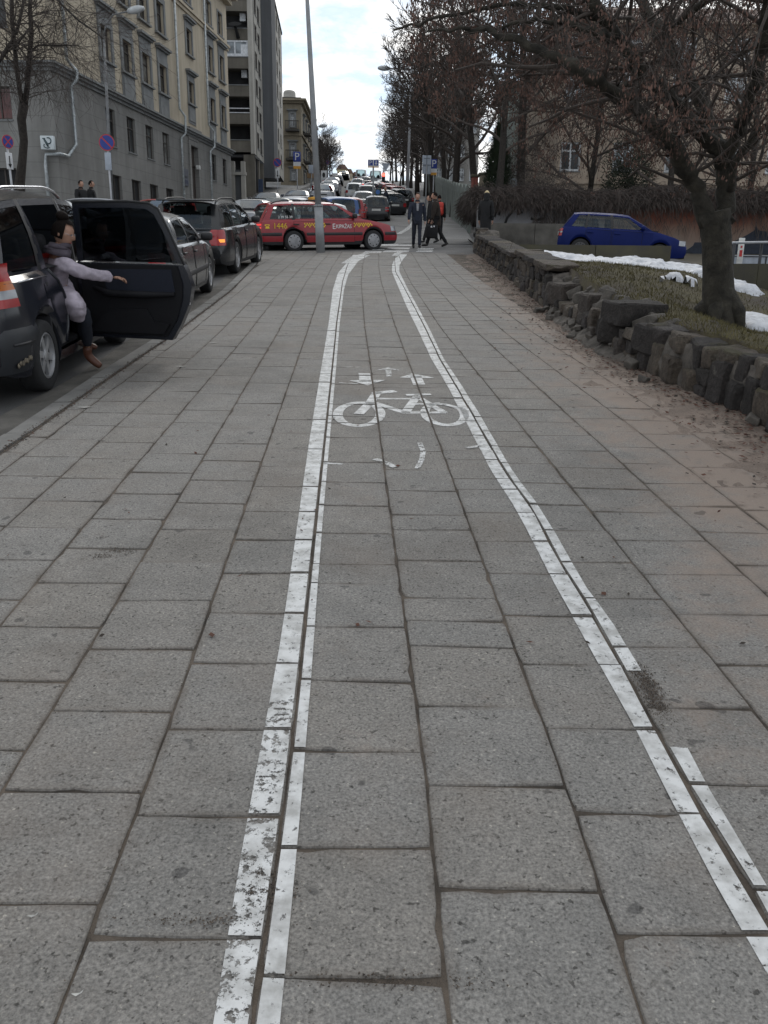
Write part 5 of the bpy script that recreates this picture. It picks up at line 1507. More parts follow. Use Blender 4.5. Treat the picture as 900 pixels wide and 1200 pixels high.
for y in ys_:
    row = []
    for t in [0, .1, .22, .36, .5, .7, .9, 1.1, 1.35, 1.6, 1.9, 2.2, 2.6, 3, 3.4, 3.8, 4.2, 4.7, 5.2, 5.8, 6.5, 7.3, 8.3, 9.5, 11, 13, 16, 20, 26, 40]:
        x = wall_x(y) + .28 + t
        row.append((x, y, terrace(x, y) if t > 0 else g(y) + .1))
    rows.append(row)
mb.grid(rows); tag(mb.build('terrace_ground', m_turf), kind='structure')
# short dead grass and moss tufts on the terrace
def tufts(name, n, fn, mat, hmin, hmax, wd=.006):
    mb = MB()
    for _ in range(n):
        p = fn()
        if p is None: continue
        h_ = rnd.uniform(hmin, hmax); a = rnd.uniform(0, 6.3); q = Vector((math.cos(a), math.sin(a), 0)) * wd
        t_ = Vector((rnd.gauss(0, .5), rnd.gauss(0, .5), 1)).normalized() * h_
        mb.f([mb.v(p - q), mb.v(p + q), mb.v(p + t_)])
    return tag(mb.build(name, mat, recalc=False), kind='stuff')
def tp():
    y = rnd.uniform(5.2, 16); x = wall_x(y) + .35 + abs(rnd.gauss(0, 1.5))
    return Vector((x, y, terrace(x, y) - .005))
tufts('grass', 16000, tp, M('dead_grass', (.10, .085, .035), .9, var=.5, scale=3), .02, .07)
# fallen leaves, twigs and crumbs along the foot of the wall and on the slabs
mb = MB()
for i in range(8000):
    y = 3 + 22 * rnd.random() ** 1.5
    x = wall_x(y) + .1 - abs(rnd.gauss(0, .34)) if i < 7200 else rnd.uniform(-2.4, wall_x(y))
    if i >= 7200 and rnd.random() < .6: continue
    s_ = rnd.uniform(.006, .026) * (1 if i < 7200 else .7); z = g(y) + (.014 if i < 7200 else .004) + .004
    a = rnd.uniform(0, 6.3); u = Vector((math.cos(a), math.sin(a), rnd.uniform(-.3, .3))) * s_; v = Vector((-math.sin(a), math.cos(a), rnd.uniform(-.2, .5))) * s_ * rnd.uniform(.2, .7)
    p = Vector((x, y, z)); mb.f([mb.v(p - u), mb.v(p - v), mb.v(p + u), mb.v(p + v)], rnd.choice((0, 0, 1)))
for i in range(900):
    y = 3.5 + 12 * rnd.random() ** 1.3; x = kerb_x(y) + .03 + rnd.gauss(0, .035); s_ = rnd.uniform(.004, .013); a = rnd.uniform(0, 6.3)
    p = Vector((x, y, g(y) + .005)); u = Vector((math.cos(a), math.sin(a), .2)) * s_; v = Vector((-math.sin(a), math.cos(a), .3)) * s_ * .5
    mb.f([mb.v(p - u), mb.v(p - v), mb.v(p + u), mb.v(p + v)], rnd.choice((0, 1)))
lit_ = mb.build('leaf_litter', [M('dead_leaves', (.085, .035, .022), .9, var=.5, scale=30), M('twig_crumbs', (.03, .022, .016), .9)], recalc=False); tag(lit_, kind='stuff')
mb = MB()
for (px, py, s_) in ((408, 431, .05), (419, 431, .03), (250, 402, .06), (212, 430, .07), (100, 478, .06), (225, 379, .04), (90, 1168, .012), (38, 1076, .012), (435, 378, .012)):
    c = gnd(px, py); mb.poly([tuple(c + Vector((-s_, 0, .008))), tuple(c + Vector((0, -s_ * .4, .006))), tuple(c + Vector((s_, .01, .010))), tuple(c + Vector((.01, s_ * .35, .007)))])
sp_ = mb.build('paper_scraps', M('scrap_paper', (.42, .41, .38), .8)); tag(sp_, kind='stuff')

# snow patches lying on the terrace
m_snow = M('old_snow', (.52, .53, .56), .6, var=.30, scale=9, bumps=.6, bscale=30)
def snow(name, blobs, thick=.085):
    mb = MB(); 
    xs0 = min(b_[0] - b_[2] for b_ in blobs); xs1 = max(b_[0] + b_[2] for b_ in blobs); ys0 = min(b_[1] - b_[3] for b_ in blobs); ys1 = max(b_[1] + b_[3] for b_ in blobs)
    nx = int((xs1 - xs0) / .05); ny = int((ys1 - ys0) / .05); vs = {}
    def hgt(x, y):
        f = max((1 - ((x - bx) / rx) ** 2 - ((y - by) / ry) ** 2) for bx, by, rx, ry in blobs)
        f += .55 * mn.fractal(Vector((x * 2.6, y * 2.6, 5)), .8, 2.2, 6) - .05
        return thick * min(1, f * 1.6) * (1 + .7 * mn.noise(Vector((x * 1.8, y * 1.8, 7)))) + .05 * mn.noise(Vector((x * 5, y * 5, 0))) * min(1, max(0, f * 2)) - (.05 if f < .02 else 0) if f > -.2 else None
    for i in range(nx + 1):
        for j in range(ny + 1):
            x = xs0 + (xs1 - xs0) * i / nx; y = ys0 + (ys1 - ys0) * j / ny; h_ = hgt(x, y)
            if h_ is not None: vs[i, j] = mb.v((x, y, terrace(x, y) + max(h_, -.09)))
    for i in range(nx):
        for j in range(ny):
            q = [(i, j), (i + 1, j), (i + 1, j + 1), (i, j + 1)]
            if all(k in vs for k in q): mb.f([vs[k] for k in q], 0, True)
    return tag(mb.build(name, m_snow), kind='stuff')
def tpt(px, py):
    d = ray(px, py); t = 3.0
    while t < 60:
        if ZC + d[2] * t < terrace(d[0] * t, d[1] * t): break
        t += .03
    return (d[0] * t, d[1] * t)
bl_ = []
for px, py, rx, ry in ((640, 301, .45, 1.0), (662, 302, .6, .9), (690, 306, .7, 1.3), (718, 309, .65, 1.5), (748, 308, .7, 1.1), (770, 312, .6, 1.1), (800, 314, .8, .9), (830, 322, .45, .9), (855, 335, .35, 1.0), (790, 328, .16, .18), (808, 334, .12, .12), (860, 356, .14, .12), (775, 331, .07, .06)):
    x, y = tpt(px, py); bl_.append((x, y, rx, ry))
snow('snow', bl_)
x, y = tpt(882, 378); snow('snow', [(x + .15, y, .5, .5), (x + .7, y - .2, .6, .4)], .07)

# ---- low concrete wall in front of the blue car, and the lower one beside the tree
def wallbox(name, label, pts, z0, z1f, th, mat, joints=1.2, group=None):
    """upright wall along a polyline with panel joints and a slightly proud coping"""
    o = thing(name, label, 'wall', (pts[0][0], pts[0][1], z0), group=group); mb = MB(); mc = MB()
    for (xa, ya), (xb, yb) in zip(pts, pts[1:]):
        L_ = math.hypot(xb - xa, yb - ya); n = max(1, round(L_ / joints)); d = Vector(((xb - xa) / L_, (yb - ya) / L_, 0)); nn = Vector((-d.y, d.x, 0))
        for i in range(n):
            s0, s1 = L_ * i / n + .008, L_ * (i + 1) / n - .008
            p0 = Vector((xa, ya, 0)) + d * s0; p1 = Vector((xa, ya, 0)) + d * s1
            j = rnd.uniform(-.01, .01); za, zb = z1f(p0.x, p0.y), z1f(p1.x, p1.y)
            a = [p0 + nn * j, p1 + nn * j, p1 + nn * (th + j), p0 + nn * (th + j)]
            lo = [mb.v((p.x, p.y, z0)) for p in a]; hi = [mb.v((p.x, p.y, z)) for p, z in zip(a, (za, zb, zb, za))]
            mb.f(lo[::-1]); mb.f(hi)
            for k in range(4): mb.f([lo[k], lo[(k + 1) % 4], hi[(k + 1) % 4], hi[k]])
    mb.build('panels', mat, o, world=True); return o
zt1 = at(784, 288, 21.4).z; zt0 = at(585, 286, 21.4).z; xl0 = 3.15; xl1 = at(786, 300, 21.4).x
wallbox('concrete_wall', 'low mossy concrete wall between the snow and the blue hatchback', [(xl0, 21.4), (xl1, 21.4)], 1.0, lambda x, y: zt0 + (zt1 - zt0) * (x - xl0) / (xl1 - xl0), .22, m_conc, 1.9)
pA = at(853, 309, 16.0); pB = at(935, 309, 13.0)
wallbox('concrete_wall', 'green stained concrete wall under the railing right of the big tree', [(pA.x, pA.y), (pB.x, pB.y)], .3, lambda x, y: pA.z + (pB.z - pA.z) * (pA.y - y) / 3.0, .22, m_conc, 1.5)
# railing behind it
r0 = at(838, 285, 20.0); r1 = at(960, 283, 19.0)
ral = thing('railing', 'thin pale metal railing before the painted mural wall', 'railing', (r0.x, r0.y, r0.z - 1.0)); mb = MB(); mb.tube([r0, r1], .028, 8); mb.build('rail', M('galvanised', (.34, .35, .37), .5, metal=.3), ral, world=True)
for px in (861, 893):
    t = at(px, 285, 19.6); mb = MB(); mb.tube([t - Vector((0, 0, 1.1)), t], .035, 8); mb.build('post', M('railing_post', (.03, .03, .033), .6), ral, world=True)
t = at(857, 297, 20.6); bx_ = thing('utility_box', 'pale grey utility box behind the railing', 'box', (t.x, t.y, t.z - .9)); mb = MB()
mb.rbox((.2, 0, .55), (1.5, .3, .62), bev=.02); mb.build('body', M('pale_grey_metal', (.30, .33, .38), .5), bx_)
mb = MB(); mb.box((.75, -.16, .6), (.02, .02, .5)); mb.box((.2, -.16, .84), (1.4, .02, .02)); mb.build('door_edge', m_blackplastic, bx_)
mk = thing('marker_post', 'narrow white marker post with a red symbol', 'marker', (t.x + .05, t.y - .4, t.z - .6)); mb = MB(); mb.rbox((0, 0, .62), (.13, .04, .62), bev=.01); mb.build('panel', M('white_enamel', (.6, .6, .58), .5), mk)
mb = MB(); mb.box((0, -.024, .60), (.06, .01, .14)); mb.box((0, -.024, .74), (.04, .01, .05)); mb.build('symbol', M('red_enamel', (.45, .03, .03), .5), mk)

# ---- mural wall with creeper
YW = 32.6
wl_ = at(560, 250, YW).x; wr_ = at(985, 250, YW).x
m_mural, nt, lk, b = newmat('mural_wall')
tc = nt.new('ShaderNodeTexCoord'); sep = nt.new('ShaderNodeSeparateXYZ'); lk.new(tc.outputs['Object'], sep.inputs[0])
base, bf_ = noise_col(nt, lk, (.17, .165, .165), (.27, .27, .285), 1.6, detail=7)
r = nt.new('ShaderNodeValToRGB'); e = r.color_ramp.elements; e[0].position = .04; e[0].color = (.20, .175, .15, 1); e[1].position = .95; e[1].color = (.11, .055, .045, 1)
q_ = e.new(.35); q_.color = (.22, .135, .10, 1); q_ = e.new(.55); q_.color = (.20, .065, .042, 1); q_ = e.new(.72); q_.color = (.14, .055, .045, 1)
mrz = nt.new('ShaderNodeMapRange'); mrz.inputs[1].default_value = .2; mrz.inputs[2].default_value = 2.6
nz = nt.new('ShaderNodeTexNoise'); nz.inputs['Scale'].default_value = 1.3; nz.inputs['Detail'].default_value = 6; lk.new(tc.outputs['Object'], nz.inputs['Vector'])
ad = nt.new('ShaderNodeMath'); ad.operation = 'MULTIPLY_ADD'; ad.inputs[1].default_value = .9; lk.new(nz.outputs['Fac'], ad.inputs[0]); lk.new(sep.outputs['Z'], ad.inputs[2])
sb = nt.new('ShaderNodeMath'); sb.operation = 'SUBTRACT'; sb.inputs[1].default_value = .45; lk.new(ad.outputs[0], sb.inputs[0]); lk.new(sb.outputs[0], mrz.inputs[0]); lk.new(mrz.outputs[0], r.inputs['Fac'])
mrx = nt.new('ShaderNodeMapRange'); mrx.inputs[1].default_value = 4.6; mrx.inputs[2].default_value = 6.0
ax2 = nt.new('ShaderNodeMath'); ax2.operation = 'MULTIPLY_ADD'; ax2.inputs[1].default_value = 1.6; lk.new(nz.outputs['Fac'], ax2.inputs[0]); lk.new(sep.outputs['X'], ax2.inputs[2]); lk.new(ax2.outputs[0], mrx.inputs[0])
lk.new(mix(nt, lk, base, r.outputs['Color'], mrx.outputs[0]), b.inputs['Base Color']); b.inputs['Roughness'].default_value = .9
zb_ = yard_z(5, YW) - .9; ztop = at(700, 236, YW).z
mw_ = thing('mural_wall', 'long retaining wall with a faded red sunset mural behind the blue hatchback', 'wall', (wl_, YW, zb_ + .6))
mb = MB(); mb.box(((wr_ - wl_) / 2, .2, (ztop - zb_) / 2 - .6), (wr_ - wl_, .4, ztop - zb_)); mb.build('wall', m_mural, mw_)
mb = MB()     # dark painted silhouettes of roofs and plain graffiti strokes
def sil(pts, th=.006):
    q = [at(px, py, YW - .002) for px, py in pts]; mb.prism([p - mw_.location for p in q], (0, -th, 0))
sil([(776, 306), (780, 298), (800, 296), (812, 288), (814, 284), (822, 284), (826, 288), (836, 296), (846, 298), (846, 306)])
sil([(838, 310), (846, 292), (858, 284), (874, 276), (884, 270), (886, 264), (889, 270), (905, 272), (940, 268), (940, 310)])
mb.build('silhouette', M('dark_mural_paint', (.020, .026, .040), .8, var=.3), mw_)
mb = MB()
for pts in ([(592, 262), (594, 256), (600, 248), (606, 238), (610, 233)], [(609, 232), (607, 252), (612, 248)], [(579, 254), (582, 246), (580, 240), (584, 236)], [(584, 252), (587, 244), (585, 238)], [(622, 256), (630, 258), (640, 254)]):
    mb.tube([at(px, py, YW - .002) - mw_.location for px, py in pts], .045, 4)
mb.build('graffiti', M('black_spray', (.02, .02, .02), .7), mw_)
# lower concrete bank in front of it
pa, pb2 = at(566, 261, 30.8), at(668, 262, 30.8)
wallbox('concrete_wall', 'stained concrete bank below the graffiti left of the blue hatchback', [(pa.x, pa.y), (pb2.x + .6, pb2.y)], 1.3, lambda x, y: pa.z, .5, M('stained_concrete', (.10, .092, .082), .95, var=.5, scale=1.6, c2=(.15, .14, .125)), 2.2)

def strands(mb, n, fn, lmin, lmax, wd, mi=0):
    for _ in range(n):
        p, d = fn(); L_ = rnd.uniform(lmin, lmax); pts = [p]; dd = d.normalized()
        for k in range(3):
            dd = (dd + Vector((rnd.gauss(0, .22), rnd.gauss(0, .16), -.32))).normalized(); pts.append(pts[-1] + dd * L_ / 3)
        a = dd.cross(Vector((0, 1, .2))).normalized() * wd
        v0 = [mb.v(q - a * (1 - .25 * i)) for i, q in enumerate(pts)]; v1 = [mb.v(q + a * (1 - .25 * i)) for i, q in enumerate(pts)]
        for i in range(3): mb.f([v0[i], v1[i], v1[i + 1], v0[i + 1]], mi)
m_vine = M('dry_creeper', (.068, .056, .050), .95, var=.55, scale=4)
m_vine2 = M('dry_creeper_red', (.075, .055, .048), .95, var=.5, scale=4)
cr = thing('creeper', 'tangle of brown dead creeper hanging over the mural wall', 'creeper', (wl_, YW, ztop))
mb = MB()
def cf():
    x = rnd.uniform(wl_ - .3, wr_); px_ = x
    t = mn.noise(Vector((x * .35, 0, 2)))
    return Vector((x, YW - .05 - abs(rnd.gauss(0, .16)), ztop + rnd.uniform(-.1, .42) + .22 * t)), Vector((rnd.gauss(0, .6), -.4, rnd.uniform(-.5, .6)))
strands(mb, 8500, cf, .3, .75, .011); strands(mb, 5000, cf, .25, .65, .011, 1)
for o_ in (0,):
    def cf2():
        x = rnd.choice((rnd.uniform(wl_ + 2, wl_ + 4.2), rnd.uniform(wl_ + 4.5, wr_))); return Vector((x, YW - .05 - abs(rnd.gauss(0, .08)), ztop - rnd.uniform(0, .9))), Vector((rnd.gauss(0, .4), -.2, -.6))
    strands(mb, 900, cf2, .3, .7, .009)
mb.build('stems', [m_vine, m_vine2], cr, world=True, recalc=False)
# rounded mass of the same creeper at the pavement end of the wall
cr2 = thing('creeper', 'rounded mass of dead creeper bulging over the pavement end of the wall', 'creeper', (wl_, 34, g(34)))
mb = MB(); cc = at(558, 241, 35)
def cf3():
    v = Vector((rnd.gauss(0, 1), rnd.gauss(0, 1), rnd.gauss(0, 1))).normalized() * rnd.random() ** .4
    return Vector((cc.x + v.x * .5, cc.y + v.y * 1.6, cc.z + v.z * .5)), Vector((v.x, v.y, v.z * .3))
strands(mb, 3500, cf3, .2, .55, .012); mb.build('stems', [m_vine], cr2, world=True, recalc=False)
# ================================================================ trees
m_bark = M('bark', (.030, .025, .021), .95, var=.5, scale=14, bumps=1.0, bscale=30)
m_bark2 = M('pale_bark', (.034, .030, .023), .95, var=.75, scale=7, bumps=1.0, bscale=22)
m_twig = M('twigs', (.062, .050, .043), .95, var=.4, scale=3)
m_key = M('seed_clusters', (.120, .068, .052), .9, var=.55, scale=2.2)
m_key2 = M('dark_seed_clusters', (.060, .036, .028), .9, var=.5, scale=2.5)

def limb(mb, pts, rad, seg=8):
    mb.tube(pts, rad, seg, caps=True)
def wander(p, d, L_, n, amp, rg, droop=0):
    pts = [Vector(p)]; d = Vector(d).normalized()
    for i in range(n):
        d = (d + Vector((rg.gauss(0, amp), rg.gauss(0, amp), rg.gauss(0, amp) - droop))).normalized(); pts.append(pts[-1] + d * L_ / n)
    return pts, d
def twigline(mb, pts, r, mi=0):
    """thin three sided twig"""
    mb.tube(pts, [r * (1 - .75 * i / (len(pts) - 1)) for i in range(len(pts))], 3, mi, caps=False)
def grow(mb, p, d, L_, r, depth, rg, spread=.65, droop=0.0, upb=.12, ends=None, kids=(3, 5), ratio=.62, minr=.006, keep=None):
    n = 4 if depth > 1 else 3
    pts, dd = wander(p, d, L_, n, .13, rg, droop)
    if keep and not all(keep(q) for q in pts): return
    rads = [max(minr * .6, r * (1 - .45 * i / n)) for i in range(n + 1)]
    mb.tube(pts, rads, 6 if r > .06 else (4 if r > .02 else 3), caps=False)
    if depth <= 0:
        if ends is not None: ends.append((pts[-1], dd)); ends.append((pts[-2], dd))
        return
    for k in range(rg.randint(*kids)):
        t = rg.uniform(.35, 1.0) if k else 1.0
        i = min(n - 1, int(t * n)); q = pts[i] + (pts[i + 1] - pts[i]) * (t * n - i if t < 1 else 1)
        ax = dd.orthogonal().normalized(); ax.rotate(Matrix.Rotation(rg.uniform(0, 6.28), 3, dd))
        nd = (dd + ax * rg.uniform(.4, 1.0) * spread * (1.6 if k else .6) + Vector((0, 0, upb))).normalized()
        grow(mb, q, nd, L_ * ratio * rg.uniform(.75, 1.2), max(minr, rads[min(n, i + 1)] * (.72 if k == 0 else .52)), depth - 1, rg, spread, droop, upb, ends, kids, ratio, minr, keep)

def keys(mb, p, rg, n, size, mi=0):
    """a hanging cluster of dry winged seeds"""
    for _ in range(n):
        q = Vector(p) + Vector((rg.gauss(0, size * .8), rg.gauss(0, size * .8), rg.uniform(-2.4, .2) * size)); a = rg.uniform(0, 6.28); l_ = size * rg.uniform(.7, 1.5); w_ = size * rg.uniform(.16, .32)
        u = Vector((math.cos(a), math.sin(a), 0)) * w_; dn = Vector((rg.gauss(0, .25), rg.gauss(0, .25), -1)).normalized() * l_
        mb.f([mb.v(q), mb.v(q + dn * .55 - u), mb.v(q + dn), mb.v(q + dn * .55 + u)], mi)

# ---- the big tree on the terrace
rg = random.Random(11)
D0 = 10.3; base = at(843, 384, D0); base.z = terrace(base.x, base.y) - .1
big = thing('ash_tree', 'large dark tree with dry seed clusters leaning over the broken stone wall', 'tree', base)
trunk = MB(); BW = {}
def W2(px, py, D): return at(px, py, D)
def px2r(w, D): return w / 2 / F * D * .86
main = [(845, 392, D0, 54), (843, 372, D0, 45), (842, 345, D0, 41), (841, 315, D0, 38), (840, 285, D0, 37), (838, 262, D0, 39), (836, 248, D0, 44)]
trunk.tube([W2(a, b_, d) for a, b_, d, w_ in main], [px2r(w_, d) for a, b_, d, w_ in main], 14)
limbs = [
  # (points px, py, depth, width)
  [(832, 262, D0, 28), (818, 225, D0, 25), (806, 200, D0 - .1, 24), (793, 180, D0 - .3, 22), (772, 155, D0 - .5, 21), (744, 130, D0 - .8, 20), (714, 108, D0 - 1.1, 19), (680, 84, D0 - 1.4, 18), (640, 62, D0 - 1.4, 14), (600, 44, D0 - 1.3, 10), (560, 35, D0 - 1.2, 7), (530, 34, D0 - 1.1, 4), (500, 40, D0 - 1, 2)],
  [(848, 262, D0, 30), (852, 225, D0 + .1, 26), (852, 200, D0 + .1, 28), (846, 180, D0, 24), (826, 160, D0 - .1, 22), (798, 128, D0 - .2, 20), (776, 105, D0 - .4, 19), (752, 78, D0 - .6, 19), (730, 50, D0 - .8, 18), (706, 22, D0 - 1, 17), (686, -10, D0 - 1.2, 15), (668, -45, D0 - 1.4, 11)],
  [(850, 192, D0 + .1, 22), (838, 165, D0 + .3, 20), (826, 130, D0 + .5, 19), (812, 100, D0 + .7, 18), (792, 72, D0 + .9, 18), (772, 42, D0 + 1.1, 16), (756, 10, D0 + 1.3, 14), (742, -30, D0 + 1.5, 11)],
  [(850, 188, D0, 20), (864, 160, D0 - .2, 17), (874, 130, D0 - .4, 19), (884, 95, D0 - .6, 18), (892, 60, D0 - .8, 18), (898, 20, D0 - 1, 18), (906, -30, D0 - 1.2, 15)],
  [(856, 222, D0 - .1, 12), (866, 180, D0 - .4, 10), (878, 168, D0 - .6, 9), (905, 140, D0 - 1.0, 8), (930, 90, D0 - 1.4, 6)],
  [(776, 105, D0 - .4, 10), (744, 98, D0 - .7, 9), (716, 104, D0 - 1.1, 7)],
  [(770, 42, D0 + 1.1, 12), (800, 20, D0 + .8, 10), (838, -4, D0 + .4, 8), (880, -30, D0, 6)],
  [(724, 46, D0 - .8, 11), (700, 40, D0 - 1.1, 10), (668, 26, D0 - 1.2, 8), (630, 22, D0 - 1.2, 6), (590, 30, D0 - 1.2, 5)],
  [(706, 22, D0 - 1, 10), (660, 8, D0 - 1.0, 8), (610, 4, D0 - .9, 7), (560, 14, D0 - .8, 5), (500, 22, D0 - .6, 4), (462, 34, D0 - .5, 3)],
]
starts = []
for L_ in limbs:
    pts = [W2(a, b_, d) for a, b_, d, w_ in L_]; rr = [px2r(w_, d) for a, b_, d, w_ in L_]
    # soften with wobble
    q = [pts[0]]; r2 = [rr[0]]
    for i in range(len(pts) - 1):
        for t in (.25, .5, .75, 1):
            p = pts[i].lerp(pts[i + 1], t); r_ = rr[i] + (rr[i + 1] - rr[i]) * t
            q.append(p + Vector((rg.gauss(0, .014), rg.gauss(0, .02), rg.gauss(0, .014)))); r2.append(r_ * rg.uniform(.80, 1.02))
    trunk.tube(q, r2, 9)
    for i in range(5, len(q), 2):
        starts.append((q[i], (q[i] - q[i - 1]).normalized(), r2[i]))
for a in range(5):   # root flare
    an = a * 1.25 + .4; trunk.tube([base + Vector((0, 0, .42)), base + Vector((math.cos(an) * .24, math.sin(an) * .17, .20)), base + Vector((math.cos(an) * .28, math.sin(an) * .28, .02))], [.13, .09, .04], 8)
trunk.build('trunk', m_bark2, big, world=True)
br = MB(); ends = []
def crown_room(q):
    """the boughs are pruned clear of the pavement and the road"""
    return q.z > 2.40 + .30 * max(0, 3.4 - q.x) and q.x > -.15 + .25 * max(0, 5 - q.z)
for p, d, r_ in starts:
    for k in range(2 if r_ > .05 else 2):
        ax = d.orthogonal().normalized(); ax.rotate(Matrix.Rotation(rg.uniform(0, 6.28), 3, d))
        nd = (d * rg.uniform(.1, .7) + ax + Vector((-.15, 0, .15))).normalized()
        grow(br, p, nd, rg.uniform(.7, 1.5), min(.022, r_ * .36), 3, rg, .75, .07, .03, ends, (2, 4), .66, .0030, crown_room)
br.build('branches', m_twig, big, world=True, recalc=False)
ky = MB()
for p, d in ends:
    v = rg.random()
    if v < .68: keys(ky, p, rg, rg.randint(3, 7), rg.uniform(.026, .042), 0 if rg.random() < .7 else 1)
ky.build('seed_clusters', [m_key, m_key2], big, world=True, recalc=False)
print('big tree ends', len(ends))

# overhanging boughs from trees farther along, heavy with seed clusters
def canopy_tree(name, label, bx, by_, Hh, rg, spread_r, n_main, key_frac, lean=Vector((0, 0, 0)), trunk_r=.2, keysize=.07, first=.32, group='trees right of the pavement', depth=4, mats=None, minr=.016, reach=4.3):
    keep = lambda q: math.hypot(q.x, q.y) < reach
    z0 = max(g(by_) - .05, 0); root = thing(name, label, 'tree', (bx, by_, z0), group=group)
    tr = MB(); cr_ = MB(); ends = []; ky = MB()
    pts, d = wander((0, 0, -.1), Vector((0, 0, 1)) + lean * .3, Hh * .62, 7, .035, rg); n = len(pts)
    rads = [trunk_r * (1.25 if i == 0 else 1 - .55 * i / n) for i in range(n)]
    tr.tube(pts, rads, 9)
    for k in range(n_main):
        t = first + (1 - first) * (k + rg.random()) / n_main; i = min(n - 2, int(t * (n - 1))); q = pts[i].lerp(pts[i + 1], t * (n - 1) - i)
        a = k * 2.399 + rg.uniform(-.4, .4); el = rg.uniform(.35, .95)
        nd = Vector((math.cos(a) * math.cos(el), math.sin(a) * math.cos(el), math.sin(el))) + lean
        L_ = spread_r * rg.uniform(.55, .85) * (1.15 - .45 * t)
        grow(cr_, q, nd, L_, rads[i] * .5, depth - 1, rg, .6, .01, .14, ends, (3, 4), .6, minr, keep)
    grow(cr_, pts[-1], d, Hh * .22, rads[-1] * .8, depth - 1, rg, .6, 0, .2, ends, (3, 4), .62, minr, keep)
    tr.build('trunk', m_bark, root)
    crown = cr_.build('crown', mats or m_twig, root, recalc=False)
    if key_frac > 0:
        for p, d in ends:
            if rg.random() < key_frac: keys(ky, p, rg, rg.randint(4, 8), keysize * rg.uniform(.8, 1.3), 0 if rg.random() < .6 else 1)
        ky.build('seed_clusters', [m_key, m_key2], root, recalc=False)
    print(name, len(ends))
    return root
def place(t, px, D, label=None, s=1.0, rot=0, x=None):
    if x is None: x = at(px, 240, D).x
    t.location = (x, D, g(D) - .1); t.scale = (s, s, s * 1.0); t.rotation_euler = (0, 0, rot)
    if label: t['label'] = label
    return t
xA = at(628, 240, 41).x
canopy_tree('ash_tree', 'tall tree heavy with reddish seed clusters in front of the pale green house', at(610, 240, 43).x, 43, 15.5, random.Random(21), 5.6, 14, .8, Vector((-.12, -.1, 0)), .24, .16, first=.36, depth=4)
canopy_tree('ash_tree', 'seed laden tree behind the creeper wall left of the beige house', at(560, 240, 50).x, 50, 16, random.Random(5), 5.4, 14, .75, Vector((-.1, -.1, 0)), .22, .16, first=.36, depth=4)
canopy_tree('ash_tree', 'dark seed laden tree standing by the conifer', at(585, 240, 39).x, 39, 13.5, random.Random(8), 4.8, 13, .75, Vector((-.1, -.1, 0)), .18, .14, first=.42, depth=4)
for px, D, Hh, sd, lab in ((690, 42, 12.5, 51, 'seed laden tree before the left windows of the beige house'), (785, 38.5, 12, 52, 'seed laden tree before the middle of the beige house'), (880, 40, 13, 53, 'seed laden tree before the right end of the beige house')):
    canopy_tree('ash_tree', lab, at(px, 240, D).x, D, Hh, random.Random(sd), 5.4, 16, .9, Vector((-.05, -.05, -.05)), .15, .10, first=.16, depth=4, minr=.012, reach=4.8)
b1 = canopy_tree('bare_tree', 'bare tree with an open crown beside the arched fence', 0, 50, 16, random.Random(31), 5.0, 19, 0, Vector((0, 0, .35)), .25, depth=5, group='bare trees along the street', minr=.020)
b2_ = canopy_tree('bare_tree', 'bare tree leaning over the parked cars', 0, 60, 15, random.Random(33), 4.6, 18, 0, Vector((-.06, 0, .35)), .22, depth=5, group='bare trees along the street', minr=.020)
place(b1, 532, 58, rot=.4)
place(b2_, 508, 66, rot=0)
spots = [(b1, 520, 76, 'bare street tree right of the tall lamp post', 1.0, 1.9), (b2_, 505, 82, 'bare street tree just right of the lamp post pole', 1.05, 2.4), (b1, 499, 92, 'bare street tree behind the lamp post', 1.0, 3.6),
         (b2_, 489, 104, 'bare street tree behind the red traffic light', .95, 4.4), (b1, 481, 118, 'bare street tree left of the red traffic light', .88, 5.1), (b2_, 472, 134, 'bare street tree above the white parked cars', .85, .8), (b1, 464, 152, 'last dark street tree on the right before the crest', .8, 2.9),
         (b2_, 457, 172, 'small far tree on the right at the crest', .75, 1.4), (b1, 530, 112, 'bare tree behind the arched fence near the lamp post', .95, .3), (b2_, 548, 104, 'bare tree behind the middle of the arched fence', .9, 5.8), (b1, 515, 132, 'bare tree far behind the sign board', 1.0, 4.1), (b2_, 492, 150, 'bare tree far behind the tall lamp post', 1.0, 1.1),
         (b1, 384, 122, 'dark bare tree on the left beyond the ornate corner house', .46, 1.2), (b2_, 379, 114, 'bare tree left of the street behind the leaning pole', .46, 3.3), (b1, 387, 138, 'second dark bare tree on the left far up the street', .5, 4.0), (b2_, 390, 160, 'left tree nearest the crest', .5, 5.5), (b1, 378, 130, 'bare tree behind the white poster board', .56, 2.2),
         (b2_, 468, 110, 'low dark tree behind the yield triangle', .5, 2.2), (b1, 460, 142, 'low dark tree above the far minibus row', .5, 3.1), (b2_, 487, 96, 'low dark tree just behind the tall pale lamp', .5, .6), (b1, 476, 132, 'low dark tree filling the gap behind the red signal', .62, 1.0), (b2_, 505, 116, 'low dark tree behind the pale sign back', .6, 4.9), (b1, 523, 96, 'low bare tree over the arched fence', .55, 5.2)]
for src, px, D, lab, s, rot in spots:
    t = copy_tree(src); place(t, px, D, lab, s, rot)
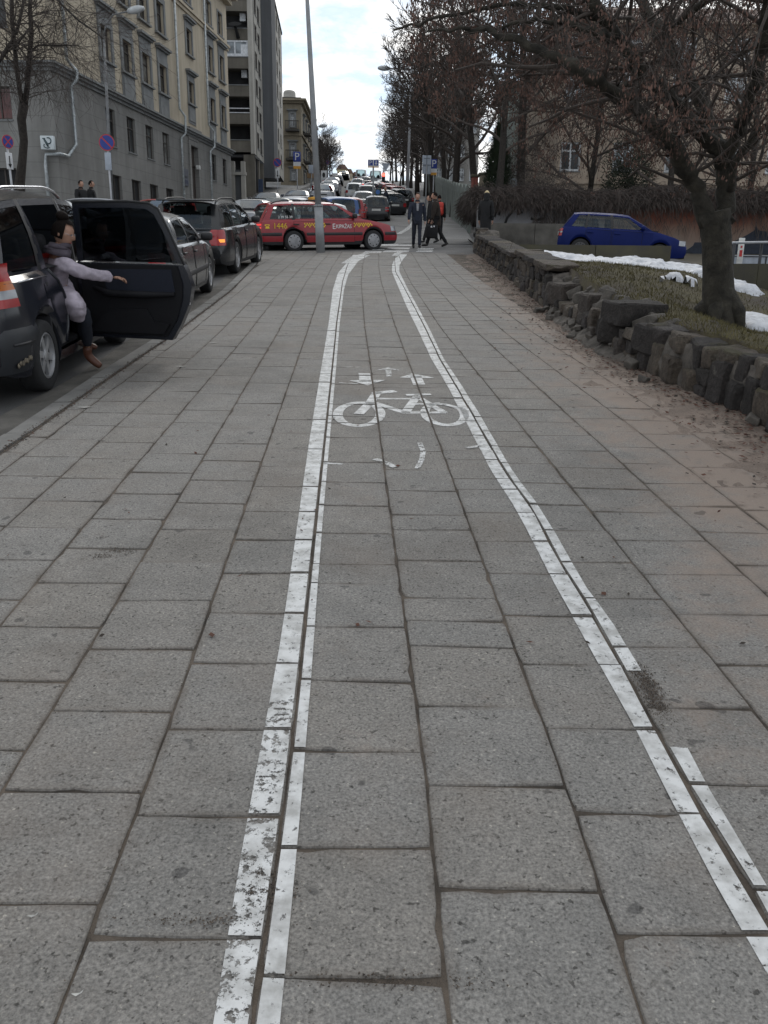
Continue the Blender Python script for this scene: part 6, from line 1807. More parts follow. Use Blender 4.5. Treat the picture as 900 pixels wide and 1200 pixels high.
# ---- tree before the left building
rg = random.Random(77); D1 = 24.0
lt = at(25, 230, D1); lt.z = g(D1)
tl = thing('street_tree', 'slim dark forked tree in front of the grey building on the left', 'tree', lt); tr = MB(); cr_ = MB(); en = []
LL = [[(24, 250, D1, 14), (23, 215, D1, 13), (26, 190, D1, 10.5), (28, 165, D1, 10), (25, 140, D1, 11), (28, 122, D1, 12)],
      [(27, 124, D1, 7), (23, 105, D1, 6), (19, 75, D1, 5.5), (17, 50, D1, 5.5), (14, 20, D1, 5), (14, -15, D1, 4)],
      [(29, 124, D1, 7.5), (32, 100, D1, 6.5), (34, 70, D1, 6), (37, 40, D1, 5.5), (35, 10, D1, 5), (37, -25, D1, 4)],
      [(17, 46, D1, 6), (10, 55, D1 - .3, 5.5), (2, 68, D1 - .6, 5), (-12, 84, D1 - 1, 4)],
      [(19, 40, D1, 4), (24, 20, D1 + .3, 3.5), (29, -5, D1 + .6, 3)],
      [(34, 62, D1, 3), (45, 53, D1 - .3, 2.5), (70, 53, D1 - .8, 2), (92, 53, D1 - 1.2, 1.4)],
      [(37, 30, D1, 2.5), (20, 52, D1 - .2, 2), (8, 62, D1 - .4, 1.6)],
      [(62, -8, D1 - .6, 3), (72, 5, D1 - .8, 2.5), (92, 24, D1 - 1, 2.2), (112, 38, D1 - 1.2, 1.6), (122, 46, D1 - 1.3, 1)],
      [(37, -15, D1, 3), (52, -14, D1 - .4, 3), (64, -6, D1 - .6, 2.8)],
      [(36, 20, D1, 2), (50, 42, D1 - .3, 1.6), (66, 62, D1 - .5, 1.2)]]
st_ = []
for L_ in LL:
    pts = [W2(a, b_, d) for a, b_, d, w_ in L_]; tr.tube(pts, [px2r(w_, d) for a, b_, d, w_ in L_], 7)
    for i in range(1, len(pts)):
        if L_[i][3] < 6.5:
            for t in (.3, .65, 1): st_.append((pts[i - 1].lerp(pts[i], t), (pts[i] - pts[i - 1]).normalized(), px2r(L_[i][3], D1)))
tr.build('trunk', m_bark, tl, world=True)
for p, d, r_ in st_:
    for k in range(3):
        ax = d.orthogonal().normalized(); ax.rotate(Matrix.Rotation(rg.uniform(0, 6.28), 3, d))
        grow(cr_, p, (d * .5 + ax + Vector((.2, 0, .0))).normalized(), rg.uniform(.5, 1.1), min(.016, r_ * .4), 2, rg, .7, .04, .0, en, (2, 4), .7, .004)
cr_.build('crown', m_twig, tl, world=True, recalc=False)
# ---- conifer
rg = random.Random(4); cpos = at(582, 232, 41); cf_ = thing('conifer', 'narrow dark green conifer behind the beige gate pillar', 'tree', (cpos.x, 41, g(41)))
mb = MB(); mb.tube([(0, 0, 0), (0, 0, 5.2)], [.11, .02], 8); mb.build('trunk', m_bark, cf_)
mb = MB(); Hc = at(583, 146, 41).z - g(41)
for _ in range(9000):
    t = rg.random() ** .8; z = .5 + (Hc - .5) * t; rr = (.88 * (1 - t) ** .75 + .05) * rg.uniform(.55, 1.08) * (1 + .3 * mn.noise(Vector((z * 1.7, 0, 1)))); a = rg.uniform(0, 6.28)
    p = Vector((math.cos(a) * rr, math.sin(a) * rr, z)); d = Vector((math.cos(a), math.sin(a), rg.uniform(.5, 1.6))).normalized() * rg.uniform(.08, .2); s_ = d.cross(Vector((0, 0, 1))).normalized() * .035
    mb.f([mb.v(p - s_), mb.v(p + s_), mb.v(p + d)])
mb.build('crown', M('conifer_needles', (.022, .034, .016), .9, var=.5, scale=3), cf_, recalc=False)
# bushes beside it
for k, (px, py, D, rx, rz, lab) in enumerate(((640, 225, 40, 1.5, 1.1, 'dark leafless shrub below the pale green house'), (735, 215, 41, 1.1, 1.9, 'dark green ivy clad shrub against the beige house'), (605, 195, 44, 1.6, 1.6, 'brown shrub right of the conifer'))):
    c = at(px, py, D); sh = thing('shrub', lab, 'shrub', (c.x, D, c.z - rz)); mb = MB()
    for _ in range(4200):
        v = Vector((rg.gauss(0, 1), rg.gauss(0, 1), rg.gauss(0, 1))).normalized() * rg.random() ** .45
        p = Vector((v.x * rx, v.y * rx, rz + v.z * rz)) * (1 + .2 * mn.noise(v * 3)); d = (v + Vector((rg.gauss(0, .6), rg.gauss(0, .6), rg.gauss(0, .6)))).normalized() * rg.uniform(.1, .3); s_ = d.orthogonal().normalized() * (.03 if k == 1 else .012)
        mb.f([mb.v(p - s_), mb.v(p + s_), mb.v(p + d)])
    mb.build('branches', m_twig if k != 1 else M('ivy_leaves', (.02, .026, .013), .8, var=.5), sh, recalc=False)
# ================================================================ buildings
class Face:
    """a vertical wall plane: s runs along it, o outwards from it"""
    def __init__(f, x, y, dx, dy, root):
        l = math.hypot(dx, dy); f.o = Vector((x, y, 0)); f.t = Vector((dx / l, dy / l, 0)); f.n = Vector((f.t.y, -f.t.x, 0)); f.root = root
    def p(f, s, z, o=0): return f.o + f.t * s + f.n * o + Vector((0, 0, z))
    def hit(f, px, py):
        d = Vector(ray(px, py)); c = Vector((0, 0, ZC)); den = d.x * f.n.x + d.y * f.n.y
        t = ((f.o - c).x * f.n.x + (f.o - c).y * f.n.y) / den; q = c + d * t
        return ((q - f.o).x * f.t.x + (q - f.o).y * f.t.y, q.z)
    def box(f, mb, s0, s1, z0, z1, o0, o1, mi=None):
        mb.prism([f.p(s0, z0, o0), f.p(s1, z0, o0), f.p(s1, z1, o0), f.p(s0, z1, o0)], f.n * (o1 - o0), mi)
    def wall(f, mb, s0, s1, z0, z1, holes, depth=.22, o=0, mi=0):
        hs = [(max(s0, a), min(s1, b), max(z0, c), min(z1, d)) for a, b, c, d in holes]
        hs = [h for h in hs if h[1] - h[0] > .02 and h[3] - h[2] > .02]
        S = sorted({s0, s1} | {h[0] for h in hs} | {h[1] for h in hs}); Z = sorted({z0, z1} | {h[2] for h in hs} | {h[3] for h in hs})
        for a, b in zip(S, S[1:]):
            for c, d in zip(Z, Z[1:]):
                sm, zm = (a + b) / 2, (c + d) / 2
                if any(h[0] < sm < h[1] and h[2] < zm < h[3] for h in hs): continue
                mb.poly([f.p(a, c, o), f.p(b, c, o), f.p(b, d, o), f.p(a, d, o)], mi)
        for a, b, c, d in hs:
            for (s_, z_), (s2, z2) in (((a, c), (b, c)), ((b, c), (b, d)), ((b, d), (a, d)), ((a, d), (a, c))):
                mb.poly([f.p(s_, z_, o), f.p(s2, z2, o), f.p(s2, z2, o - depth), f.p(s_, z_, o - depth)], mi)
    def window(f, a, b, c, d, mfr, mpn, depth=.2, casing=None, mull=1, transom=.68, fw=.06, name='window', o=0):
        """frame set in a hole; the pane is its sub-part; casing is the raised surround"""
        mb = MB()
        if casing:
            w_, pr_, cap, apron = casing
            f.box(mb, a - w_, a, c, d + w_, o + .003, o + pr_); f.box(mb, b, b + w_, c, d + w_, o + .003, o + pr_); f.box(mb, a, b, d, d + w_, o + .003, o + pr_)
            f.box(mb, a - w_ - .06, b + w_ + .06, c - .10, c - .002, o + .003, o + pr_ + .09)
            if apron: f.box(mb, a - w_, b + w_, c - .11 - apron, c - .102, o + .003, o + pr_ * .5); f.box(mb, a - w_ + .14, b + w_ - .14, c - apron + .05, c - .26, o + pr_ * .5 + .002, o + pr_)
            if cap:
                f.box(mb, a - w_, b + w_, d + w_ + .002, d + cap - .22, o + .003, o + pr_ * .6)
                f.box(mb, a - w_ - .10, b + w_ + .10, d + cap - .22, d + cap - .12, o + .003, o + pr_ + .10); f.box(mb, a - w_ - .20, b + w_ + .20, d + cap - .118, d + cap, o + .003, o + pr_ + .22)
            nm = mb.build(name, m_case, f.root, world=True)
        else:
            f.box(mb, a - .03, b + .03, c - .06, c - .002, o - .05, o + .05); nm = mb.build(name, m_case, f.root, world=True)
        mb = MB(); o0, o1 = o - depth + .01, o - depth + .07
        f.box(mb, a, a + fw, c, d, o0, o1); f.box(mb, b - fw, b, c, d, o0, o1); f.box(mb, a + fw, b - fw, c, c + fw, o0, o1); f.box(mb, a + fw, b - fw, d - fw, d, o0, o1)
        for k in range(mull):
            m_ = a + (b - a) * (k + 1) / (mull + 1); f.box(mb, m_ - fw / 2, m_ + fw / 2, c + fw, d - fw, o0 + .004, o1 - .004)
        if transom:
            z_ = c + (d - c) * transom; f.box(mb, a + fw, b - fw, z_ - fw / 2, z_ + fw / 2, o0 + .008, o1 + .01)
        fr = mb.build('frame', mfr, nm); mb = MB()
        q = o - depth + .03; mb.poly([f.p(a, c, q), f.p(b, c, q), f.p(b, d, q), f.p(a, d, q)]); pn = mb.build('pane', mpn, nm)
        for ch in (fr, pn):
            me = ch.data; off = f.root.location
            me.transform(Matrix.LocRotScale(f.root.location, f.root.rotation_euler, None).inverted())
        return nm
def paneM(name, c, rough=.08):
    m, nt, lk, b = newmat(name); col, fac = noise_col(nt, lk, tuple(x * .35 for x in c), c, .9, detail=3, lo=.4, hi=.6)
    lk.new(col, b.inputs['Base Color']); b.inputs['Roughness'].default_value = rough; b.inputs['Specular IOR Level'].default_value = .6; return m
m_pane = m_pane_dark = paneM('window_pane', (.050, .055, .058)); m_pane_pale2 = paneM('net_curtain_pane', (.20, .20, .19)); m_pane_pale = paneM('curtained_pane', (.28, .31, .33)); m_dark_open = M('dark_opening', (.010, .010, .011), .8)
def plaster(name, c, streak=.25):
    m, nt, lk, b = newmat(name); a1, f1 = noise_col(nt, lk, tuple(x * (1 - streak) for x in c), tuple(x * 1.12 for x in c), .45, detail=9, rough=.68)
    tc = nt.new('ShaderNodeTexCoord'); mp = nt.new('ShaderNodeMapping'); mp.inputs['Scale'].default_value = (1.6, 1.6, .12); lk.new(tc.outputs['Object'], mp.inputs['Vector'])
    a2, f2 = noise_col(nt, lk, (.80, .79, .78), (1.08, 1.08, 1.08), 1.3, detail=6, vec=mp.outputs['Vector'])
    lk.new(mix(nt, lk, a1, a2, 1.0, 'MULTIPLY'), b.inputs['Base Color']); b.inputs['Roughness'].default_value = .92
    _, f3 = noise_col(nt, lk, (0, 0, 0), (1, 1, 1), 30, detail=4); bump(nt, lk, b, f3, .2, .02); return m
def courses(m, pitch, dark):
    """faint scored courses in the render"""
    nt, lk = m.node_tree.nodes, m.node_tree.links; b = nt['Principled BSDF']; src = b.inputs['Base Color'].links[0].from_socket
    tc = nt.new('ShaderNodeTexCoord'); sp = nt.new('ShaderNodeSeparateXYZ'); lk.new(tc.outputs['Object'], sp.inputs[0])
    d = nt.new('ShaderNodeMath'); d.operation = 'DIVIDE'; d.inputs[1].default_value = pitch; lk.new(sp.outputs['Z'], d.inputs[0])
    f = nt.new('ShaderNodeMath'); f.operation = 'FRACT'; lk.new(d.outputs[0], f.inputs[0]); c = nt.new('ShaderNodeMath'); c.operation = 'LESS_THAN'; c.inputs[1].default_value = .06; lk.new(f.outputs[0], c.inputs[0])
    lk.new(mix(nt, lk, src, (dark, dark, dark), c.outputs[0], 'MULTIPLY'), b.inputs['Base Color'])
m_case = M('grey_moulding', (.19, .197, .198), .9, var=.2, scale=2)
m_greywall = plaster('grey_render', (.225, .222, .212)); m_beige = plaster('beige_render', (.47, .41, .315), .12); m_frame = M('old_window_frame', (.055, .046, .040), .7); m_white_fr = M('white_window_frame', (.58, .60, .62), .5)
m_zinc = M('zinc_pipe', (.40, .43, .44), .42, metal=.45, var=.35, scale=6)

courses(m_greywall, .62, .80)
# ---- grey and beige town house on the left
c1 = at(72, 226, 40.0); dvp = ray(533, 305); 
town = thing('town_house', 'old town house with grey ground floor and beige upper floors on the left', 'building', (c1.x, c1.y, g(40) - .3))
A = Face(c1.x, c1.y, dvp[0], dvp[1], town)
S_end = A.hit(272, 226)[0]
cols = [A.hit(px, 160) for px in ()]
def S(px, py=150): return A.hit(px, py)[0]
def Z(px, py): return A.hit(px, py)[1]
gz0, gz1 = Z(176, 186), Z(176, 148)       # ground floor windows
bz1 = Z(159, 211)                         # basement window tops
cz0, cz1 = Z(153, 127), Z(153, 118.5)     # main cornice
f1z0, f1z1 = Z(150, 86.5), Z(150, 50)     # first floor
f2z0, f2z1 = Z(190, 42), Z(190, 6)
f3z0, f3z1 = Z(246, 31), Z(246, 4)
z_base = g(40) - .5; z_top = Z(268, 1) + .2
gcols = [(125.5, 134.5), (149.3, 159), (171.2, 179.8), (191, 199), (248, 254), (261, 265.7)]
bcols = [(131, 141.5), (153.5, 164.5), (175, 184.5), (194, 203)]
ucols = [(120.5, 130.5), (144.5, 155), (167.5, 176.5), (187.5, 196)]
# the windows repeat evenly; their widths come from the first bays
gw = 1.12; holes = []; wins = []
bays = [S(130, 146), S(154.2, 158), S(175.5, 167), S(195, 175)]
step = (bays[3] - bays[0]) / 3; bays = [bays[0] + step * i for i in range(4)]
rb = [S(251, 193), S(263.4, 199)]; door_s = S(227.6, 195)
for s_ in bays + rb:
    w_ = .62 if s_ in bays else .55
    wins.append((s_ - w_, s_ + w_, gz0, gz1, None))
for s_ in bays: wins.append((s_ - .70 + .25, s_ + .70 + .25, Z(159, 232) - .3, bz1, 'base'))
for s_ in bays + rb:
    w_ = .66 if s_ in bays else .58
    wins.append((s_ - w_, s_ + w_, f1z0, f1z1, 'up')); wins.append((s_ - w_, s_ + w_, f2z0, f2z1, 'up2'))
    wins.append((s_ - w_, s_ + w_, f3z0, f3z1, 'plain'))
for z0_, z1_ in ((Z(224, 122), Z(224, 97)), (Z(222, 65), Z(222, 36)), (f3z0, f3z1)): wins.append((door_s - .6, door_s + .6, z0_, z1_, 'door_bay'))
door_h = (door_s - .85, door_s + .75, z_base, Z(227, 172))
holes = [w_[:4] for w_ in wins] + [door_h]
mb = MB(); A.wall(mb, 0, S_end, z_base, cz0 + .01, holes, .25); low = mb.build('ground_floor', m_greywall, town, world=True)
mb = MB(); A.wall(mb, 0, S_end, cz0 + .01, z_top, holes, .25); upw = mb.build('upper_wall', m_beige, town, world=True)
wr_ = random.Random(3); m_pane_mid = paneM('half_curtained_pane', (.13, .14, .14))
for a, b_, c, d, k in wins:
    m_pane = wr_.choice((m_pane_dark, m_pane_dark, m_pane_mid, m_pane_pale2))
    if k is None: A.window(a, b_, c, d, m_frame, m_pane, transom=.7)
    elif k == 'base': A.window(a, b_, c, d, m_frame, m_dark_open, transom=0)
    elif k == 'plain': A.window(a, b_, c, d, m_frame, m_pane, casing=(.12, .05, 0, 0))
    elif k == 'door_bay': A.window(a, b_, c, d, m_frame, m_pane, casing=(.2, .07, .62, 1.1 if d < f1z1 + .5 else 0))
    else: A.window(a, b_, c, d, m_frame, m_pane, casing=(.26, .08, .95 if k == 'up' else .8, 1.35 if k == 'up' else 0))
m_pane = m_pane_dark
# cornices
for nm, z0_, z1_ in (('cornice', cz0, cz1),):
    mb = MB()
    for a, b_, o_ in ((0, .4, .10), (.4, .72, .22), (.72, 1, .32)): A.box(mb, -o_, S_end + o_, z0_ + (z1_ - z0_) * a, z0_ + (z1_ - z0_) * b_ - .002, .004, o_)
    for a, b_, o_ in ((0, .4, .10), (.4, .72, .22), (.72, 1, .32)):   # returned round the corner
        mb.prism([A.p(-o_ + .001, z0_ + (z1_ - z0_) * a, -14), A.p(-.004, z0_ + (z1_ - z0_) * a, -14), A.p(-.004, z0_ + (z1_ - z0_) * b_ - .002, -14), A.p(-o_ + .001, z0_ + (z1_ - z0_) * b_ - .002, -14)], A.n * 14.0)
    mb.build(nm, m_case, town, world=True)
zs_ = (Z(238, 31) + Z(262, 48)) / 2
mb = MB(); A.box(mb, S(203, 40), S_end + .1, f2z1 + .75, f2z1 + .95, .004, .10); A.box(mb, S(203, 40), S_end + .15, f2z1 + .952, f2z1 + 1.1, .004, .2); mb.build('string_course', m_beige, town, world=True)
mb = MB(); A.box(mb, -.5, S_end + .5, z_top - .35, z_top, .004, .75); A.box(mb, -.3, S_end + .3, z_top - .7, z_top - .352, .004, .4); mb.build('eaves', m_beige, town, world=True)
# entrance
mb = MB(); A.box(mb, door_h[0] - .35, door_h[0] - .002, z_base, door_h[3] + .3, .004, .10); A.box(mb, door_h[1] + .002, door_h[1] + .35, z_base, door_h[3] + .3, .004, .10); A.box(mb, door_h[0], door_h[1], door_h[3] + .002, door_h[3] + .3, .004, .10)
A.box(mb, door_h[0] - .5, door_h[1] + .5, door_h[3] + .9, door_h[3] + 1.05, .004, .25); A.box(mb, door_h[0] - .3, door_h[1] + .3, door_h[3] + .35, door_h[3] + .88, .004, .06)
dr = mb.build('entrance', m_greywall, town, world=True)
mb = MB(); A.box(mb, door_h[0], door_h[1], z_base, door_h[3] - 1.2, -.24, -.18); A.box(mb, door_h[0], door_h[1], door_h[3] - 1.19, door_h[3] - 1.1, -.24, -.14); A.box(mb, door_h[0], door_h[1], door_h[3] - 1.098, door_h[3], -.24, -.21); dd = mb.build('door', M('brown_door', (.045, .032, .026), .6), town, world=True)
mb = MB(); A.box(mb, door_h[1] - .4, door_h[1] - .15, door_h[3] - 1.35, door_h[3] - 1.1, .02, .25); mb.build('lamp', M('lamp_glass', (.6, .6, .58), .4), town, world=True)
mb = MB(); sA, sB = S(214.5, 200), S(219.5, 200); A.box(mb, sA, sB, Z(217, 207), Z(217, 198), .02, .06); A.box(mb, sA, sB, Z(217, 217.5), Z(217, 208), .02, .06); pq = mb.build('plaque', M('grey_plaque', (.075, .085, .11), .5), town, world=True)
mb = MB(); A.box(mb, sA + .15, sB - .15, Z(217, 215.5), Z(217, 211), .062, .066); mb.build('emblem', M('plaque_blue', (.02, .03, .07), .5), town, world=True)
# end wall facing the viewer
E_ = Face(c1.x, c1.y, -A.n.x, -A.n.y, town)  # s runs inwards from the corner; its outside must face the viewer
E_.n = -A.t.copy()
eh = []
for (pa, pb_, ya, yb) in ((13, -14, 140, 101), (6.5, -20, 31, -6), (20, -10, 222, 197)):
    s0_, _ = E_.hit(pa, (ya + yb) / 2); s1_, _ = E_.hit(pb_, (ya + yb) / 2); eh.append((s0_, s1_, E_.hit(pa, ya)[1], E_.hit(pa, yb)[1]))
mb = MB(); E_.wall(mb, 0, 14, z_base, cz0 + .01, eh, .25); mb.build('end_wall', m_greywall, town, world=True)
mb = MB(); E_.wall(mb, 0, 14, cz0 + .01, z_top, eh, .25); mb.build('end_wall', m_beige, town, world=True)
for i, h_ in enumerate(eh): E_.window(*h_, m_frame, [paneM('red_curtain_pane', (.16, .02, .02)), m_pane, m_dark_open][i], mull=1, transom=0)
mb = MB(); mb.prism([A.p(0, z_top, 0), A.p(S_end, z_top, 0), A.p(S_end, z_top, -14), A.p(0, z_top, -14)], (0, 0, .3)); A.box(mb, S_end - .05, S_end - .02, z_base, z_top, -14, -.01); mb.build('roof', M('sheet_roof', (.09, .09, .09), .6), town, world=True)
# zinc downpipes
def pipe(pts, name='drainpipe'):
    mb = MB(); q = [A.p(s_, z_, o_) for s_, z_, o_ in pts]; mb.tube(q, .075, 8)
    for i in range(len(q) - 1):
        L_ = (q[i + 1] - q[i]).length; n = int(L_ / 1.9)
        for k in range(n):
            p = q[i].lerp(q[i + 1], (k + .5) / n); d = (q[i + 1] - q[i]).normalized() * .03; mb.tube([p - d, p + d], .088, 8)
    mb.build(name, m_zinc, town, world=True)
sp = lambda px, py: A.hit(px, py)
a = sp(70, 2); b_ = sp(73.5, 68); c = sp(79, 76); d = sp(79.5, 83)
e = sp(75.5, 92); f_ = sp(80, 168)
pipe([(a[0], z_top, .16), (b_[0], b_[1], .16), (c[0], c[1], .16), (c[0], d[1], .42), (e[0] + .3, e[1], .42), (e[0] + .3, e[1] - .25, .16), (e[0] + .3, Z(80, 168), .16), (sp(76, 183)[0], sp(76, 183)[1], .16)])
k0 = A.p(sp(76, 183)[0], sp(76, 183)[1], .16)
mb = MB(); e0 = E_.hit(56, 184); e1 = E_.hit(55, 189); mb.tube([k0, A.p(-.16, k0.z, .16), E_.p(e0[0], k0.z - .02, .16), E_.p(e1[0], k0.z - .45, .16), E_.p(e1[0], z_base, .16)], .075, 8); mb.build('drainpipe', m_zinc, town, world=True)
s2 = sp(206.5, 110)[0]; pipe([(s2, z_top, .16), (s2, cz1 + .9, .16), (s2 + .28, cz1 + .5, .40), (s2 + .28, cz0 - .1, .40), (s2 + .1, cz0 - .4, .16), (s2 + .1, z_base, .16)])
s3 = sp(240.5, 110)[0]; pipe([(s3, z_top, .16), (s3, cz1 + .9, .16), (s3 + .4, cz1 + .5, .40), (s3 + .4, cz0 - .1, .40), (s3 + .1, cz0 - .4, .16), (s3 + .1, z_base, .16)])
# illuminated sign box with a monogram
sg = E_.hit(60.5, 169.5); s0_, z1_ = E_.hit(67.5, 160.5); s1_, z0_ = E_.hit(53.5, 177)
bxc = E_.p((s0_ + s1_) / 2, (z0_ + z1_) / 2, .35)
signb = thing('sign_box', 'white square sign box with a curling monogram on the grey corner', 'sign', bxc, (0, 0, math.atan2(A.t.y, A.t.x) - math.pi / 2 + .12))
wS = abs(s1_ - s0_) * .98; hS = abs(z1_ - z0_) * .98
mb = MB(); mb.rbox((0, 0, 0), (wS, .22, hS), bev=.03); mb.build('box', M('white_sign', (.55, .60, .62), .5, var=.08), signb)
mb = MB(); mb.tube([(-.22 * wS, -.125, .3 * hS), (-.02 * wS, -.125, -.08 * hS), (.06 * wS, -.125, -.3 * hS)], [.035, .05, .03], 4); mb.tube([(-.32 * wS, -.125, .3 * hS), (-.12 * wS, -.125, .29 * hS)], .02, 4)
mb.tube([(.10 * wS + .2 * wS * math.cos(t), -.125, .14 * hS + .22 * hS * math.sin(t)) for t in [2.0 - .42 * i for i in range(10)]], .022, 4)
mb.tube([(-.02 * wS + .24 * wS * math.cos(t), -.125, -.22 * hS + .17 * hS * math.sin(t)) for t in [2.4 + .4 * i for i in range(9)]], .018, 4)
mb.build('monogram', M('sign_teal', (.045, .075, .085), .6), signb)
mb = MB(); mb.box((0, .3, 0), (.06, .4, .06)); mb.build('bracket', m_blackplastic, signb)

# ---- high block with recessed balconies
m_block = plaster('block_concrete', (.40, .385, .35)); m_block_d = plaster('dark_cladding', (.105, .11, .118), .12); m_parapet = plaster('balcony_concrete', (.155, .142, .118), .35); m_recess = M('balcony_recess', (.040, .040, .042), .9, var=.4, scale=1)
YB = 82.0
pL = at(262, 200, YB); pR = at(299, 200, YB)
blockT = thing('tower_block', 'tall concrete apartment block with a stack of recessed balconies', 'building', (pR.x, YB, g(YB) - .3))
Fb = Face(pL.x, YB, 1, 0, blockT); wB = pR.x - pL.x
Fb.n = Vector((0, -1, 0))
sR = Fb.hit(292.5, 120)[0]; sL = -3.0
ztop = at(300, -60, YB).z; zb0 = g(YB) - 1
def zy(y): return at(280, y, YB).z
fl = zy(66) - zy(99)      # storey height in metres, read between two balcony fronts
mb = MB(); hol = [(sL, sR, zy(238), zy(178))]
zz0 = zy(176.5); k = 0; levels = []
while zz0 + k * fl < ztop: levels.append(zz0 + k * fl); k += 1
hol = [(sL + .02, sR, z_ + 1.05 * fl / 2.75, z_ + fl - .02) for z_ in levels] + [(sL + .02, sR, zb0, zy(178))]
Fb.wall(mb, sL, wB, zb0, ztop, hol, 1.6); mb.build('balcony_front', m_parapet, blockT, world=True)
mb = MB(); Fb.box(mb, sR + .01, wB, zy(180), ztop, .004, .12); mb.build('pier', m_block, blockT, world=True)
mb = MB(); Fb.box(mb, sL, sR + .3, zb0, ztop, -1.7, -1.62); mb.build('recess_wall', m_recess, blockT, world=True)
for i, z_ in enumerate(levels):
    mb = MB(); Fb.box(mb, sL, sR - .02, z_ + 1.05 * fl / 2.75 + .002, z_ + 1.05 * fl / 2.75 + .07, -.14, .05); rl = mb.build('balcony_rail', m_case if i not in (1,) else m_white_fr, blockT, world=True)
    if i in (1,):
        mb = MB(); Fb.box(mb, sL, sR - .02, z_ + 1.05 * fl / 2.75 + .35, z_ + 1.05 * fl / 2.75 + .42, -.1, .05); mb.build('balcony_rail', m_white_fr, blockT, world=True)
    if i == 3:   # glazed balcony
        zz1 = z_ + 1.05 * fl / 2.75; mb = MB()
        for a, b_, c_, d_ in ((sL, sR, zz1 + .08, zz1 + .28), (sL, sR, z_ + fl - .18, z_ + fl - .06), (sR - .14, sR - .02, zz1 + .28, z_ + fl - .18), (sR - 1.2, sR - 1.08, zz1 + .28, z_ + fl - .18), (sR - .62, sR - .14, zz1 + .28, zz1 + 1.0)): Fb.box(mb, a, b_, c_, d_, -.05, .04)
        gz = mb.build('glazing', m_white_fr, blockT, world=True); mb = MB(); mb.poly([Fb.p(sL, zz1 + .1, -.02), Fb.p(sR - .03, zz1 + .1, -.02), Fb.p(sR - .03, z_ + fl - .08, -.02), Fb.p(sL, z_ + fl - .08, -.02)]); mb.build('pane', m_pane_pale, blockT, world=True)
    if i in (2, 4):
        mb = MB(); zz1 = z_ + fl * .72; Fb.box(mb, sR - .75, sR - .25, zz1, zz1 + .75, -1.0, -.7); mb.build('air_conditioner', m_white_fr, blockT, world=True)
# satellite dish hung on the third parapet
dc = at(275, 28, YB - .5); mb = MB(); mb.lathe([(.02, .12), (.25, .1), (.50, .02), (.58, 0), (.5, .0)], dc, axis='Z', seg=16, rot=Matrix.Rotation(.5, 3, 'X')); mb.tube([dc, dc + Vector((.2, .4, -1.0))], [.10, .18], 6); mb.build('dish', m_under, blockT, world=True)
# street side of the block
rightB = at(309.5, 190, 90.0)
Sb = Face(pR.x, YB, rightB.x - pR.x, 90 - YB, blockT)
Ls = math.hypot(rightB.x - pR.x, 90 - YB)
if Sb.n.x < 0: Sb.n = -Sb.n
wh = []
for z_ in levels:
    wh += [(Ls * .30, Ls * .52, z_ + .5, z_ + 1.9), (Ls * .60, Ls * .84, z_ + .3, z_ + 1.7)]
mb = MB(); Sb.wall(mb, 0, Ls, zy(180), ztop, wh, .15); mb.build('side_wall', m_block, blockT, world=True)
for h_ in wh[:24]: Sb.window(*h_, m_frame, m_pane, .12, None, 1, 0, .07)
for s_ in (.05, Ls * .45, Ls * .9):   # arcade pillars
    mb = MB(); Sb.box(mb, s_, s_ + .9, zb0, zy(181), -1.0, -.05); mb.build('pillar', m_parapet, blockT, world=True)
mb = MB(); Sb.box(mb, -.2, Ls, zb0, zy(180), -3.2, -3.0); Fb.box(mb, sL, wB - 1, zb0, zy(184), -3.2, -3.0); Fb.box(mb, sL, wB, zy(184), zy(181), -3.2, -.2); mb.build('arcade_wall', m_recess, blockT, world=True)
mb = MB(); Fb.box(mb, sL, wB - .05, ztop, ztop + .3, -8, 0); mb.build('roof', m_block, blockT, world=True)
for (px0, px1, y0, y1, cc) in ((288, 292, 214, 230, (.03, .16, .11)), (293, 297, 212, 230, (.12, .15, .19)), (303, 308, 210, 226, (.03, .05, .10))):
    a = at(px0, y1, YB + 1.5); b_ = at(px1, y0, YB + 1.5); mb = MB(); mb.box(((a.x + b_.x) / 2, YB + 1.5, (a.z + b_.z) / 2), (b_.x - a.x, .1, b_.z - a.z)); mb.build('shop_panel', M('shop_panel', cc, .6), blockT, world=True)
# garden gate pillars between the houses
ga = at(278, 203, 72); gt = thing('gateway', 'pale stone gateway beside the end of the grey town house', 'gateway', (ga.x, 72, g(72)))
for px in (273.5, 285.5):
    c_ = at(px, 215, 72); mb = MB(); mb.box((c_.x, 72, g(72) + 1.4), (.32, .4, 3.4)); mb.build('pillar', m_block, gt, world=True)
c_ = at(279.5, 203.5, 72); mb = MB(); mb.box((c_.x, 72, c_.z), (1.2, .5, .22)); mb.build('lintel', m_block, gt, world=True)
mb = MB(); mb.box((c_.x, 72.1, g(72) + 1.2), (.75, .08, 2.6)); mb.build('door', m_block_d, gt, world=True)

# ---- second block with a dark projecting stair wall
pD0 = at(309, 190, 90.5); pD1 = at(321.5, 190, 90.5)
blk2 = thing('apartment_block', 'grey apartment block behind a dark windowless projecting wall', 'building', (pD1.x, 90.5, g(90) - .3))
zt2 = at(325, -40, 90.5).z
mb = MB(); mb.box(((pD0.x + pD1.x) / 2 - 2.5, 92, (zb0 + at(315, 208, 90).z) / 2 + (zt2) / 2 - zb0 / 2 + .0), (pD1.x - pD0.x + 5.0, 3.0, zt2 - at(315, 208, 90).z)); mb.build('stair_wall', m_block_d, blk2, world=True)
pE0 = at(321.5, 190, 93.6); pE1 = at(332.5, 190, 112)
S2 = Face(pE0.x, 93.6, pE1.x - pE0.x, 112 - 93.6, blk2); L2 = math.hypot(pE1.x - pE0.x, 112 - 93.6)
if S2.n.x < 0: S2.n = -S2.n
zt3 = at(331.5, 41, 112).z; zl0 = at(328, 207, 105).z
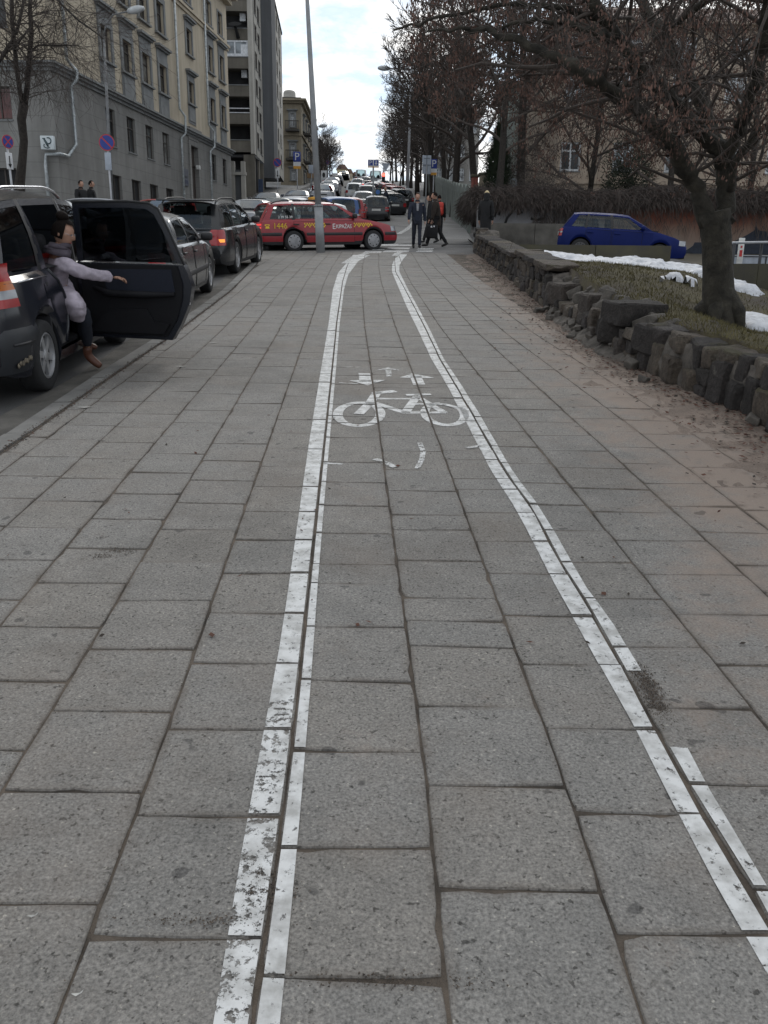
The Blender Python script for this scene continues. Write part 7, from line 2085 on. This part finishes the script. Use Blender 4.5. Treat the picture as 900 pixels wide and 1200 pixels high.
lv = []; z_ = zl0 + .4
while z_ < zt3 - 2.2: lv.append(z_); z_ += fl
wh = []
for z_ in lv: wh += [(L2 * .14, L2 * .26, z_ + .7, z_ + 2.1), (L2 * .40, L2 * .52, z_ + .7, z_ + 2.1), (L2 * .66, L2 * .78, z_ + .7, z_ + 2.1)]
mb = MB(); S2.wall(mb, 0, L2, zl0, zt3, wh, .15); mb.build('street_wall', m_block, blk2, world=True)
for h_ in wh: S2.window(*h_, m_frame, m_pane, .12, None, 1, 0, .08)
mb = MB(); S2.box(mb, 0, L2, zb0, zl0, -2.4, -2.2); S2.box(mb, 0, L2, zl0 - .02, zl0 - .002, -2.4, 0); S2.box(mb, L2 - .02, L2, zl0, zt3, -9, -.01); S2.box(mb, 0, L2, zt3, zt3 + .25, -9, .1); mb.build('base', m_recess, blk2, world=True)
# ---- ornate corner house
YC = 122.0; oc = at(344, 150, YC); orn = thing('corner_house', 'ornate old corner house with a rounded turret and small balconies', 'building', (oc.x, YC, g(YC) - .3))
m_ochre = plaster('ochre_stone', (.285, .245, .18), .3)
def zc(y): return at(345, y, YC).z
xa_, xb_ = at(328, 150, YC).x, at(353, 150, YC).x
Fo = Face(xa_, YC, 1, 0, orn); Fo.n = Vector((0, -1, 0)); wO = xb_ - xa_
ho = [(wO * .50, wO * .68, zc(149), zc(133)), (wO * .50, wO * .68, zc(183), zc(169)), (wO * .52, wO * .70, zc(211), zc(200))]
mb = MB(); Fo.wall(mb, 0, wO, zb0, zc(120), ho, .3); mb.build('wall', m_ochre, orn, world=True)
for h_ in ho: Fo.window(*h_, m_white_fr, m_pane_pale, .2, (.25, .1, .5, 0), 1, .7, .12)
pO1 = at(368, 150, YC + 26); So = Face(xb_, YC, pO1.x - xb_, 26, orn); Lo_ = math.hypot(pO1.x - xb_, 26)
if So.n.x < 0: So.n = -So.n
ho2 = [(Lo_ * t, Lo_ * (t + .055), zc(a), zc(b_)) for t in (.12, .3, .48, .66, .84) for a, b_ in ((149, 133), (183, 169), (211, 200))]
mb = MB(); So.wall(mb, 0, Lo_, zb0, zc(120), ho2, .3); mb.build('street_wall', m_ochre, orn, world=True)
for h_ in ho2: So.window(*h_, m_white_fr, m_pane, .2, (.2, .1, .4, 0), 1, .7, .12)
mb = MB()
for z0_, z1_, o_ in ((zc(121), zc(118.5), .35), (zc(118.4), zc(116), .7), (zc(192), zc(190), .25), (zc(159), zc(157), .2)):
    Fo.box(mb, -.2, wO + o_, z0_, z1_, .004, o_); So.box(mb, .01, Lo_, z0_, z1_, .004, o_)
mb.build('cornice', m_ochre, orn, world=True)
for y in (152, 186):
    for ff, s_, hw_ in ((Fo, wO * .60, .9), (So, Lo_ * .15, 1.1)):
        mb = MB(); ff.box(mb, s_ - hw_, s_ + hw_, zc(y) - .25, zc(y), .004, 1.0); ff.box(mb, s_ - hw_, s_ + hw_, zc(y) + .9, zc(y) + 1.0, .9, 1.0)
        for k in range(9): 
            q = s_ - hw_ + .05 + k * (2 * hw_ - .16) / 8; ff.box(mb, q, q + .06, zc(y) + .002, zc(y) + .9, .92, .98)
        mb.build('balcony', M('iron_balcony', (.06, .055, .05), .8), orn, world=True)
mb = MB(); tcx = at(339, 100, YC + 2).x; r_ = at(346.5, 100, YC).x - at(339, 100, YC).x
mb.lathe([(r_, zc(118)), (r_, zc(113)), (r_ * 1.12, zc(112.6)), (r_ * 1.12, zc(111)), (r_, zc(110.8)), (r_ * .98, zc(106)), (r_ * .8, zc(103.4)), (r_ * .4, zc(102.5)), (.01, zc(102.3))], (tcx, YC + 2, 0), seg=20); mb.build('turret', m_block, orn, world=True)
mb = MB(); Fo.box(mb, 0, wO, zc(115.9), zc(115.9) + .2, -20, 0); So.box(mb, 6, Lo_, zc(115.9) + .01, zc(115.9) + .5, -8, -.4); mb.build('roof', M('dark_roof', (.05, .045, .04), .8), orn, world=True)
# ---- next house beyond it
q = at(369, 180, 152); hs = thing('brown_house', 'dark brown house beyond the ornate corner house', 'building', (q.x, 152, g(152) - .3)); Fh = Face(at(352, 180, 152).x, 152, 1, 0, hs); Fh.n = Vector((0, -1, 0)); wH = at(374, 180, 152).x - at(352, 180, 152).x
zh = lambda y: at(365, y, 152).z
hh = [(wH * a, wH * (a + .12), zh(b_), zh(b_ - 8)) for a in (.5, .72) for b_ in (185, 200)]
mb = MB(); Fh.wall(mb, 0, wH, g(152) - 1, zh(164), hh, .2); Fh.box(mb, wH - .02, wH, g(152) - 1, zh(164), -20, -.01); mb.build('wall', plaster('brown_brick', (.13, .095, .07)), hs, world=True)
for h_ in hh: Fh.window(*h_, m_white_fr, m_pane, .15, None, 1, 0, .1)
mb = MB(); mb.prism([Fh.p(-.3, zh(164), .4), Fh.p(wH + .4, zh(164), .4), Fh.p(wH * .5, zh(156), .4)], -Fh.n * 20); mb.build('roof', M('rust_roof', (.10, .06, .045), .8), hs, world=True)
# ---- cream houses past the crest
for k, (px0, px1, y0, D, cc, lab) in enumerate(((395, 407, 198.5, 330, (.62, .55, .38), 'far cream house at the end of the street on the left'), (407, 413, 203, 380, (.55, .47, .36), 'far pale house at the end of the street right of the cream one'), (413, 420, 206, 420, (.10, .10, .10), 'low dark far house at the end of the street'))):
    a = at(px0, 218, D); b_ = at(px1, y0, D); rt = thing('far_house', lab, 'building', ((a.x + b_.x) / 2, D, g(235) - 2)); Ff = Face(a.x, D, 1, 0, rt); Ff.n = Vector((0, -1, 0)); w_ = b_.x - a.x
    hh = [(w_ * t, w_ * (t + .1), b_.z - 2.8 * j - 2.2, b_.z - 2.8 * j - .8) for t in (.12, .34, .56, .78) for j in range(3)]
    mb = MB(); Ff.wall(mb, 0, w_, g(235) - 4, b_.z, hh, .2); mb.build('wall', plaster('far_wall', cc, .1), rt, world=True)
    mb = MB()
    for h_ in hh: mb.poly([Ff.p(h_[0], h_[2], -.18), Ff.p(h_[1], h_[2], -.18), Ff.p(h_[1], h_[3], -.18), Ff.p(h_[0], h_[3], -.18)])
    mb.build('window_panes', m_pane, rt, world=True)
    mb = MB(); mb.prism([Ff.p(-.4, b_.z, .5), Ff.p(w_ + .4, b_.z, .5), Ff.p(w_ * .75, b_.z + 1.6, .5), Ff.p(w_ * .25, b_.z + 1.6, .5)], -Ff.n * 10); mb.build('roof', M('far_roof', (.16, .10, .08), .8), rt, world=True)
# ---- beige house on the right behind the trees
m_rbeige = plaster('right_beige_render', (.42, .345, .275), .2)
YR = 50.0; q = at(650, 228, YR); rh = thing('beige_house', 'beige three storey house behind the seed laden trees on the right', 'building', (q.x, YR, q.z - 1)); Fr = Face(q.x, YR, 1, 0.0, rh); Fr.n = Vector((0, -1, 0)); wR = at(1010, 150, YR).x - q.x
zr = lambda y: at(720, y, YR).z
def sr(px): return Fr.hit(px, 150)[0]
hh = [(sr(a) - .55, sr(a) + .55, zr(b_), zr(b_ - 34)) for a in (671, 733, 795, 857, 915, 970) for b_ in (201, 118)]
hh += [(sr(a) - .55, sr(a) + .55, zr(68), zr(42)) for a in (671, 733, 795, 857, 915, 970)]
mb = MB(); Fr.wall(mb, 0, wR, q.z - 2.5, zr(33), hh, .2); mb.build('wall', m_rbeige, rh, world=True)
for i, h_ in enumerate(hh): Fr.window(*h_, m_white_fr, m_pane_pale if i % 3 else m_pane, .15, None, 1, .7, .10)
mb = MB(); Fr.box(mb, -.3, wR, zr(33), zr(30), .004, .3); Fr.box(mb, -.5, wR, zr(29.9), zr(26), .004, .6); Fr.box(mb, 0, wR, zr(216), zr(213), .004, .12); mb.build('cornice', m_rbeige, rh, world=True)
mb = MB(); mb.prism([Fr.p(-.5, zr(26), .6), Fr.p(-.5, zr(26), -12), Fr.p(2, zr(26) + 2.2, -6)], Fr.t * wR); mb.build('roof', M('rust_tin', (.11, .065, .05), .8), rh, world=True)
mb = MB(); Fr.box(mb, 0, .05, q.z - 2.5, zr(33), -12, -.01); mb.build('end_wall', m_rbeige, rh, world=True)
# ---- pale green house left of it
YG = 64.0; q = at(598, 228, YG); gh = thing('green_house', 'pale green house seen through the branches left of the beige house', 'building', (q.x, YG, q.z - 1)); Fg = Face(q.x, YG, 1, 0, gh); Fg.n = Vector((0, -1, 0)); wG = at(657, 150, YG).x - q.x
zg = lambda y: at(620, y, YG).z
hh = [(wG * a, wG * (a + .16), zg(b_), zg(b_ - 34)) for a in (.08, .38, .70) for b_ in (205, 158)]
mb = MB(); Fg.wall(mb, 0, wG, q.z - 2.5, zg(96), hh, .2); Fg.box(mb, 0, .03, q.z - 2.5, zg(96), -10, -.01); mb.build('wall', plaster('pale_green_render', (.34, .38, .35), .15), gh, world=True)
for i, h_ in enumerate(hh): Fg.window(*h_, m_white_fr, m_pane_pale if i % 2 else m_pane, .15, None, 1, .7, .10)
mb = MB(); mb.prism([Fg.p(-.6, zg(96), .5), Fg.p(-.6, zg(96), -10), Fg.p(-.6, zg(78), -5)], Fg.t * (wG + 1.2)); mb.build('roof', M('red_tile_roof', (.13, .06, .05), .8), gh, world=True)
# ---- grey house between the bare trees
YQ = 100.0; q = at(505, 228, YQ); qh = thing('grey_house', 'pale grey house behind the bare trees and arched fence', 'building', (q.x, YQ, q.z - 1)); Fq = Face(q.x, YQ, 1, 0, qh); Fq.n = Vector((0, -1, 0)); wQ = at(562, 150, YQ).x - q.x
zq = lambda y: at(530, y, YQ).z
hh = [(wQ * a, wQ * (a + .12), zq(b_), zq(b_ - 15)) for a in (.10, .34, .58, .82) for b_ in (212, 184, 156)]
mb = MB(); Fq.wall(mb, 0, wQ, q.z - 2.5, zq(130), hh, .2); Fq.box(mb, 0, .03, q.z - 2.5, zq(130), -12, -.01); mb.build('wall', plaster('pale_grey_render', (.33, .32, .30), .2), qh, world=True)
for i, h_ in enumerate(hh): Fq.window(*h_, m_white_fr, m_pane_pale, .15, None, 1, .7, .12)
mb = MB(); mb.prism([Fq.p(-.6, zq(130), .5), Fq.p(-.6, zq(130), -12), Fq.p(-.6, zq(112), -6)], Fq.t * (wQ + 1.2)); mb.build('roof', M('grey_roof', (.09, .08, .08), .8), qh, world=True)
# ---- fence of arched concrete panels along the path
fence = thing('arched_fence', 'grey green concrete fence with arched openings along the path', 'fence', (at(553, 235, 44).x, 44, g(44)))
m_fence = plaster('fence_concrete', (.20, .225, .205), .25)
P0 = Vector((at(553, 235, 44).x, 44, 0)); P1 = Vector((at(502, 220, 100).x, 100, 0)); d = (P1 - P0); LF = d.length; d.normalize(); nf = Vector((-d.y, d.x, 0))
zt_ = lambda p: g(p.y) + 2.15
n = 24
for i in range(n):
    a = P0 + d * (LF * i / n); b_ = P0 + d * (LF * (i + 1) / n); L_ = (b_ - a).length; mb = MB()
    za = zt_((a + b_) / 2)
    ht = 2.15
    # panel with an arched slot, rounded top
    arc = []
    for k in range(9):
        t = k / 8; arc.append((L_ * t, ht - .25 + .25 * math.sin(math.pi * t)))
    slot = [(L_ * .62, .45)] + [(L_ * .62 - (L_ * .12) * (1 - math.cos(math.pi * k / 6)), 1.45 + .22 * math.sin(math.pi * k / 6)) for k in range(7)] + [(L_ * .38, .45)]
    def Q(s_, z_, o_=0): 
        p = a + d * s_ + nf * o_; return Vector((p.x, p.y, g(p.y) + z_))
    mb.prism([Q(0, -.1), Q(L_ * .38, -.1), Q(L_ * .38, 1.45), Q(0, 1.45)], nf * .14); mb.prism([Q(L_ * .62, -.1), Q(L_, -.1), Q(L_, 1.45), Q(L_ * .62, 1.45)], nf * .14)
    mb.prism([Q(L_ * .381, -.1), Q(L_ * .619, -.1), Q(L_ * .619, .45), Q(L_ * .381, .45)], nf * .14)
    up_ = [Q(0, 1.451), Q(L_ * .38, 1.451)] + [Q(s_, z_ + .002) for s_, z_ in slot[1:8][::-1]] + [Q(L_ * .62, 1.451), Q(L_, 1.451)] + [Q(s_, z_) for s_, z_ in arc[::-1]]
    mb.prism([Q(0, 1.69), Q(L_, 1.69)] + [Q(s_, z_) for s_, z_ in arc[::-1]], nf * .14)
    mb.prism([Q(0, 1.451), Q(L_ * .40, 1.451), Q(L_ * .46, 1.688), Q(0, 1.688)], nf * .14); mb.prism([Q(L_ * .60, 1.451), Q(L_, 1.451), Q(L_, 1.688), Q(L_ * .54, 1.688)], nf * .14)
    mb.build('panel', m_fence, fence, world=True)
for (px0, px1, y0, y1, D, mt, nm, lab) in ((552, 560, 208, 232, 44, M('red_brick', (.20, .06, .045), .9, var=.4, scale=8), 'brick_pillar', 'red brick pillar at the end of the arched fence'), (561, 574, 206, 234, 43, plaster('pillar_render', (.24, .20, .15)), 'gate_pillar', 'beige rendered gate pillar behind the woman in black')):
    a = at(px0, y1, D); b_ = at(px1, y0, D); o = thing(nm, lab, 'pillar', ((a.x + b_.x) / 2, D, a.z - .8)); hq = b_.z - a.z + .8; wq = b_.x - a.x
    mb = MB(); mb.rbox((0, 0, hq / 2), (wq, .5, hq), bev=.02); mb.build('shaft', mt, o); mb = MB(); mb.rbox((0, 0, hq + .06), (wq + .12, .62, .11), bev=.02); mb.build('cap', m_conc, o)
a = at(575, 234, 42); b_ = at(605, 210, 42); gt = thing('metal_gate', 'grey metal gate with glazed panels right of the beige pillar', 'gate', ((a.x + b_.x) / 2, 42, a.z - .4)); wq = b_.x - a.x; hq = b_.z - a.z + .4
m_gate = M('gate_grey', (.19, .21, .225), .5); mb = MB()
for x in (-wq / 2, -.02 * wq, wq / 2): mb.box((x, 0, hq / 2), (.07, .08, hq))
for z in (.1, hq * .76, hq): mb.box((0, 0, z), (wq, .07, .07))
for k in range(16): mb.box((-wq / 2 + wq * (k + .5) / 16, 0, hq * .88), (.018, .03, hq * .22))
mb.build('frame', m_gate, gt); mb = MB(); mb.box((0, .02, hq * .42), (wq - .1, .03, hq * .62)); mb.build('panel', M('gate_panel', (.10, .115, .13), .3), gt); mb = MB(); mb.box((wq * .32, -.05, hq * .42), (.28, .02, .16)); mb.build('notice', m_white_fr, gt)

# ================================================================ street furniture
m_pole = M('grey_pole', (.27, .28, .29), .6, var=.2, scale=3, metal=.2); m_pole2 = M('white_pole', (.42, .43, .45), .55, var=.15); m_blue = M('sign_blue', (.015, .04, .26), .45, var=.1); m_redring = M('sign_red', (.40, .03, .04), .45, var=.1); m_sign_w = M('sign_white', (.62, .63, .64), .5, var=.08); m_sign_o = M('sign_orange', (.62, .30, .03), .5, var=.1); m_back = M('sign_back', (.36, .40, .46), .55, var=.12)
lp = gnd(376, 296, 0)
lean = thing('lamp_post', 'tall leaning metal lamp post on a thick sleeve in front of the taxi', 'lamp post', lp)
tp_ = at(360, 0, lp.y); vv = (tp_ - lp); tt = at(371.3, 192, lp.y) - lp
mb = MB(); e1 = vv * (at(371, 240, lp.y).z - lp.z) / vv.z; mb.tube([Vector((0, 0, -.1)), e1 * .98], [.135, .128], 16); mb.tube([e1 * .965, e1], [.145, .145], 16); mb.build('sleeve', m_pole, lean)
mb = MB(); mb.tube([e1 * .99, e1 + (vv - e1) * .55, vv, vv * 1.12], [.098, .078, .055, .05], 14); sh = mb.build('pole', m_pole, lean)
mb = MB(); a = vv * 1.12; mb.tube([a, a + Vector((-.3, -.2, .5)), a + Vector((-1.4, -.6, .8))], [.05, .04, .035], 8); mb.build('arm', m_pole, lean)
mb = MB(); mb.rbox(a + Vector((-1.75, -.75, .82)), (.8, .3, .14), Matrix.Rotation(.4, 3, 'Z'), bev=.05); mb.build('lamp', m_sign_w, lean)
def sheet(c, w, h, t=.02, yaw=0): return c, w, h, t, yaw
def noparking(pole_px, top, bot_y, D, dia_px, label, plate=None, yaw=0, tilt=0, kind=0):
    c = at(*top, D); b_ = at(pole_px, bot_y, D); o = thing('road_sign', label, 'road sign', (c.x, D, g(D) - .1), (0, 0, yaw)); r_ = dia_px / 2 / F * D
    zc_ = c.z - o.location.z
    mb = MB(); mb.tube([(b_.x - c.x, .06, -.1), (0, .06, zc_)], .035, 8); mb.build('pole', m_pole2, o)
    mb = MB(); mb.lathe([(r_, .0), (r_, .012)], (0, 0, zc_), axis='Y', seg=28); d_ = mb.build('disc', m_redring, o)
    mb = MB(); mb.lathe([(r_ * .86, -.006), (r_ * .86, -.002)], (0, 0, zc_), axis='Y', seg=28); mb.build('field', m_blue, d_)
    mb = MB(); rot = Matrix.Rotation(R(45), 3, 'Y'); mb.box((0, -.009, zc_), (r_ * 1.72, .004, r_ * .17), rot)
    if kind: mb.box((0, -.0105, zc_), (r_ * 1.72, .004, r_ * .17), Matrix.Rotation(R(-45), 3, 'Y'))
    mb.build('bar', m_redring, d_)
    if plate:
        w_, h_, dz, what = plate; w_ *= D / F; h_ *= D / F; z = zc_ - dz * D / F; mb = MB(); mb.rbox((0, .02, z), (w_, .02, h_), bev=.006); pl = mb.build('plate', m_back if what == 'back' else m_sign_w, o)
        if what != 'back':
            mb = MB(); mb.tube([(0, -.0, z - h_ * .34), (0, -.0, z + h_ * .30)], w_ * .08, 4); mb.poly([(-w_ * .28, -.004, z - h_ * .18), (w_ * .28, -.004, z - h_ * .18), (0, -.004, z - h_ * .42)]); mb.build('arrow', m_black_text, pl)
    return o
noparking(130, (125, 167), 230, 34.0, 17, 'round blue no parking sign with a grey plate before the town house', (7, 18, 19, 'back'))
noparking(16, (9.2, 166), 215, 30.0, 14, 'round blue no stopping sign seen edge on beside the slim forked tree', (8, 17, 19.5, 'arrow'), yaw=R(58), kind=1)
noparking(325.5, (325, 190.5), 232, 72.0, 9, 'round blue no parking sign with a white arrow plate before the tower block', (4.2, 9.5, 11, 'arrow'))
noparking(383, (383.5, 190), 214, 120.0, 5, 'small round sign far up the left side of the street')
def psign(px, top_y, w, h, hp, D, label, pole_px=None):
    """blue P sign over a white and orange plate"""
    k = D / F; c = at(px, top_y + h / 2, D); o = thing('parking_sign', label, 'road sign', (c.x, D, g(D) - .1)); zc_ = c.z - o.location.z
    mb = MB(); mb.tube([(.0, .05, -.1), (0, .05, zc_ + h * k * .45)], .04, 8); mb.build('pole', m_pole2, o)
    mb = MB(); mb.rbox((0, 0, zc_ + h * k * .2), (w * k, .02, h * k * .58), bev=.004); s_ = mb.build('sign', m_blue, o); put_text('P', h * k * .62, m_sign_w, s_, Matrix.Translation((0, -.014, zc_ + h * k * .19)) @ Matrix.Rotation(math.pi / 2, 4, 'X'))
    mb = MB(); mb.box((0, 0, zc_ - h * k * .22), (w * k, .02, h * k * .24)); mb.build('plate', m_sign_w, o); mb = MB(); mb.box((0, 0, zc_ - h * k * .42), (w * k, .02, h * k * .16)); mb.build('plate', m_sign_o, o)
psign(348, 179, 8, 17.5, 12, 74, 'blue P parking sign with a white and orange plate before the corner house')
psign(508.5, 187.5, 6.4, 16.5, 12, 58, 'blue P parking sign beside the large pale sign back')
o = thing('sign_board', 'large pale board seen from behind with a crossed frame, next to the P sign', 'road sign', (at(500, 195, 57.5).x, 57.5, g(57.5) - .1)); k = 57.5 / F; zc_ = at(500, 193, 57.5).z - o.location.z
mb = MB(); mb.rbox((0, .03, zc_), (9.6 * k, .03, 19 * k), bev=.005); mb.build('board', m_back, o); mb = MB()
mb.box((0, -.004, zc_), (.05, .03, 19 * k)); mb.box((0, -.006, zc_ - .4 * k), (9.6 * k, .03, .06)); mb.box((0, -.005, zc_ + 6.5 * k), (7 * k, .03, .04)); mb.build('frame', M('frame_grey', (.16, .18, .21), .5), o); mb = MB(); mb.tube([(0, .0, -.1), (0, 0, zc_)], .045, 8); mb.build('pole', m_pole, o)
# parking zone sign and meter
D = 56.0; k = D / F; c = at(437.5, 191, D); o = thing('parking_sign', 'wide blue and white P sign with a yellow strip above the parking meter', 'road sign', (c.x, D, g(D) - .1)); zc_ = c.z - o.location.z
mb = MB(); mb.tube([(0, .05, -.1), (0, .05, zc_)], .05, 8); mb.build('pole', m_pole, o); mb = MB(); mb.rbox((0, 0, zc_), (12 * k, .02, 7.2 * k), bev=.005); b_ = mb.build('board', m_sign_w, o)
mb = MB(); mb.box((3.0 * k, -.012, zc_ + .2 * k), (4.6 * k, .006, 5.4 * k)); mb.build('symbol_field', m_blue, b_); mb = MB(); mb.box((-3.0 * k, -.011, zc_ + .2 * k), (4.9 * k, .006, 5.6 * k)); mb.build('letter_field', m_blue, b_)
put_text('P', 6.2 * k, m_sign_w, b_, Matrix.Translation((-3.0 * k, -.018, zc_ + .2 * k)) @ Matrix.Rotation(math.pi / 2, 4, 'X'))
mb = MB(); mb.box((3 * k, -.018, zc_ + .9 * k), (1.1 * k, .006, 2.6 * k)); mb.poly([(1.4 * k, -.020, zc_ - .2 * k), (4.6 * k, -.020, zc_ - .2 * k), (3 * k, -.020, zc_ - 2.1 * k)]); mb.build('arrow', m_sign_w, b_); mb = MB(); mb.box((0, 0, zc_ - 4.2 * k), (12 * k, .02, 1.0 * k)); mb.build('strip', m_sign_o, o)
c = at(443, 258, 55); o = thing('parking_meter', 'dark green parking ticket machine with a white label', 'parking meter', (c.x, 55, g(55))); mb = MB(); mb.rbox((0, 0, .85), (.36, .3, 1.75), bev=.05); mb.build('cabinet', M('meter_green', (.012, .035, .03), .5), o)
mb = MB(); mb.box((-.02, -.155, 1.05), (.18, .01, .42)); mb.build('label', m_sign_w, o); mb = MB(); mb.lathe([(.13, -.01), (.13, 0)], (-.03, -.155, 1.52), axis='Y', seg=16); mb.build('badge', M('badge_blue', (.05, .15, .42), .5), o)
# traffic light
D = 92.0; k = D / F; c = at(449.5, 205, D); o = thing('traffic_light', 'traffic light showing red among the dark trees', 'traffic light', (c.x, D, g(D) - .1)); zc_ = c.z - o.location.z
mb = MB(); mb.tube([(0, .1, -.1), (0, .1, zc_ + .9)], .06, 8); mb.build('pole', m_pole, o); mb = MB(); mb.rbox((0, 0, zc_ - .3), (.34, .25, 1.0), bev=.04); h_ = mb.build('housing', m_blackplastic, o)
mb = MB(); mb.lathe([(.17, -.04), (.15, .0)], (0, -.13, zc_), axis='Y', seg=18); mb.build('red_lamp', emis('red_signal', (1, .09, .06), 3.5), h_); mb = MB()
for dz in (-.33, -.62): mb.lathe([(.12, -.02), (.11, .0)], (0, -.13, zc_ + dz), axis='Y', seg=16)
mb.build('dark_lamps', m_under, h_)
c2_ = at(452, 196, D - .5); mb = MB(); x_ = c2_.x - o.location.x; z_ = c2_.z - o.location.z; mb.prism([(x_ - .42, -.4, z_ + .36), (x_ + .42, -.4, z_ + .36), (x_, -.4, z_ - .4)], (0, .03, 0)); mb.build('triangle_sign', m_back, o); mb = MB(); mb.box((x_ / 2, -.2, z_ - .3), (.06, .5, .05)); mb.build('bracket', m_pole, o)
# lamp posts
def lamppost(base_px, D, top_px, arm_px, label, r0=.09, group='tall street lamps', mat=None, hw=.22):
    b_ = at(base_px, 230, D); b_.z = g(D) - .1; t_ = at(*top_px, D); e_ = at(*arm_px, D); o = thing('street_lamp', label, 'street lamp', b_, group=group)
    mb = MB(); mb.tube([(0, 0, 0), (0, 0, 1.2)], r0 * 1.35, 12); mb.tube([(0, 0, 1.2), t_ - b_], [r0, r0 * .6], 12); mb.build('pole', mat or m_pole, o)
    q = t_ - b_; v = e_ - t_; mb = MB(); mb.tube([q - Vector((0, 0, .02)), q + Vector((v.x * .12, 0, v.z * .45)), q + Vector((v.x * .4, 0, v.z * .85)), q + v], [r0 * .6, r0 * .5, r0 * .45, r0 * .4], 8); mb.build('arm', mat or m_pole, o)
    d_ = Vector((v.x, 0, v.z * .25)).normalized(); hl = hw * 1.5; mb = MB(); n_ = 9
    mb.tube([q + v + d_ * hl * 2 * (i / n_ - .15) for i in range(n_ + 1)], [hw * .62 * math.sin(math.pi * min(1, max(.06, (i + .6) / (n_ + 1.2)))) ** .6 for i in range(n_ + 1)], 10); mb.build('lamp', M('lamp_housing', (.42, .44, .45), .4, var=.15), o)
lamppost(131, 36, (121.5, 42), (152, 13), 'curved grey street lamp in front of the town house windows', .07, hw=.22, mat=M('dull_pole', (.16, .165, .17), .6))
lamppost(477.5, 80, (482, 82), (455, 80), 'tall pale street lamp with its arm over the parked cars on the right', .13, mat=m_pole2, hw=.35)
lamppost(376, 130, (371.5, 150), (375, 148), 'distant street lamp whose head shows right of the leaning post', .09, hw=.4)
lamppost(370, 150, (373.5, 166), (380, 160), 'more distant street lamp below the first distant one', .09, hw=.4)
# signs and a poster board far along the left pavement
for (px, y0, y1, w_, D, mt, nm, lab) in ((365, 194, 202.5, 6.4, 95, m_back, 'sign_board', 'grey sign board left of the leaning post'), (364, 203, 208.5, 8, 95.4, M('shop_sign_orange', (.30, .19, .10), .6), 'shop_sign', 'orange brown shop sign under the grey sign board'), (379.5, 201, 217, 6.2, 112, m_sign_w, 'poster_board', 'white poster board with a dark oval and red mark right of the leaning post')):
    c = at(px, (y0 + y1) / 2, D); k = D / F; o = thing(nm, lab, 'sign', (c.x, D, g(D) - .1)); zc_ = c.z - o.location.z; mb = MB(); mb.rbox((0, 0, zc_), (w_ * k, .08, (y1 - y0) * k), bev=.01); b_ = mb.build('board', mt, o); mb = MB(); mb.tube([(0, .06, -.1), (0, .06, zc_)], .05, 8); mb.build('pole', m_pole, o)
    if nm == 'poster_board':
        mb = MB(); mb.blob((0, -.05, zc_ + 3.4 * k), (1.6 * k, .03, 2.6 * k), 14, 8); mb.build('oval', m_black_text, b_); mb = MB(); mb.blob((0, -.05, zc_ - 3.6 * k), (1.8 * k, .03, 1.6 * k), 10, 6); mb.build('red_mark', m_redring, b_)
